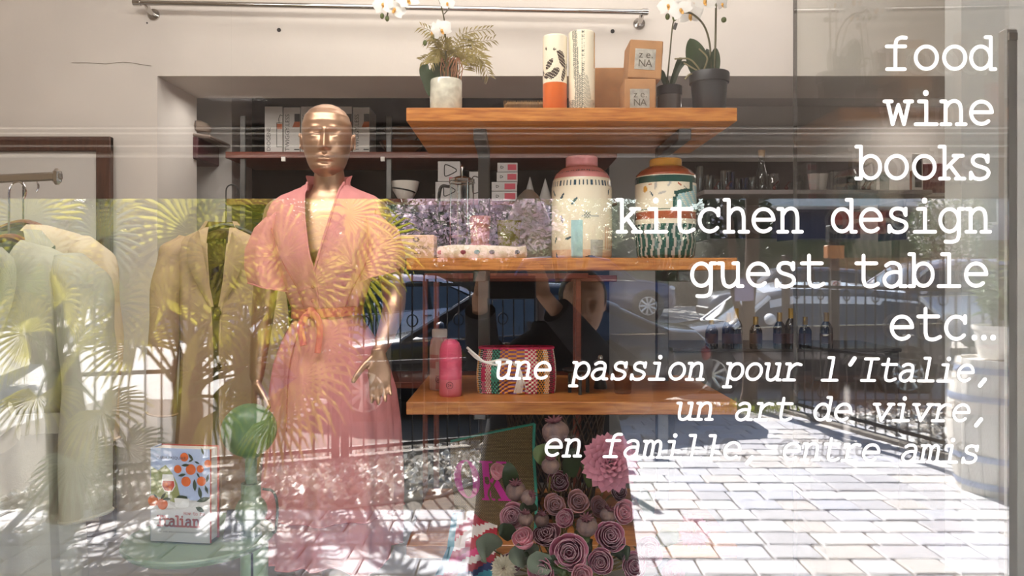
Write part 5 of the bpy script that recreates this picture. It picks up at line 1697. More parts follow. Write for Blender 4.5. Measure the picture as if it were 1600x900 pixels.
# ================================================================== HANGING GARMENTS
def garment(name, label, c, rz, hw, L, mat, dark, lining, open_=.035, belt=None, buttons=0, lap=True, sl=.62, depth=.085, group=None):
    t = thing(name, label, 'coat', c, rz)
    T = ROOTM[t.name]
    tab = [(0., .34, .5, 1.), (.012, .52, .62, 1.), (.03, .78, .8, 1.), (.055, .97, .95, 1.), (.1, 1., 1.1, .9), (.2, .93, 1.2, .6), (.34, .9, 1.2, .25), (.5, .9, 1.15, .2), (.62, .94, 1.15, .25), (.8, 1.02, 1.25, .4), (1., 1.1, 1.3, .55)]
    rows = []; NN = 64
    for i, (q, kw, kd, ko) in enumerate(tab):
        wv = open_ * (ko + .25)
        rx = hw * kw; ry = depth * kd
        ph = math.asin(min(.9, wv / rx))
        r = []
        for k in range(NN + 1):
            a = ph + (2 * PI - 2 * ph) * k / NN
            f_ = (.011 * math.sin(a * 7 + 1.3) + .006 * math.sin(a * 13)) * min(1, q * 1.6)
            r.append(T @ V(((rx + f_) * math.sin(a), -(ry + f_) * math.copysign(abs(math.cos(a)) ** .8, math.cos(a)), -q * L)))
        rows.append(r)
    mb = MB()
    mb.add([p for r in rows for p in r], [(i * (NN + 1) + j, i * (NN + 1) + j + 1, (i + 1) * (NN + 1) + j + 1, (i + 1) * (NN + 1) + j) for i in range(len(rows) - 1) for j in range(NN)])
    bd = mb.build('body', mat, t)
    for sg in (0, -1):
        mb = MB(); mb.tube(spline([r[sg] for r in rows[3:]], 3), .0045, 6, flat=.5); mb.build('front_edge', mat, bd)
    for s in (-1, 1):
        mb = MB()
        pts = spline([V((s * hw * .76, 0.01, -.035)), V((s * hw * 1.02, .0, -.11)), V((s * hw * 1.2, -.02, -.32)), V((s * hw * 1.24, -.045, -sl))], 7)
        n = len(pts); rr = [lerp(.03, .06, min(1, i / (n * .25))) if i < n * .25 else lerp(.06, .05, (i - n * .25) / (n * .75)) for i in range(n)]
        rings = []
        for i, p in enumerate(pts):
            rings.append([T @ (p + V((rr[i] * math.cos(a) + .004 * math.sin(i * .9 + 2 * a), rr[i] * 1.15 * math.sin(a), .006 * math.cos(a) * s))) for a in [2 * PI * k / 22 for k in range(22)]])
        mb.loft(rings, True, False)
        mb.tube(rings[-1] + [rings[-1][0]], .004, 5, False)
        mb.build('sleeve', mat, t)
    if lap:
        for s in (-1, 1):
            mb = MB()
            def lf(u, v):
                # lapel folded back from the front edge
                z = -lerp(.02, .30, v)
                xin = open_ * (1.25 * (1 - v) + .25) * 1.0 + .012 * (1 - v)
                wdt = .085 * math.sin(PI * min(1, (.16 + .84 * (1 - v)))) ** .6 * (1 - v * .75) + .004
                x = xin + u * wdt
                y = -depth * (1.12 + .16 * math.sin(PI * min(1, .2 + v))) - .014 * math.sin(PI * u) * (1 - .5 * v) - .006 + .25 * max(0, x - .09)
                return T @ V((s * x, y, z))
            mb.grid(lf, 8, 12)
            mb.build('lapel', mat, t)
        mb = MB()
        def cf(u, v):
            a = lerp(-2.3, 2.3, u)
            r = hw * .36 + .03 * v
            return T @ V((r * math.sin(a), .012 + r * .62 * math.cos(a) , .014 - .045 * v * abs(math.sin(a * .5 + 0)) + .012 * (1 - v)))
        mb.grid(cf, 24, 4)
        mb.build('collar', mat, t)
    mb = MB(); mb.grid(lambda u, v: T @ V(((u - .5) * hw * .9, depth * .55, -.01 - .3 * v)), 4, 4); mb.build('lining', lining, t)
    mb = MB(); mb.box(T @ V((-.01, depth * .5, -.05)), (.032, .002, .02), (0, 0, rz)); mb.build('neck_label', m_ink, t, False)
    for k in range(buttons):
        z = -.32 - k * .2
        mb = MB(); mb.lathe([(.001, 0), (.013, 0), (.015, .002), (.013, .005), (.009, .004), (.001, .004)], T @ V((open_ * .4 - .004, -depth * 1.33, z)), 18, rot=Matrix.Rotation(PI / 2, 3, 'X')); mb.build('button', dark, t)
    if belt:
        mb = MB(); zz = -belt
        ring = []
        for k in range(49):
            a = 2 * PI * k / 48
            p = V((hw * .96 * math.sin(a), -depth * 1.36 * math.cos(a), zz + .012 * math.sin(a * 2)))
            nn = V((math.sin(a), -math.cos(a), 0))
            ring.append([T @ (p + nn * dx + V((0, 0, dz))) for dx, dz in ((0, -.024), (.006, -.022), (.006, .022), (0, .024), (-.004, 0))])
        mb.loft(ring, True, False); b_ = mb.build('belt', mat, t)
        mb = MB(); mb.ell(T @ V((.055, -depth * 1.45, zz)), (.032, .022, .03), 14, 10); mb.build('belt_knot', mat, b_)
        for pts in ([(.05, 0), (.09, .012), (.135, .045), (.15, .06)], [(.05, -.01), (.1, -.02), (.14, -.002), (.165, .015)], [(.05, -.01), (.075, -.08), (.088, -.2), (.085, -.34)]):
            mb = MB(); mb.tube(spline([T @ V((x, -depth * 1.5 - .012 * i, zz + z)) for i, (x, z) in enumerate(pts)], 5), [.016] * 4 + [.022] * (len(pts) * 5 - 8), 8, flat=.22, upv=(0, -1, .2)); mb.build('belt_end', mat, b_)
    return t, T
m_sagec = M('sage_gabardine', '#aba795', .8, var=.05, scale=20, bump=.08, bscale=300)
m_sagel = M('sage_lining', '#84897a', .8)
m_tan = M('tan_cotton', '#c3b095', .85, var=.05)
m_beige = M('beige_wool', '#b89c7f', .85, var=.06, bump=.1, bscale=200)
m_horn = M('horn_button', '#4a3a1e', .25, coat=.4, var=.3, scale=80)
m_hang = M('hanger_wood', '#7a3a20', .4, var=.2)
def hanger(label, c, rz, hw, mat, hook_h):
    t = thing('coat_hanger', label, 'hanger', c, rz)
    T = ROOTM[t.name]
    mb = MB(); mb.tube(spline([T @ V((x * hw, 0, z)) for x, z in ((-1, -.05), (-.6, -.015), (0, .012), (.6, -.015), (1, -.05))], 5), .012, 8, flat=.8); mb.build('arms', mat, t)
    mb = MB(); hk = [T @ V((0, 0, .01)), T @ V((0, 0, hook_h - .035))] + [T @ V((.022 - .022 * math.cos(a), 0, hook_h - .035 + .024 * math.sin(a))) for a in [PI * k / 8 for k in range(1, 11)]]
    mb.tube(hk, .0025, 6); mb.build('hook', m_chrome if mat == m_hang else m_bplastic, t)
    return t
cs_ = P(14, 376, 1.76)
garment('trench_coat', 'pale sage green coat with lapels, horn buttons and a tied belt on the chrome rail', cs_, math.radians(-7), .185, 1.28, m_sagec, m_horn, m_sagel, .042, .43, 3, True, .63)
hanger('brown wooden hanger holding the sage green coat', cs_ + V((0, .0, -.004)), math.radians(-7), .12, m_hang, .155)
ct_ = P(36, 352, 2.1)
garment('jacket', 'tan cotton jacket hanging behind the sage green coat', ct_, math.radians(-4), .2, .8, m_tan, m_horn, m_tan, .03, None, 0, False, .6)
hanger('brown wooden hanger of the tan jacket', ct_ + V((0, 0, -.004)), 0, .13, m_hang, .15)
cb_ = P(345, 356, 2.85)
garment('long_jacket', 'beige tailored long jacket hanging in the niche behind the mannequin arm', cb_, math.radians(12), .162, 1.15, m_beige, m_horn, m_dwood, .03, None, 2, True, .7)
hb_t = hanger('black hanger on a thin ceiling line holding the beige long jacket', cb_ + V((.02, 0, -.002)), math.radians(12), .14, m_bplastic, .18)
mb = MB(); mb.tube([cb_ + V((.04, 0, .17)), V((cb_.x + .04, cb_.y, 3.4))], .0004, 4); mb.build('hanging_line', glass_mat('nylon', (.97, .97, .97), .02), hb_t)
t = thing('scarf', 'coral red scarf hanging beside the tied belt of the sage coat', 'scarf', P(126, 690, 1.86))
mb = MB()
mb.grid(lambda u, v: P(lerp(112, 128, u) + 10 * v + 4 * math.sin(v * 7 + u), lerp(640, 800, v), 1.86 + .012 * math.sin(u * 6 + v * 4)), 5, 12)
mb.build('cloth', M('coral_cloth', '#c25a52', .85), t)

# ================================================================== BOTTOM SHELF: TOTE, BASKET, THROW
z3 = ZS[3]
D = 2.37
nt_ = None
m_tote = M('jute_weave', '#8d7a52', .85, var=.1)
nt_ = m_tote.node_tree
bt_ = nt_.nodes.new('ShaderNodeTexBrick'); bt_.inputs['Scale'].default_value = 1
bt_.inputs['Color1'].default_value = (*lin('#9c8658'), 1); bt_.inputs['Color2'].default_value = (*lin('#8a7448'), 1); bt_.inputs['Mortar'].default_value = (*lin('#3c3016'), 1)
bt_.inputs['Brick Width'].default_value = .006; bt_.inputs['Row Height'].default_value = .0042; bt_.inputs['Mortar Size'].default_value = .0008
mp_ = nt_.nodes.new('ShaderNodeMapping'); mp_.inputs['Rotation'].default_value = (PI / 2, 0, 0)
tc_ = nt_.nodes.new('ShaderNodeTexCoord'); nt_.links.new(tc_.outputs['Object'], mp_.inputs[0]); nt_.links.new(mp_.outputs[0], bt_.inputs[0])
nt_.links.new(bt_.outputs[0], nt_.nodes['Principled BSDF'].inputs['Base Color'])
bl, br_ = xx(703, D), xx(836, D)
t = thing('tote_bag', 'woven jute tote bag with big magenta letters OK leaning on the bottom shelf', 'bag', ((bl + br_) / 2, D - DC + .05, z3))
def tote(u, v, back=0):
    zt_ = lerp(top(694, D), top(664, D), u)
    x = lerp(bl + .012 * (1 - v), br_ - .0 * (1 - v), u) + .004 * math.sin(v * 6)
    y = D - DC + .012 * math.sin(u * PI * 1.0 + 1.) - .02 * math.sin(PI * v) * math.sin(PI * u) + .03 * v + back * (.09 * math.sin(PI * (.04 + .92 * u)) ** .5 * (1 - .6 * v))
    return V((x, y, lerp(z3 + .001, zt_, v)))
mb = MB(); mb.grid(lambda u, v: tote(u, v), 16, 16); mb.grid(lambda u, v: tote(u, v, 1), 16, 8); mb.grid(lambda u, v: tote(u, 0, v), 16, 3); mb.build('bag', m_tote, t)
m_tealtrim = M('teal_trim', '#3f9a86', .8)
mb = MB(); mb.tube([tote(1, k / 10) for k in range(11)], .005, 7); mb.tube([tote(k / 10, 1) for k in range(11)], .004, 7); mb.build('trim', m_tealtrim, t)
m_mag = M('magenta_print', '#d322a0', .6)
def onbag(a, b):      # px coordinates of the print on the bag front
    u = (xx(a, D) - bl) / (br_ - bl); v = (top(b, D) - z3) / (lerp(top(694, D), top(664, D), u) - z3)
    p = tote(u, v); return p + V((0, -.003, 0))
mb = MB()
oc = (727.5, 751); n = 28
o = [(oc[0] + 20.5 * math.cos(2 * PI * k / n), oc[1] + 29.5 * math.sin(2 * PI * k / n)) for k in range(n)]
i_ = [(oc[0] + 9 * math.cos(2 * PI * k / n), oc[1] + 27 * math.sin(2 * PI * k / n)) for k in range(n)]
mb.add([onbag(*p) for p in o] + [onbag(*p) for p in i_], [(k, (k + 1) % n, n + (k + 1) % n, n + k) for k in range(n)])
mb.build('print_letter', m_mag, t, False)
mb = MB()
for poly in ([(753, 725), (764, 725), (764, 779), (753, 779)], [(749, 722), (770, 722), (770, 725), (749, 725)], [(749, 779), (770, 779), (770, 782), (749, 782)], [(764, 752), (782, 725), (786, 725), (768, 757)], [(766, 751), (774, 744), (792, 779), (780, 779)], [(776, 722), (792, 722), (792, 725), (776, 725)], [(775, 779), (797, 779), (797, 782), (775, 782)]):
    mb.add([onbag(*p) for p in poly], [tuple(range(len(poly)))])
mb.build('print_letter', m_mag, t, False)
# rattan basket behind
c = V((xx(868, 2.62), 2.62 - DC, z3))
t = thing('rattan_basket', 'dark open-weave rattan basket at the back of the bottom shelf', 'basket', c)
mb = MB()
m_rat = M('dark_rattan', '#4a3826', .6, var=.2)
for k in range(26):
    for sg in (-1, 1):
        mb.tube([c + V(((.13 + .05 * q_) * math.cos(a), (.13 + .05 * q_) * math.sin(a), .01 + .37 * q_)) for q_, a in [(j / 8, 2 * PI * k / 26 + sg * 1.1 * j / 8) for j in range(9)]], .0032, 4, False)
mb.build('weave', m_rat, t)
for z_, r_ in ((.006, .13), (.38, .18)):
    mb = MB(); mb.tube([c + V((r_ * math.cos(a), r_ * math.sin(a), z_)) for a in [2 * PI * k / 48 for k in range(49)]], .008, 8, False); mb.build('rim', m_rat, t)
# striped throw hanging over the front of the board
t = thing('striped_throw', 'striped red, pink and teal throw with a navy fringe hanging over the bottom shelf', 'throw', P(712, 850, 2.22))
tcol = ['#3f8fa0', '#e7ddd6', '#b5263a', '#e7ddd6', '#b5263a', '#d93a78', '#e0d7d0', '#a03040', '#2d3a66']
tm = [M('throw_%d' % i, k, .9) for i, k in enumerate(tcol)]
mb = MB()
def tw(u, v):
    fold = .012 * math.sin(u * 17) * (.4 + .6 * v)
    if v < .3:
        q_ = v / .3
        return V((xx(lerp(700, 776, u), 2.25), lerp(2.40, 2.225, q_) - DC + .0, z3 + .012 + .055 * (1 - q_) * (.6 + .4 * math.sin(u * 5)) + fold * .5))
    q_ = (v - .3) / .7
    return V((xx(lerp(lerp(700, 668, q_), lerp(776, 762, q_), u), 2.22), 2.215 - DC - .012 - .006 * math.sin(q_ * 3) + fold, z3 + .012 - .14 * q_ - .02 * u * q_))
nu, nv = 36, 36
vs = [tw(i / nu, j / nv) for j in range(nv + 1) for i in range(nu + 1)]
mb.v = [tuple(p) for p in vs]
for j in range(nv):
    for i in range(nu):
        mb.f.append([j * (nu + 1) + i, j * (nu + 1) + i + 1, (j + 1) * (nu + 1) + i + 1, (j + 1) * (nu + 1) + i])
        k = int((j + (i * .35)) / 3.6) % 9
        mb.m.append(0 if i < 5 and j < 26 else k)
mb.build('cloth', tm, t)
m_navy_f = M('navy_fringe', '#1c2340', .9)
mb = MB()
for i in range(46):
    u = i / 45
    p = tw(u, 1)
    mb.tube(spline([p, p + V((random.uniform(-.008, .004), -.003, -.05)), p + V((random.uniform(-.028, .006), random.uniform(-.008, .004), -.12))], 3), .0026, 5)
mb.build('fringe', m_navy_f, t)

# ================================================================== BOUQUET OF SILK FLOWERS
BX, BD = xx(882, 1.98), 1.98
vase_c = V((BX, BD - DC, ZF))
t = thing('floor_vase', 'tall dark floor vase holding the silk flower bouquet', 'vase', vase_c)
mb = MB(); mb.lathe([(.001, .001), (.09, 0), (.1, .01), (.13, .2), (.12, .34), (.085, .42), (.09, .46), (.084, .46), (.078, .42), (.11, .34), (.001, .05)], vase_c, 40); mb.build('vase', M('dark_vase', '#2a2624', .3, coat=.3), t)
mouth = vase_c + V((0, 0, .44))
m_rosec = [M('rose_mauve', '#b0637a', .7, var=.12, scale=25, trl=.15), M('rose_dusty', '#c27d8c', .7, var=.12, scale=25, trl=.15), M('rose_pink', '#d98c98', .65, var=.1, scale=25, trl=.15), M('rose_pale', '#b07c74', .7, var=.15, scale=25, trl=.15), M('rose_plum', '#69343f', .75, var=.2, scale=25, trl=.1)]
m_pod = M('poppy_pod', '#57454f', .6, var=.25, scale=30, col2='#86695a')
m_rim_p = M('petal_rim', '#c39aa2', .7)
m_crown = M('pod_crown', '#5e2d36', .7, var=.2)
m_fstem = M('flower_stem', '#6a5a2c', .6, var=.2)
def stem(t, c, d):
    mb = MB()
    m_ = mouth + V((random.uniform(-.05, .05), random.uniform(-.04, .04), 0))
    if c.z < mouth.z + .08: m_ = mouth + V(((c.x - mouth.x) * .3, .02, -.12))
    mb.tube(spline([c - d * .012, c - d * .07 + V((0, .01, -.02)), (c + m_) / 2 + V((0, .03, 0)), m_], 5), .0032, 6)
    mb.build('stem', m_fstem, t)
def rose(c, R_, face, mat, label, layers=6, openk=1., group='silk roses of the bouquet', petals=None):
    t = thing('silk_rose', label, 'flower', c, 0, group)
    d = V(face).normalized(); fr = frame(d)
    rnd = random.Random(int(c.x * 9999))
    mb = MB(); lip = MB()
    # tight spiral heart
    for l in range(layers):
        q_ = (l + .6) / layers
        n = 3 + (l > 1) + (l > 3)
        for k in range(n):
            a0 = 2 * PI * k / n + l * 1.1 + rnd.uniform(-.3, .3); jr = rnd.uniform(.86, 1.12); jz = rnd.uniform(-.1, .1) * R_
            span = 2 * PI / n * .72
            rb = R_ * (.05 + .72 * q_)
            hh = R_ * (1.12 - .3 * q_)
            fl = openk * (.03 + .5 * q_ ** 3)
            def fn(u, v):
                a = a0 + (u - .5) * 2 * span
                edge = 1 - .25 * abs(2 * u - 1) ** 2.5
                vv = v * edge
                r = rb * (.62 + .42 * math.sin(vv * PI * .6)) + R_ * fl * max(0, vv - .55) ** 2 * 2.2 + R_ * .012 * math.sin(a * 7 + l)
                r += R_ * .05 * (u - .5)
                r *= jr; z_ = jz + hh * (vv - .55) - R_ * fl * max(0, vv - .78) * 1.1
                return c + fr @ V((r * math.cos(a), r * math.sin(a), z_))
            mb.grid(fn, 7, 6)
            lip.tube([fn(j / 7, .985) for j in range(8)], R_ * .016, 4, True)
    mb.ell(c - d * R_ * .35, (R_ * .5, R_ * .5, R_ * .45), 14, 8, fr)
    pt_o = mb.build('petals', mat, t, angle=180)
    lip.build('petal_rims', m_rim_p, pt_o)
    mb = MB()
    for k in range(5):
        a = 2 * PI * k / 5
        b = c - d * R_ * .55
        o_ = fr @ V((math.cos(a), math.sin(a), .2))
        w_ = fr @ V((-math.sin(a), math.cos(a), 0)) * R_ * .18
        mb.add([b - w_, b + w_, b + o_ * R_ * .75], [(0, 1, 2)])
    mb.build('sepal', m_leaf, t, False)
    stem(t, c - d * R_ * .5, d)
    return t
def FP(px, py, d=1.95): return P(px, py, d)
kF = 1.95 / F
random.seed(21)
for (px, py, r, d, fc, mi, lay, ok_, lab) in (
    (890, 862, 31, 1.86, (-.15, -1, .25), 0, 7, 1., 'biggest open mauve silk rose with a pale heart, low in the middle of the bouquet'),
    (884, 812, 19, 1.92, (-.5, -.7, .5), 0, 6, .5, 'half open mauve silk rose turned left above the biggest rose'),
    (953, 838, 27, 1.9, (.1, -1, .5), 0, 7, .9, 'open mauve silk rose right of the biggest rose'),
    (939, 878, 23, 1.86, (-.2, -1, .3), 0, 7, .8, 'mauve silk rose low between the two largest roses'),
    (854, 838, 24, 1.93, (-.2, -.6, .9), 4, 6, .9, 'dark plum silk rose tucked behind the biggest rose'),
    (988, 884, 24, 1.9, (.3, -1, .3), 0, 6, .9, 'mauve silk rose at the lower right edge of the bouquet'),
    (818, 842, 23, 1.88, (-.35, -.6, 1.0), 2, 4, .15, 'cup shaped bright pink silk bloom left of the biggest rose'),
    (778, 738, 17, 2.0, (.3, -.6, 1.), 2, 4, .15, 'small pink silk bud in front of the magenta letters'),
    (802, 806, 24, 1.95, (-.3, -1, .3), 1, 6, .9, 'dusty pink silk rose at the left side of the bouquet'),
    (867, 790, 20, 1.98, (0, -1, .6), 3, 5, .9, 'brownish silk rose in the middle of the bouquet'),
    (903, 784, 19, 1.98, (.1, -1, .4), 3, 5, 1., 'pale dried looking silk rose above the half open mauve one'),
    (934, 792, 18, 2.0, (.4, -1, .4), 3, 5, 1., 'pale brown silk rose right below the dahlia'),
    (873, 752, 19, 2.02, (.1, -1, .5), 4, 5, 1., 'dark plum silk rose below the grey poppy head'),
    (972, 800, 22, 1.93, (.5, -1, .3), 2, 5, .7, 'pink silk rose at the right below the dahlia'),
    (1010, 862, 26, 1.93, (.5, -1, .4), 1, 6, .9, 'dusty pink silk rose farthest right, washed out by the pavement reflection'),
    (1050, 895, 24, 1.95, (.5, -1, .4), 2, 5, .8, 'pink silk rose in the bottom right corner of the bouquet'),
    (846, 893, 22, 1.84, (-.2, -1, .4), 0, 6, .9, 'mauve silk rose low at the left of the biggest rose, cut by the bottom edge'),
    (908, 899, 20, 1.83, (.1, -1, .4), 2, 6, .8, 'pink silk rose at the bottom edge right under the biggest rose'),
    (966, 768, 17, 1.97, (.4, -1, .5), 4, 5, .9, 'small plum silk rose under the right side of the dahlia'),
    (800, 880, 20, 1.92, (-.3, -1, .4), 4, 5, .9, 'dark plum silk rose at the lower left of the bouquet')):
    rose(FP(px, py, d), r * d / F, fc, m_rosec[mi], lab, lay, ok_)
# dahlia and chrysanthemum: petals on a phyllotaxis dome
def dahlia(c, R_, face, mat, label, n=110, name='silk_dahlia', w=.17):
    t = thing(name, label, 'flower', c)
    d = V(face).normalized(); fr = frame(d)
    mb = MB()
    for i in range(n):
        q_ = (i + .5) / n
        th = math.acos(1 - 1.25 * q_) if q_ < .99 else 1.7
        a = i * 2.39996
        L = R_ * (.35 + .65 * q_ ** .5)
        o_ = V((math.sin(th) * math.cos(a), math.sin(th) * math.sin(a), math.cos(th)))
        s_ = V((-math.sin(a), math.cos(a), 0))
        u_ = o_.cross(s_)
        W_ = R_ * w * (.5 + .5 * q_)
        base = c + fr @ (o_ * L * .35)
        mid = c + fr @ (o_ * L * .75 + u_ * L * .02)
        tip = c + fr @ (o_ * L * 1.02 - u_ * L * -.06)
        sw = fr @ s_ * W_; uw = fr @ u_ * W_ * .6
        mb.add([base - sw * .5, base + sw * .5, mid - sw + uw * -.4, mid - uw * -.4, mid + sw + uw * -.4, tip], [(0, 1, 3), (0, 3, 2), (1, 4, 3), (2, 3, 5), (3, 4, 5)])
    mb.build('petals', mat, t, angle=60)
    stem(t, c - d * R_ * .3, d)
dahlia(FP(954, 722, 1.95), 48 * 1.95 / F, (-.1, -1, .35), m_rosec[1], 'large dusty pink silk dahlia at the top right of the bouquet', 84, w=.25)
dahlia(FP(787, 888, 1.9), 22 * kF, (-.2, -1, .5), M('cream_petal', '#c9bfa8', .7, var=.15, trl=.15), 'cream white silk chrysanthemum at the lower left of the bouquet', 70, 'silk_chrysanthemum', .13)
dahlia(FP(1085, 830, 2.0), 30 * kF, (.3, -1, .5), m_rosec[2], 'pink silk dahlia at the right, pale behind the pavement reflection', 90)
def pod(px, py, r, d, lab, face=(0, -.35, 1)):
    R_ = r * d / F
    c = FP(px, py, d)
    t = thing('poppy_head', lab, 'seed head', c, 0, 'poppy seed heads of the bouquet')
    fr = frame(V(face).normalized())
    mb = MB()
    rings = []
    for (k, z_) in ((.12, -.95), (.3, -.88), (.75, -.6), (1., -.1), (.97, .3), (.75, .62), (.5, .78), (.45, .86)):
        rings.append([c + fr @ V((R_ * k * (1 + .035 * math.cos(9 * a)) * math.cos(a), R_ * k * (1 + .035 * math.cos(9 * a)) * math.sin(a), R_ * z_)) for a in [2 * PI * j / 36 for j in range(36)]])
    mb.loft(rings); mb.build('pod', m_pod, t)
    mb = MB()
    for k in range(9):
        a = 2 * PI * k / 9
        mb.tube([c + fr @ V((0, 0, R_ * .9)), c + fr @ V((R_ * .4 * math.cos(a), R_ * .4 * math.sin(a), R_ * 1.0)), c + fr @ V((R_ * .66 * math.cos(a), R_ * .66 * math.sin(a), R_ * 1.12))], [R_ * .12, R_ * .11, R_ * .05], 5)
    mb.build('crown', m_crown, t)
    stem(t, c - (fr @ V((0, 0, R_))) * .9, fr @ V((0, 0, 1)))
pod(868, 676, 21, 2.0, 'largest grey poppy seed head standing highest in the bouquet', (-.15, -.2, 1))
pod(806, 768, 16, 1.97, 'grey poppy seed head with red crown at the left of the bouquet', (-.05, -.4, 1))
pod(825, 778, 12, 1.95, 'small brownish poppy seed head touching a bigger grey one', (.5, -.5, .6))
pod(860, 728, 14, 1.98, 'round grey poppy seed head below the largest one', (.0, -.3, 1))
pod(917, 822, 17, 1.87, 'golden brown poppy seed head beside the half open mauve rose', (-.1, -.5, 1))
pod(821, 811, 12, 1.92, 'small tan poppy seed head above the bright pink bloom', (0, -.3, 1))
pod(846, 812, 12, 1.95, 'small purple poppy seed head right of the tan one', (.1, -.4, 1))
pod(950, 806, 13, 1.93, 'grey poppy seed head under the dahlia', (.2, -.3, 1))
def bleaf(px, py, px2, py2, w, d, mat, lab):
    a, b = FP(px, py, d), FP(px2, py2, d - .03)
    t = thing('silk_leaf_spray', lab, 'leaf', a)
    strap_leaf(t, [a, a.lerp(b, .35) + V((0, -.01, .012)), a.lerp(b, .7) + V((0, -.012, .008)), b], w, mat, 'leaf', .2)
    mb = MB(); mb.tube([a, (a + mouth) / 2 + V((0, .02, 0)), mouth + V((0, .01, -.05))], .0022, 5); mb.build('stem', m_fstem, t)
m_greyl = M('grey_leaf', '#6f7a66', .6, var=.2, trl=.15)
for i, (a, b, c_, d_, w_, dd, m_, lab) in enumerate(((835, 868, 795, 872, .034, 1.9, m_greyl, 'broad grey-green silk leaf lying left of the biggest rose'), (845, 880, 838, 898, .034, 1.86, m_greyl, 'grey-green silk leaf hanging below the biggest rose'), (905, 895, 870, 892, .03, 1.88, m_leaf, 'green silk leaf at the foot of the bouquet'), (998, 770, 1018, 808, .02, 1.94, m_leafd, 'dark green silk leaf pointing down right of the dahlia'), (866, 720, 832, 708, .032, 2.02, m_leaf, 'light green silk leaf left of the largest poppy head'), (800, 770, 794, 722, .022, 2.0, m_leafd, 'dark narrow silk leaf beside the pink bud'), (772, 860, 745, 858, .04, 1.95, m_greyl, 'pale silk leaf over the striped throw'), (890, 745, 896, 700, .024, 2.03, m_leafd, 'dark silk leaf rising behind the plum rose'), (925, 760, 915, 715, .02, 2.03, m_leaf, 'narrow silk leaf left of the dahlia'), (962, 870, 985, 862, .024, 1.92, m_leafd, 'dark silk leaf between the right hand roses'), (833, 800, 812, 795, .02, 1.97, m_leafd, 'dark small silk leaf near the tan poppy head'), (905, 835, 915, 850, .018, 1.9, m_leaf, 'small green silk leaf beside the golden poppy head'), (868, 880, 858, 898, .024, 1.87, m_leafd, 'dark silk leaf between the two lowest mauve roses'), (925, 850, 905, 880, .02, 1.9, m_leafd, 'dark silk leaf right of the biggest rose'), (800, 842, 780, 822, .022, 1.95, m_leafd, 'dark silk leaf left of the bright pink bloom'), (830, 858, 812, 866, .02, 1.91, m_leafd, 'dark silk leaf under the bright pink bloom'), (1030, 850, 1060, 830, .026, 1.97, m_leaf, 'green silk leaf at the far right of the bouquet'))):
    bleaf(a, b, c_, d_, w_, dd, m_, lab)
# ================================================================== THE STREET BEHIND THE LENS, SEEN IN THE GLASS
random.seed(5)
m_tyre = M('tyre', '#1b1b1c', .8)
m_rim = M('alloy', '#b9bbbf', .25, metal=.9)
m_cglass = M('car_glass', '#1a2126', .03, spec=.9, coat=1.)
m_lampg = M('headlight', '#dfe6ea', .08, coat=1.)
m_lampr = M('tail_light', '#8e1d1d', .2, coat=.5)
m_blacktrim = M('black_trim', '#161617', .5)
KIND = {
 # stations: x from the front (0) to the rear, bottom, belt height, half width ; cabin: (x, z) outline base/roof
 'sedan': dict(L=4.5, W=1.8, fw=.82, rw=3.3, r=.32,
   body=[(0, .34, .52, .56), (.06, .26, .64, .68), (.25, .22, .70, .78), (.7, .2, .78, .86), (1.35, .2, .88, .9), (2.2, .2, .93, .9), (3.2, .2, .95, .9), (3.95, .22, .96, .86), (4.32, .28, .94, .78), (4.5, .36, .8, .64)],
   cab=[(1.2, .86, .86, .74), (1.95, .9, 1.36, .74), (2.4, .93, 1.44, .73), (2.9, .94, 1.42, .72), (3.5, .94, 1.2, .72), (4.0, .95, .97, .72)]),
 'hatch': dict(L=3.85, W=1.72, fw=.68, rw=3.2, r=.31,
   body=[(0, .36, .56, .56), (.05, .26, .7, .7), (.2, .2, .8, .8), (.6, .2, .88, .85), (1.05, .2, .95, .86), (1.8, .2, .97, .86), (2.8, .2, .99, .86), (3.5, .22, 1.0, .84), (3.78, .26, .98, .78), (3.85, .34, .9, .72)],
   cab=[(.98, .93, .94, .74), (1.48, .95, 1.36, .72), (1.8, .96, 1.42, .72), (2.8, .98, 1.41, .72), (3.45, .99, 1.35, .70), (3.74, 1.0, 1.05, .70)]),
 'suv': dict(L=4.4, W=1.85, fw=.8, rw=3.5, r=.36,
   body=[(0, .42, .68, .6), (.06, .32, .84, .74), (.25, .28, .93, .84), (.7, .26, 1.0, .9), (1.2, .26, 1.06, .92), (2.2, .26, 1.08, .92), (3.3, .26, 1.1, .92), (4.1, .28, 1.1, .9), (4.33, .34, 1.06, .84), (4.4, .44, .94, .76)],
   cab=[(1.1, 1.04, 1.05, .78), (1.75, 1.06, 1.56, .76), (2.2, 1.07, 1.65, .76), (3.2, 1.09, 1.65, .75), (4.0, 1.1, 1.58, .74), (4.28, 1.1, 1.14, .74)]),
}
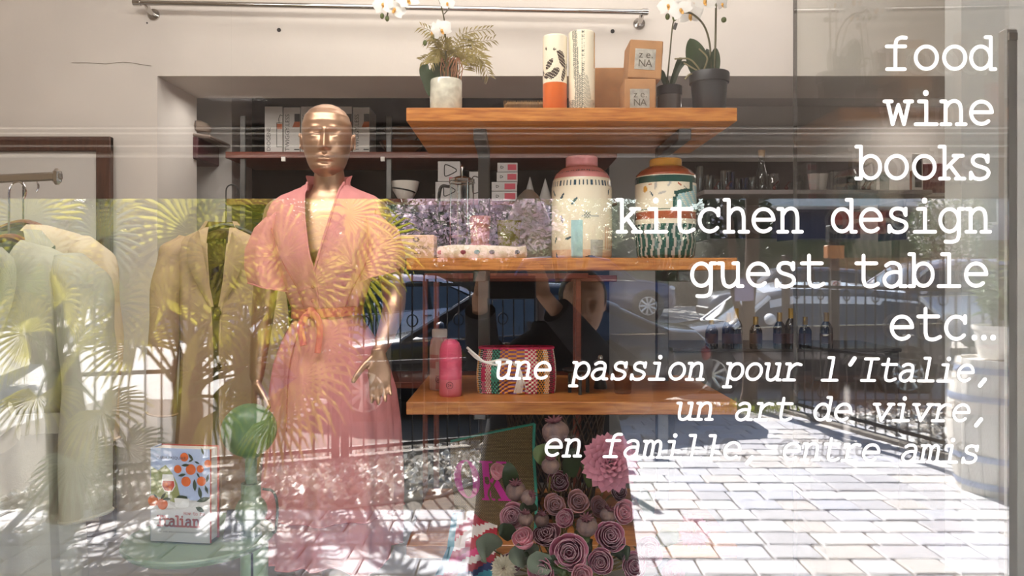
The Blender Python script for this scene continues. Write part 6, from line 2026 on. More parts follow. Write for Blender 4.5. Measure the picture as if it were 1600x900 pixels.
def car(name, kind, label, pos, heading, paint, roofmat=None, z=0.):
    K = KIND[kind]; L = K['L']
    t = thing(name, label, 'car', (pos[0], pos[1], z), heading)
    T = ROOTM[t.name]
    def X(x, y, zz): return T @ V((x - L / 2, y, zz))      # nose at -x
    mb = MB(); rings = []
    for x, zb, zt, hw in K['body']:
        m_ = (zb + zt) / 2
        q = [(-hw * .9, zb), (-hw * .985, zb + .08), (-hw, m_), (-hw * .985, zt - .1), (-hw * .93, zt - .03), (-hw * .8, zt), (0, zt + .03), (hw * .8, zt), (hw * .93, zt - .03), (hw * .985, zt - .1), (hw, m_), (hw * .985, zb + .08), (hw * .9, zb)]
        rings.append([X(x, a, b) for a, b in q])
    mb.loft(rings); mb.build('body', paint, t, angle=50)
    mb = MB(); rings = []
    for x, zb, zt, hw in K['cab']:
        hb_ = min(hw + .1, K['W'] / 2 - .05)
        q = [(-hb_, zb - .04), (-hw * .97, zt - .06), (-hw * .86, zt - .01), (0, zt), (hw * .86, zt - .01), (hw * .97, zt - .06), (hb_, zb - .04)]
        rings.append([X(x, a, b) for a, b in q])
    mb.loft(rings); mb.build('windows', m_cglass, t, angle=30)
    rm = roofmat or paint
    mb = MB(); cb = K['cab'][1:-1]
    vs = []; rr = []
    for x, zb, zt, hw in cb:
        rr.append([X(x, a * hw, zt + b) for a, b in (((-1.03, -.2), (-1.0, -.11), (-.86, -.03), (0, .075), (.86, -.03), (1.0, -.11), (1.03, -.2), (.8, -.1), (-.8, -.1)) if roofmat else ((-1.02, -.09), (-.985, -.045), (-.86, .012), (0, .022), (.86, .012), (.985, -.045), (1.02, -.09), (.8, -.05), (-.8, -.05)))])
    mb.loft(rr); mb.build('roof', rm, t, angle=50)
    c_ = K['cab']
    for s in (-1, 1):
        def side(i, k):     # point on the cabin side at base (0) or roof (1)
            x, zb, zt, hw = c_[i]; hb_ = min(hw + .1, K['W'] / 2 - .05)
            return X(x, s * (hb_ + .004 if k == 0 else hw * .97 + .006), zb - .03 if k == 0 else zt - .06)
        for a, b in (((0, 0), (1, 1)), ((len(c_) - 1, 0), (len(c_) - 2, 1))):
            mb = MB(); mb.tube([side(*a), side(*b)], .034, 6); mb.build('pillar', rm, t)
        xm = (c_[2][0] + c_[3][0]) / 2
        p0 = (side(2, 0) + side(3, 0)) / 2; p1 = (side(2, 1) + side(3, 1)) / 2
        mb = MB(); mb.tube([p0, p1], .032, 6); mb.build('pillar', m_blacktrim, t)
        mb = MB(); mb.tube([side(0, 0)] + [side(i, 0) for i in range(1, len(c_))], .012, 6); mb.build('window_trim', m_chrome, t)
        bx = K['body']
        hwm = K['W'] / 2
        for xw in (K['fw'], K['rw']):
            cw = X(xw, s * (hwm - .09), K['r'])
            ax = (T.to_3x3() @ V((0, s, 0))).normalized()
            mb = MB(); mb.cyl(X(xw, s * (hwm - .12), K['r'] + .01), X(xw, s * (hwm + .006), K['r'] + .01), K['r'] + .055, K['r'] + .055, 28); mb.build('wheel_arch', m_blacktrim, t)
            mb = MB()
            fr = frame(ax)
            mb.lathe([(.001, -.1), (K['r'] * .94, -.1), (K['r'], -.07), (K['r'], .07), (K['r'] * .93, .1), (K['r'] * .66, .1), (K['r'] * .64, .085), (.001, .085)], cw, 32, rot=fr)
            wh = mb.build('wheel', m_tyre, t)
            mb = MB(); mb.lathe([(K['r'] * .66, .09), (K['r'] * .66, .108), (K['r'] * .6, .108), (K['r'] * .6, .09)], cw, 32, rot=fr)
            mb.lathe([(.001, .115), (.05, .115), (.055, .09)], cw, 16, rot=fr)
            for k in range(9):
                a = 2 * PI * k / 9
                d_ = fr @ V((math.cos(a), math.sin(a), 0)); o_ = fr @ V((0, 0, .1))
                mb.tube([cw + o_ + d_ * .03, cw + o_ + d_ * K['r'] * .64], [.022, .03], 5, flat=.5, upv=tuple(ax))
            mb.build('rim', m_rim, wh)
        # door lines, handle, mirror, lights
        mb = MB()
        for xl in (c_[1][0] - .35, xm + .1, c_[-2][0] - .05):
            mb.box(X(xl, s * (hwm + .001), .62), (.01, .012, .5), Euler((0, 0, heading)).to_matrix())
        mb.build('door_gap', m_blacktrim, t, False)
        for xl in (xm - .12, c_[-2][0] - .25):
            mb = MB(); mb.bev(X(xl, s * (hwm + .012), .82 if kind != 'suv' else .95), (.16, .025, .03), .006, Euler((0, 0, heading)).to_matrix()); mb.build('door_handle', m_chrome, t, False)
        mb = MB(); mb.ell(X(c_[0][0] + .42, s * (hwm + .1), c_[1][1] + .08), (.07, .12, .075), 12, 8, Euler((0, 0, heading)).to_matrix()); mb.build('wing_mirror', rm, t)
        x, zb, zt, hw = bx[2]
        if kind == 'hatch':
            mb = MB(); mb.ell(X(.2, s * .62, .66), (.08, .13, .14), 16, 10, Euler((0, 0, heading)).to_matrix())
        else:
            mb = MB(); mb.ell(X(.2, s * hw * .8, zt - .12), (.16, .14, .075), 14, 8, Euler((0, 0, heading)).to_matrix())
        mb.build('headlight', m_lampg, t)
        mb = MB(); mb.ell(X(L - .1, s * .66, zt), (.08, .12, .09), 12, 8, Euler((0, 0, heading)).to_matrix()); mb.build('tail_light', m_lampr, t)
    mb = MB(); mb.bev(X(.02, 0, .42), (.1, 1.1, .2), .03, Euler((0, 0, heading)).to_matrix()); mb.build('grille', m_blacktrim, t, False)
    mb = MB(); mb.bev(X(-.01, 0, .35), (.03, .5, .11), .005, Euler((0, 0, heading)).to_matrix()); mb.build('licence_plate', M('plate', '#d9dad6', .5), t, False)
    return t
def paint(n, c, **k): return M(n, c, .22, metal=.35, coat=1., **k)
p_blk = paint('paint_black', '#14161f'); p_brown = paint('paint_dark_brown', '#3a3238'); p_silver = paint('paint_silver', '#c9c8cf'); p_blue = paint('paint_blue', '#2f3a66'); p_white = M('paint_white', '#eceef0', .25, coat=1.); p_grey = paint('paint_grey', '#6d7078')
car('sedan', 'sedan', 'black sedan parked behind the iron fence, nearest car reflected in the middle of the window', (-.1, -7.42), 0, p_blk, None, road_z(-7.4))
car('hatchback', 'hatch', 'dark hatchback with a white roof reflected right of the middle', (3.8, -9.2), 0, p_brown, p_white, road_z(-9.2) - .1)
car('sedan', 'sedan', 'silver sedan reflected over the waist of the pink dress', (-2.1, -10.7), -.7, M('paint_pale', '#dcdae6', .25, coat=1.), None, road_z(-10.7))
car('sports_utility_car', 'suv', 'blue tall car facing right across the road, reflected below the middle shelf', (2.1, -18.8), PI, p_blue, None, road_z(-18.8))
car('sports_utility_car', 'suv', 'silver grey tall car reflected behind the iron gate at right', (7.6, -12.2), .05, p_silver, None, road_z(-12.2))
car('hatchback', 'hatch', 'dark grey hatchback reflected behind the white roofed one', (6.4, -16.2), 0, p_grey, None, road_z(-16.2))

# ------------------------------------------------------------------ iron fence and gate
m_rust = M('rusty_iron', '#33241f', .6, metal=.2, var=.3)
def fence(name, label, a, b, n, zt, rings, post_w=.06, rails=(.1, .78, 1.42), ringz=1.12, twin=False, cat='fence'):
    a, b = V((*a, 0)), V((*b, 0))
    t = thing(name, label, cat, (a + b) / 2)
    d = (b - a).normalized(); yaw = math.atan2(d.y, d.x)
    R3 = Euler((0, 0, yaw)).to_matrix()
    for zr in rails:
        mb = MB(); mb.box((a + b) / 2 + V((0, 0, zr)), ((b - a).length, .02, .03), R3); mb.build('rail', m_iron, t, False)
    for i in range(n):
        p = a.lerp(b, (i + .5) / n)
        mb = MB(); mb.tube([p + V((0, 0, .05)), p + V((0, 0, zt))], .0075, 6)
        mb.cyl(p + V((0, 0, zt)), p + V((0, 0, zt + .07)), .011, .001, 6)
        br = mb.build('bar', m_iron, t, False)
        if i % rings == 1:
            for zz in ((ringz,) if not twin else (ringz, .3)):
                mb = MB(); mb.tube([p + d * (.045 * math.cos(q)) + V((0, 0, zz + .05 * math.sin(q))) for q in [2 * PI * k / 18 for k in range(19)]], .006, 5, False); mb.build('ring', m_iron, br)
    for p in (a, b):
        mb = MB(); mb.bev(p + V((0, 0, zt / 2 + .05)), (post_w, post_w, zt + .1), .006, R3); mb.build('post', m_rust, t, False)
    mb = MB(); mb.bev((a + b) / 2 + V((0, 0, .01)), ((b - a).length, .1, .06), .01, R3); mb.build('kerb', M('kerb_stone', '#8f867c', .85, var=.12), t, False)
    return t
fence('iron_fence', 'black iron fence with ring ornaments reflected over the dress and below the middle shelf', (-1.35, -4.82), (.25, -5.45), 17, 1.5, 4)
fence('iron_fence', 'black iron fence section farther left, reflected behind the palm', (-3.3, -4.15), (-1.42, -4.79), 18, 1.5, 4)
fence('iron_gate', 'open black iron gate with rings reflected at the right below the words guest table', (3.0, -6.95), (3.75, -4.3), 22, 1.62, 3, .07, (.12, .75, 1.38), 1.3, True, 'gate')
# slim bollards at the gate opening
for i, (x, y, h) in enumerate(((.42, -5.75, 1.05), (.72, -6.3, 1.15))):
    t = thing('bollard', 'square iron bollard at the gate opening behind the photographer, %s of two' % ('nearer' if i == 0 else 'farther'), 'bollard', (x, y, 0))
    mb = MB(); mb.bev((x, y, h / 2), (.1, .1, h), .01); mb.build('post', m_rust, t, False)
    mb = MB(); mb.bev((x, y, h + .015), (.13, .13, .03), .01); mb.build('cap', m_iron, t, False)

# ------------------------------------------------------------------ wine barrel
bc_ = V((3.42, -4.02, 0))
t = thing('barrel', 'whitewashed wine barrel with pale blue hoops reflected at the right edge', 'barrel', bc_)
def br_(z_): return .27 + .07 * math.sin(PI * z_ / .92)
m_stv = M('barrel_stave', '#d9d3c9', .7, var=.1, scale=6, stretch=(8, 8, 1))
for k in range(20):
    mb = MB(); a0, a1 = 2 * PI * k / 20 + .012, 2 * PI * (k + 1) / 20 - .012
    vs = []
    zz = [.0, .15, .3, .46, .62, .77, .92]
    for z_ in zz:
        for a in (a0, a1):
            for rr in (br_(z_), br_(z_) - .02):
                vs.append(bc_ + V((rr * math.cos(a), rr * math.sin(a), z_)))
    fs = []
    for i in range(len(zz) - 1):
        o = i * 4
        fs += [(o, o + 2, o + 6, o + 4), (o + 1, o + 5, o + 7, o + 3), (o, o + 4, o + 5, o + 1), (o + 2, o + 3, o + 7, o + 6)]
    fs += [(0, 1, 3, 2), (24, 26, 27, 25)]
    mb.add(vs, fs); mb.build('stave', m_stv, t, False)
m_hoop = M('barrel_hoop', '#8f9cb8', .45, metal=.4)
for z_ in (.07, .26, .66, .85):
    mb = MB(); mb.lathe([(br_(z_ - .022) + .003, z_ - .022), (br_(z_) + .006, z_), (br_(z_ + .022) + .003, z_ + .022)], bc_, 40); mb.build('hoop', m_hoop, t)
mb = MB(); mb.lathe([(.001, .9), (.262, .9)], bc_, 40); mb.lathe([(.001, .02), (.262, .02)], bc_, 40); mb.build('head', m_stv, t)
t = thing('planter', 'white potted oleander with pale narrow leaves on top of the barrel at right', 'plant', bc_ + V((0, 0, .92)))
mb = MB(); mb.lathe([(.001, .92), (.14, .92), (.17, 1.12), (.18, 1.12), (.18, 1.15), (.165, 1.15), (.16, 1.1), (.001, 1.1)], bc_, 32); mb.build('pot', m_white, t)
m_pleaf = M('glossy_pale_leaf', '#7f9068', .25, coat=.6, var=.25)
mb = MB(); rnd = random.Random(4)
def blade(mb, p, d, l, w, droop=.2, nrm=None):
    d = V(d).normalized()
    s_ = d.cross(V((rnd.uniform(-1, 1), rnd.uniform(-1, 1), rnd.uniform(.2, 1))))
    s_ = s_.normalized() * w if s_.length > .01 else V((w, 0, 0))
    m_ = p + d * l * .5 + V((0, 0, -droop * l * .15)); e = p + d * l + V((0, 0, -droop * l))
    mb.add([p, m_ + s_, e, m_ - s_], [(0, 1, 2, 3)])
for k in range(26):
    a = rnd.uniform(0, 2 * PI); r = rnd.uniform(.05, .28); z_ = 1.15 + rnd.uniform(.1, .55)
    e = bc_ + V((r * math.cos(a), r * math.sin(a), z_))
    mb.mi = 1; mb.tube([bc_ + V((.05 * math.cos(a), .05 * math.sin(a), 1.1)), (bc_ + e) / 2 + V((0, 0, .65)), e], .005, 4); mb.mi = 0
    for j in range(16):
        u = rnd.uniform(.2, 1.05); p = bc_.lerp(e, u); p.z = lerp(1.15, e.z, u)
        blade(mb, p, (rnd.uniform(-1, 1), rnd.uniform(-1, 1), rnd.uniform(-.2, .8)), rnd.uniform(.09, .15), .011)
mb.build('foliage', [m_pleaf, m_stem], t, False)

# ------------------------------------------------------------------ fan palm left of the fence
m_palm = M('palm_leaf', '#a8a23c', .22, var=.3, scale=5, coat=.6, trl=.5, col2='#e6d46a')
m_palmg = M('palm_leaf_green', '#5f7030', .28, var=.3, scale=5, coat=.35, trl=.3)
m_palmw = M('palm_leaf_silver', '#9aa58a', .2, var=.2, scale=5, coat=.8, trl=.15)
def fan_leaf(parent, root, hub, face, R_, mat, seed, n=26, spread=2.35):
    rnd_ = random.Random(seed)
    hub = V(hub); root = V(root)
    out = (hub - root).normalized()
    f = V(face).normalized(); f = (f - out * f.dot(out)); f = f.normalized() if f.length > .05 else out.orthogonal()
    s_ = out.cross(f)
    mb = MB()
    for k in range(n):
        a = -spread + 2 * spread * k / (n - 1)
        d = (out * math.cos(a) + s_ * math.sin(a)).normalized()
        l = R_ * (.75 + .25 * math.cos(a * .7)) * rnd_.uniform(.9, 1.05)
        w = R_ * .034
        sd = d.cross(f) * w
        p1 = hub + d * l * .5 + f * .02; p2 = hub + d * l * .8 + V((0, 0, -.08 * l)); e = hub + d * l + V((0, 0, -.26 * l))
        h_ = f * w * .7
        mb.add([hub, p1 + sd, p1 - sd, p1 - h_, p2 + sd * .7, p2 - sd * .7, p2 - h_ * .7, e], [(0, 1, 3), (0, 3, 2), (1, 4, 6, 3), (3, 6, 5, 2), (4, 7, 6), (6, 7, 5)])
    lf = mb.build('leaf', mat, parent, False)
    mb = MB(); mb.tube(spline([root, (root + hub) / 2 + V((0, 0, .05)), hub], 4), [.012] * 4 + [.008] * 5, 5); mb.build('petiole', m_palmg, lf)
pb = V((-2.15, -3.75, 0))
t = thing('fan_palm', 'sunlit yellow-green fan palm reflected over the coats and the mannequin', 'palm', pb)
mb = MB(); rings = []
for i in range(9):
    z_ = i / 8 * .95
    rings.append([pb + V((.09 * (1 + .12 * (i % 2)) * math.cos(a), .09 * (1 + .12 * (i % 2)) * math.sin(a), z_)) for a in [2 * PI * k / 12 for k in range(12)]])
mb.loft(rings); mb.build('trunk', M('palm_trunk', '#5d4a34', .9, var=.3, bump=.4), t)
crown = pb + V((0, 0, .9))
pal = [ # hub px, py, d, radius px, material
 (300, 365, 5.0, 120, 0), (240, 395, 5.1, 105, 1), (380, 345, 4.9, 105, 0), (350, 410, 4.8, 110, 0), (440, 400, 4.7, 110, 0), (470, 350, 4.8, 100, 1), (260, 480, 4.9, 105, 0), (330, 500, 4.7, 110, 0),
 (420, 480, 4.6, 110, 0), (480, 450, 4.6, 105, 0), (300, 580, 4.7, 100, 0), (390, 570, 4.6, 105, 1), (465, 590, 4.5, 120, 0), (500, 530, 4.6, 95, 0), (200, 420, 5.2, 95, 1), (215, 540, 5.0, 95, 0), (340, 640, 4.6, 90, 0), (430, 650, 4.5, 95, 0), (330, 330, 5.2, 95, 1), (430, 325, 5.0, 90, 1), (540, 335, 4.9, 95, 0), (555, 420, 4.8, 95, 0), (150, 430, 5.5, 100, 0), (90, 400, 5.6, 100, 1), (200, 340, 5.6, 100, 0), (270, 330, 5.4, 100, 1), (400, 440, 5.2, 95, 0), (500, 400, 5.2, 95, 1), (250, 440, 5.4, 95, 0)]
for i, (px, py, d, rp_, mi) in enumerate(pal):
    hub = Rf(px, py, d)
    fan_leaf(t, crown + V((random.uniform(-.08, .08), random.uniform(-.08, .08), random.uniform(-.25, .05))), hub, (random.uniform(-.4, .4), .8, .5), rp_ * d / F, [m_palm, m_palmg, m_palmw][mi], i)
pb3 = V((-2.3, -5.15, 0))
t = thing('fan_palm', 'golden fan palm rising behind the iron fence, reflected behind the other palms', 'palm', pb3)
mb = MB(); mb.tube([pb3, pb3 + V((.04, 0, .5)), pb3 + V((0, 0, 1.0))], [.1, .09, .09], 10); mb.build('trunk', M('palm_trunk', '#5d4a34', .9), t)
rp3 = random.Random(77)
for i in range(24):
    hub = Rf(lerp(40, 600, (i * .618) % 1), rp3.uniform(325, 480), rp3.uniform(5.6, 6.4))
    fan_leaf(t, pb3 + V((rp3.uniform(-.1, .1), rp3.uniform(-.1, .1), rp3.uniform(.75, 1.))), hub, (rp3.uniform(-.4, .4), .8, .5), rp3.uniform(.42, .55), [m_palm, m_palm, m_palmg][i % 3], 150 + i)
pb2 = V((-2.75, -3.4, 0))
t = thing('fan_palm', 'silvery fan palm with glittering leaves reflected over the sage coat', 'palm', pb2)
mb = MB(); mb.tube([pb2, pb2 + V((.05, 0, .5)), pb2 + V((0, 0, 1.0))], [.1, .09, .08], 10); mb.build('trunk', M('palm_trunk', '#5d4a34', .9), t)
crown = pb2 + V((0, 0, .95))
for i, (px, py, d, rp_, mi) in enumerate(((70, 400, 4.3, 95, 2), (160, 372, 4.4, 100, 2), (40, 345, 4.5, 80, 2), (100, 470, 4.3, 90, 0), (40, 520, 4.2, 95, 0), (120, 560, 4.2, 95, 0), (180, 480, 4.4, 90, 1), (60, 620, 4.2, 85, 0), (160, 640, 4.3, 90, 0), (200, 700, 4.3, 80, 2), (120, 720, 4.2, 90, 2), (20, 440, 4.3, 90, 1))):
    fan_leaf(t, crown + V((random.uniform(-.08, .08), random.uniform(-.08, .08), random.uniform(-.2, .05))), Rf(px, py, d), (random.uniform(-.4, .4), .8, .6), rp_ * d / F, [m_palm, m_palmg, m_palmw][mi], 50 + i)

# ------------------------------------------------------------------ shrubs across the road
m_ole = M('oleander_leaf', '#7d8a64', .15, var=.3, scale=4, coat=.6, trl=.15)
m_olef = M('oleander_flower', '#fbe6ef', .35, var=.08, trl=.6)
m_olew = M('white_flower_and_glint', '#efe9e6', .5, trl=.3)
m_oliv = M('olive_leaf', '#93a078', .14, var=.3, scale=4, coat=.7, trl=.15)
m_con = M('conifer_leaf', '#4d6a45', .3, var=.3, scale=4, coat=.5)
m_branch = M('branch', '#4f4032', .85, var=.2)
def shrub(name, label, base, rx, ry, zt, nleaf, nflow, lm, fm, ll, lw, z0=.5, seed=1, fs=.035, updir=.2, trunk=.06, cat='shrub'):
    global rnd
    rnd = random.Random(seed)
    base = V(base)
    t = thing(name, label, cat, base)
    mb = MB(); ends = []
    for k in range(9):
        a = rnd.uniform(0, 2 * PI); r = rnd.uniform(.2, .8)
        e = base + V((rx * r * math.cos(a), ry * r * math.sin(a), lerp(z0, zt, rnd.uniform(.4, .9)) - base.z))
        mb.tube(spline([base + V((.05 * math.cos(a), .05 * math.sin(a), 0)), base.lerp(e, .5) + V((0, 0, .2)), e], 4), [trunk * (1 - .07 * j) for j in range(9)], 6)
    mb.build('branches', m_branch, t)
    def pick():
        while True:
            q = V((rnd.uniform(-1, 1), rnd.uniform(-1, 1), rnd.uniform(-1, 1)))
            if .25 < q.length < 1 and mnoise.noise(q * 2.3 + V((seed, 0, 0))) > -.28: return q
    mb = MB()
    zc, zh = (z0 + zt) / 2, (zt - z0) / 2
    for k in range(nleaf):
        q = pick()
        p = V((base.x + q.x * rx, base.y + q.y * ry, zc + q.z * zh))
        blade(mb, p, (q.x + rnd.uniform(-.8, .8), q.y + rnd.uniform(-.8, .8), updir + rnd.uniform(-.7, .7)), ll * rnd.uniform(.7, 1.2), lw, .2)
    mb.build('foliage', lm, t, False)
    if nflow:
        mb = MB()
        for k in range(nflow // 6):
            q = pick()
            if q.length < .6: q *= 1.4
            pc = V((base.x + q.x * rx, base.y + q.y * ry, zc + q.z * zh))
            for j in range(6):
                p = pc + V((rnd.uniform(-.12, .12), rnd.uniform(-.12, .12), rnd.uniform(-.1, .1)))
                fr = frame((rnd.uniform(-1, 1), rnd.uniform(-.2, 1), rnd.uniform(-.3, 1)))
                vs = [p] + [p + fr @ V((fs * (1 if i % 2 else .45) * math.cos(2 * PI * i / 10), fs * (1 if i % 2 else .45) * math.sin(2 * PI * i / 10), .01 if i % 2 else 0)) for i in range(10)]
                mb.add(vs, [(0, 1 + i, 1 + (i + 1) % 10) for i in range(10)])
        mb.build('blossom_or_glint', fm, t, False)
    return t
dv = 11.
def sh(px0, px1, ptop, pbot, d):
    a, b = Rf(px0, ptop, d), Rf(px1, pbot, d)
    return ((a.x + b.x) / 2, a.y), (b.x - a.x) / 2, a.z, b.z
(cx, rx, zt_, zb_) = sh(610, 880, 285, 408, 13.7)
shrub('oleander', 'pink and white flowering oleander reflected above the middle shelf', (cx[0], cx[1], road_z(cx[1])), rx, .9, zt_, 3600, 4800, m_ole, m_olef, .15, .016, zb_, 2, .05)
(cx, rx, zt_, zb_) = sh(400, 650, 285, 470, 16.2)
shrub('olive_tree', 'silvery olive tree reflected as white glints over the pink bodice', (cx[0], cx[1], road_z(cx[1])), rx, 1.0, zt_, 5200, 500, m_oliv, m_olew, .14, .017, zb_, 3, .04, .2, .08, 'tree')  # its small white flowers are painted leaf glints
(cx, rx, zt_, zb_) = sh(790, 985, 285, 408, 15.9)
shrub('olive_tree', 'grey-green olive tree reflected over the tall jar', (cx[0], cx[1], road_z(cx[1])), rx, 1.0, zt_, 4200, 0, m_oliv, m_olew, .12, .014, zb_, 4, .04, .3, .08, 'tree')
(cx, rx, zt_, zb_) = sh(945, 1105, 280, 440, 22.)
shrub('conifer', 'feathery green shrub reflected below the rust shouldered jar', (cx[0], cx[1], road_z(cx[1])), rx, .9, zt_, 4600, 0, m_con, None, .22, .012, zb_ - .3, 5, .04, .9, .07, 'tree')
(cx, rx, zt_, zb_) = sh(1430, 1530, 300, 410, 17.)
shrub('blossom_tree', 'white leaved small tree reflected behind the word design at right', (cx[0], cx[1], road_z(cx[1])), rx, .8, zt_, 2600, 900, m_pleaf, m_olew, .16, .02, zb_, 6, .05, .3, .06, 'tree')
(cx, rx, zt_, zb_) = sh(0, 120, 285, 400, 12.)
shrub('oleander', 'pink oleander reflected at the far left above the coats', (cx[0], cx[1], road_z(cx[1])), rx, .8, zt_, 1500, 1800, m_ole, m_olew, .15, .016, zb_, 8, .05)
(cx, rx, zt_, zb_) = sh(120, 420, 270, 470, 19.5)
shrub('hedge_tree', 'dark green broad tree reflected behind the palm', (cx[0], cx[1], road_z(cx[1])), rx, 1.2, zt_, 4200, 0, m_leafd, None, .22, .05, zb_, 9, .05, .2, .1, 'tree')
m_far = M('far_leaf', '#3c4a30', .6, var=.35, trl=.1)
for i, (px, d, rw, h, lab) in enumerate(((-300, 26, 2.8, 6, 'farthest left'), (30, 24, 2.7, 6.5, 'behind the sage coat'), (330, 25, 2.7, 6, 'behind the beige jacket'), (610, 26, 2.7, 6.5, 'behind the dress'), (860, 27, 2.6, 6, 'behind the tall jar'), (1090, 27, 2.6, 6.5, 'behind the conifer'), (1900, 27, 3.4, 6, 'farthest right'))):
    p = Rf(px, 430, d)
    shrub('broadleaf_tree', 'dark broadleaf tree far across the road, %s' % lab, (p.x, p.y, road_z(p.y)), rw, 1.6, h, 3200, 0, m_far, None, .34, .09, .3, 30 + i, .04, .1, .16, 'tree')
# low garden wall and grass verge beyond the road
mb = MB(); mb.bev((0, -28.5, road_z(-28.5) + 1.2), (60, .8, 2.6), .1); struct('hedge', mb, M('clipped_hedge', '#4a5334', .9, var=.4, scale=5, bump=.6))

# ------------------------------------------------------------------ street tree with a notice, posts and signs
tb_ = V((2.64, -7.12, 0))
t = thing('street_tree', 'slender brown tree trunk with bare forks reflected right of the middle', 'tree', tb_)
m_bark = M('bark', '#5a4430', .9, var=.35, scale=6, stretch=(3, 3, .6), bump=.5, bscale=25)
mb = MB(); mb.tube(spline([tb_, tb_ + V((.03, 0, .5)), tb_ + V((0, 0, 1.1)), tb_ + V((.05, 0, 1.9)), tb_ + V((.02, 0, 3.2))], 5), [.11, .1] + [.085] * 7 + [.075] * 12, 12)
mb.tube(spline([tb_ + V((0, 0, .85)), tb_ + V((-.16, .02, 1.3)), tb_ + V((-.2, .02, 2.0)), tb_ + V((-.4, 0, 3.1))], 5), .045, 8)
mb.tube(spline([tb_ + V((0, 0, .7)), tb_ + V((.25, .1, .5)), tb_ + V((.5, .1, .1))], 4), .035, 8)
mb.build('trunk', m_bark, t)
mb = MB(); mb.bev(tb_ + V((-.08, .12, 1.34)), (.21, .012, .25), .004); mb.build('notice_board', M('lilac_notice', '#9b8fa8', .7, var=.12), t, False)
global_rnd = random.Random(9)
mb = MB(); rnd = random.Random(17)
for k in range(500):
    a = rnd.uniform(0, 2 * PI); r = rnd.uniform(.02, .55) ; p = tb_ + V((r * math.cos(a), .1 + r * .5 * math.sin(a), 0))
    blade(mb, p, (rnd.uniform(-.5, .5), rnd.uniform(-.5, .5), 1), rnd.uniform(.06, .16), .006, .1)
o = mb.build('grass_tuft', M('grass', '#9aa33a', .6, var=.3, trl=.3), None, False, 'stuff'); tag(o, 'yellow-green grass growing round the foot of the slender street tree', 'grass')
pp = Rf(1303, 640, 8.9)
t = thing('sign_post', 'dark square post with orange band and small round prohibition sign, reflected', 'post', (pp.x, pp.y, 0))
x, y = pp.x, pp.y
mb = MB(); mb.bev((x, y, .95), (.1, .1, 1.9), .008); mb.build('post', m_rust, t, False)
mb = MB(); mb.bev((x, y, 1.78), (.2, .13, .16), .01); mb.build('band', M('orange_band', '#b5733c', .6), t, False)
mb = MB(); mb.bev((x, y, 2.0), (.16, .12, .2), .01); mb.build('head_box', m_bplastic, t, False)
mb = MB(); mb.box((x, y + .056, 1.38), (.11, .006, .11)); sg_ = mb.build('sign', M('sign_white', '#e6ddd6', .6), t, False)
mb = MB(); mb.tube([V((x + .04 * math.cos(a), y + .062, 1.38 + .04 * math.sin(a))) for a in [2 * PI * k / 20 for k in range(21)]], .005, 5, False)
mb.tube([V((x - .028, y + .062, 1.408)), V((x + .028, y + .062, 1.352))], .005, 5); mb.build('ring', M('sign_red', '#a8323a', .6), sg_)
# shop front with a white canopy far at the right, and a pale tower behind
pc = Rf(1350, 430, 34.); yb = pc.y
t = thing('shop_building', 'low dark shop front with white canopy and a red sign reflected at the upper right', 'building', (pc.x, yb, road_z(yb)))
m_bwall = M('blue_grey_wall', '#4a4d66', .8, var=.1)
mb = MB(); mb.box((pc.x, yb - 2, 2.6), (12, 4, 5.2)); mb.build('wall', m_bwall, t, False)
mb = MB(); mb.bev((pc.x, yb + .6, 4.75), (12.6, 1.6, .45), .04); mb.build('canopy', M('canopy_white', '#e9ebf0', .5), t, False)
mb = MB(); mb.box((pc.x - .3, yb + .06, 3.9), (2.5, .1, 1.0)); mb.build('sign_panel', M('shop_red', '#c43a34', .5), t, False)
mb = text_mb('O-AM', 1.0, lambda a, b: V((pc.x + 1.15 + a, yb + .12, 3.62 + b))); mb.build('sign_text', m_white, t, False)
for k in range(9):
    xw = pc.x - 5.2 + k * 1.3
    mb = MB(); mb.bev((xw, yb + .02, 1.9), (1.0, .08, 2.0), .02); w_ = mb.build('window_frame', m_lbox, t, False)
    mb = MB(); mb.box((xw, yb + .07, 1.9), (.86, .02, 1.86)); mb.build('pane', m_cglass, w_, False)
pt_ = Rf(1168, 430, 48.)
t = thing('tower_block', 'pale tower block far away, reflected behind the word kitchen', 'building', (pt_.x, pt_.y, .4))
mb = MB(); mb.box((pt_.x, pt_.y - 1.5, 6), (2.6, 3, 11.5)); mb.build('wall', M('pale_tower', '#cfd2da', .7), t, False)
for k in range(5):
    for j in (-1, 1):
        mb = MB(); mb.box((pt_.x + j * .6, pt_.y + .02, 1.6 + k * 2.1), (.6, .06, 1.3)); mb.build('window', m_cglass, t, False)
# cafe parasol base / low table at the right edge
tp_ = Rf(1545, 570, 4.4)
# white apartment facade at right
pa = Rf(1560, 430, 30.)
t = thing('apartment_building', 'pale apartment facade with white balcony frames reflected at the far right', 'building', (pa.x, pa.y, .4))
mb = MB(); mb.box((pa.x + 2, pa.y - .9, 5), (7, 1.8, 10)); mb.build('wall', M('pale_wall', '#a9a9b0', .8), t, False)
for k in range(4):
    for j in range(2):
        xw = pa.x - .6 + k * 1.5
        mb = MB(); mb.bev((xw, pa.y + .03, 1.9 + j * 2.6), (1.1, .1, 1.9), .02); w_ = mb.build('window_frame', m_white, t, False)
        mb = MB(); mb.box((xw, pa.y + .09, 1.9 + j * 2.6), (.9, .02, 1.7)); mb.build('pane', m_cglass, w_, False)

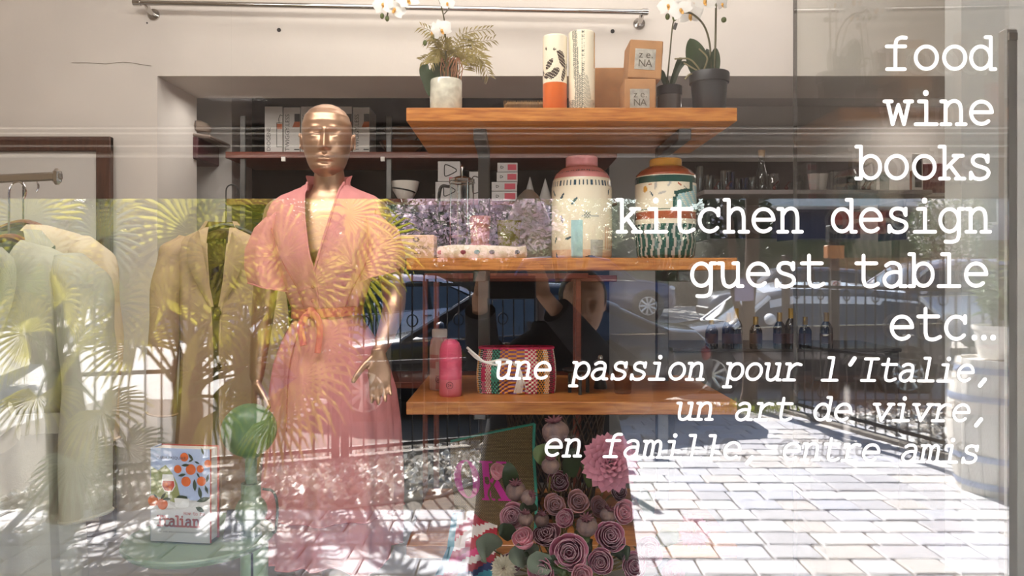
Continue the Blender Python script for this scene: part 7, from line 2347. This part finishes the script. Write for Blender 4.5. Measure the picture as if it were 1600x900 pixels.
# ------------------------------------------------------------------ the photographer, seen only in the glass
PX, PY = .15, -1.56
t = thing('person', 'person in a dark coat holding up a phone, seen as a dark reflection', 'person', (PX, PY, 0))
mb = MB()
hx, hy_ = PX + .03, PY
rings = []
for z_, rx, ry, oy in ((.92, .15, .12, 0), (.97, .155, .115, 0), (1.05, .14, .1, .0), (1.14, .17, .11, 0), (1.21, .18, .1, 0), (1.25, .13, .08, 0), (1.28, .07, .065, .0), (1.32, .052, .055, .01), (1.38, .05, .055, .015)):
    rings.append(ering(PX + .06 * max(0, (z_ - 1.24) / .14), PY + oy, z_, rx, ry))
mb.loft(rings)
for s in (-1, 1):
    limb([V((PX + s * .09, PY, .95)), V((PX + s * .1, PY + .02, .5)), V((PX + s * .1, PY, .09))], [.09, .06, .042])
    f_ = []
    for yy, hw, ht, zz in ((-.06, .032, .03, .032), (.0, .04, .042, .05), (.08, .042, .034, .034), (.14, .046, .026, .026), (.19, .036, .018, .018), (.205, .015, .01, .012)):
        f_.append([V((PX + s * .1 + hw * math.cos(a), PY + yy, zz + ht * math.sin(a) * .95)) for a in [2 * PI * k / 14 for k in range(14)]])
    mb.loft(f_)
EL = V((PX - .24, PY + .12, 1.06)); ER = V((PX + .27, PY + .12, 1.07))
HL, HR = V((-.105, -1.215, 1.43)), V((.105, -1.215, 1.43))
limb([V((PX - .17, PY, 1.2)), V((PX - .25, PY + .04, 1.14)), EL], [.055, .05, .04]); limb([EL, (EL + HL) / 2, HL], [.042, .034, .024])
limb([V((PX + .17, PY, 1.2)), V((PX + .29, PY + .04, 1.14)), ER], [.055, .05, .04]); limb([ER, (ER + HR) / 2, HR], [.042, .034, .024])
hand(mb, HL, (.35, .25, 1), (1, .1, -.2), .85, .3); hand(mb, HR, (-.35, .25, 1), (-1, .1, -.2), .85, .3)
pb_ = fuse(mb, .006, 3)
hm = head_mb(V((0, 0, 0)), .22, 0, 0, ns=96, nr=80)
hm.xform(Matrix.Translation(V((PX + .11, PY + .01, 1.29))) @ Matrix.Rotation(PI, 4, 'Z'))
pb_.merge(hm)
pb_.build('body', M('skin', '#b98a6c', .55, var=.06), t, angle=180)
m_coat = M('black_coat', '#16151a', .85, var=.1)
mb = MB(); rings = []
for z_, rx, ry in ((.42, .31, .2), (.6, .29, .19), (.8, .27, .175), (.95, .245, .16), (1.0, .235, .15), (1.08, .225, .145), (1.15, .22, .14), (1.21, .2, .12), (1.26, .15, .1), (1.3, .085, .08), (1.33, .075, .075)):
    rings.append([p + V((.008 * math.sin(9 * i / 40 * 2 * PI) * (1.3 - z_), 0, 0)) for i, p in enumerate(ering(PX, PY, z_, rx, ry, 40))])
mb.loft(rings, True, False)
ct2 = mb.build('coat', m_coat, t)
for e, h_, s in ((EL, HL, -1), (ER, HR, 1)):
    mb = MB(); p = spline([V((PX + s * .17, PY, 1.2)), V((PX + s * .26, PY + .04, 1.14)), e, e.lerp(h_, .5), e.lerp(h_, .88)], 6)
    mb.tube(p, [lerp(.08, .05, i / (len(p) - 1)) for i in range(len(p))], 16); mb.build('sleeve', m_coat, ct2)
for s in (-1, 1):
    mb = MB(); mb.tube([V((PX + s * .09, PY, .8)), V((PX + s * .1, PY + .01, .5)), V((PX + s * .1, PY, .08))], [.11, .085, .075], 14); mb.build('trouser_leg', m_coat, t)
# hair
mb = MB()
hc = V((PX + .11, PY - .01, 1.425))
rings = []
for i in range(13):
    th = PI * (.02 + .62 * i / 12)
    rr = []
    for k in range(32):
        a = 2 * PI * k / 32
        front = max(0, math.sin(a))
        thk = min(th, PI * .36) if front > .45 else th
        rr.append(hc + V((.089 * math.sin(thk) * math.cos(a), .112 * math.sin(thk) * math.sin(a) - .008, .1 * math.cos(thk))))
    rings.append(rr)
mb.loft(rings, True, False); mb.build('hair', M('dark_hair', '#1c1512', .5), t)
t = thing('phone', 'black phone held up in both hands in front of the window', 'phone', (0, -1.165, 1.46))
mb = MB(); mb.bev((0, -1.166, 1.462), (.15, .008, .074), .003); mb.build('case', m_bplastic, t, False)
mb = MB(); mb.box((0, -1.1705, 1.462), (.142, .001, .067)); mb.build('screen', m_cglass, t, False)
mb = MB(); mb.bev((.045, -1.1615, 1.475), (.034, .003, .034), .001); mb.build('lens_block', m_blacktrim, t, False)
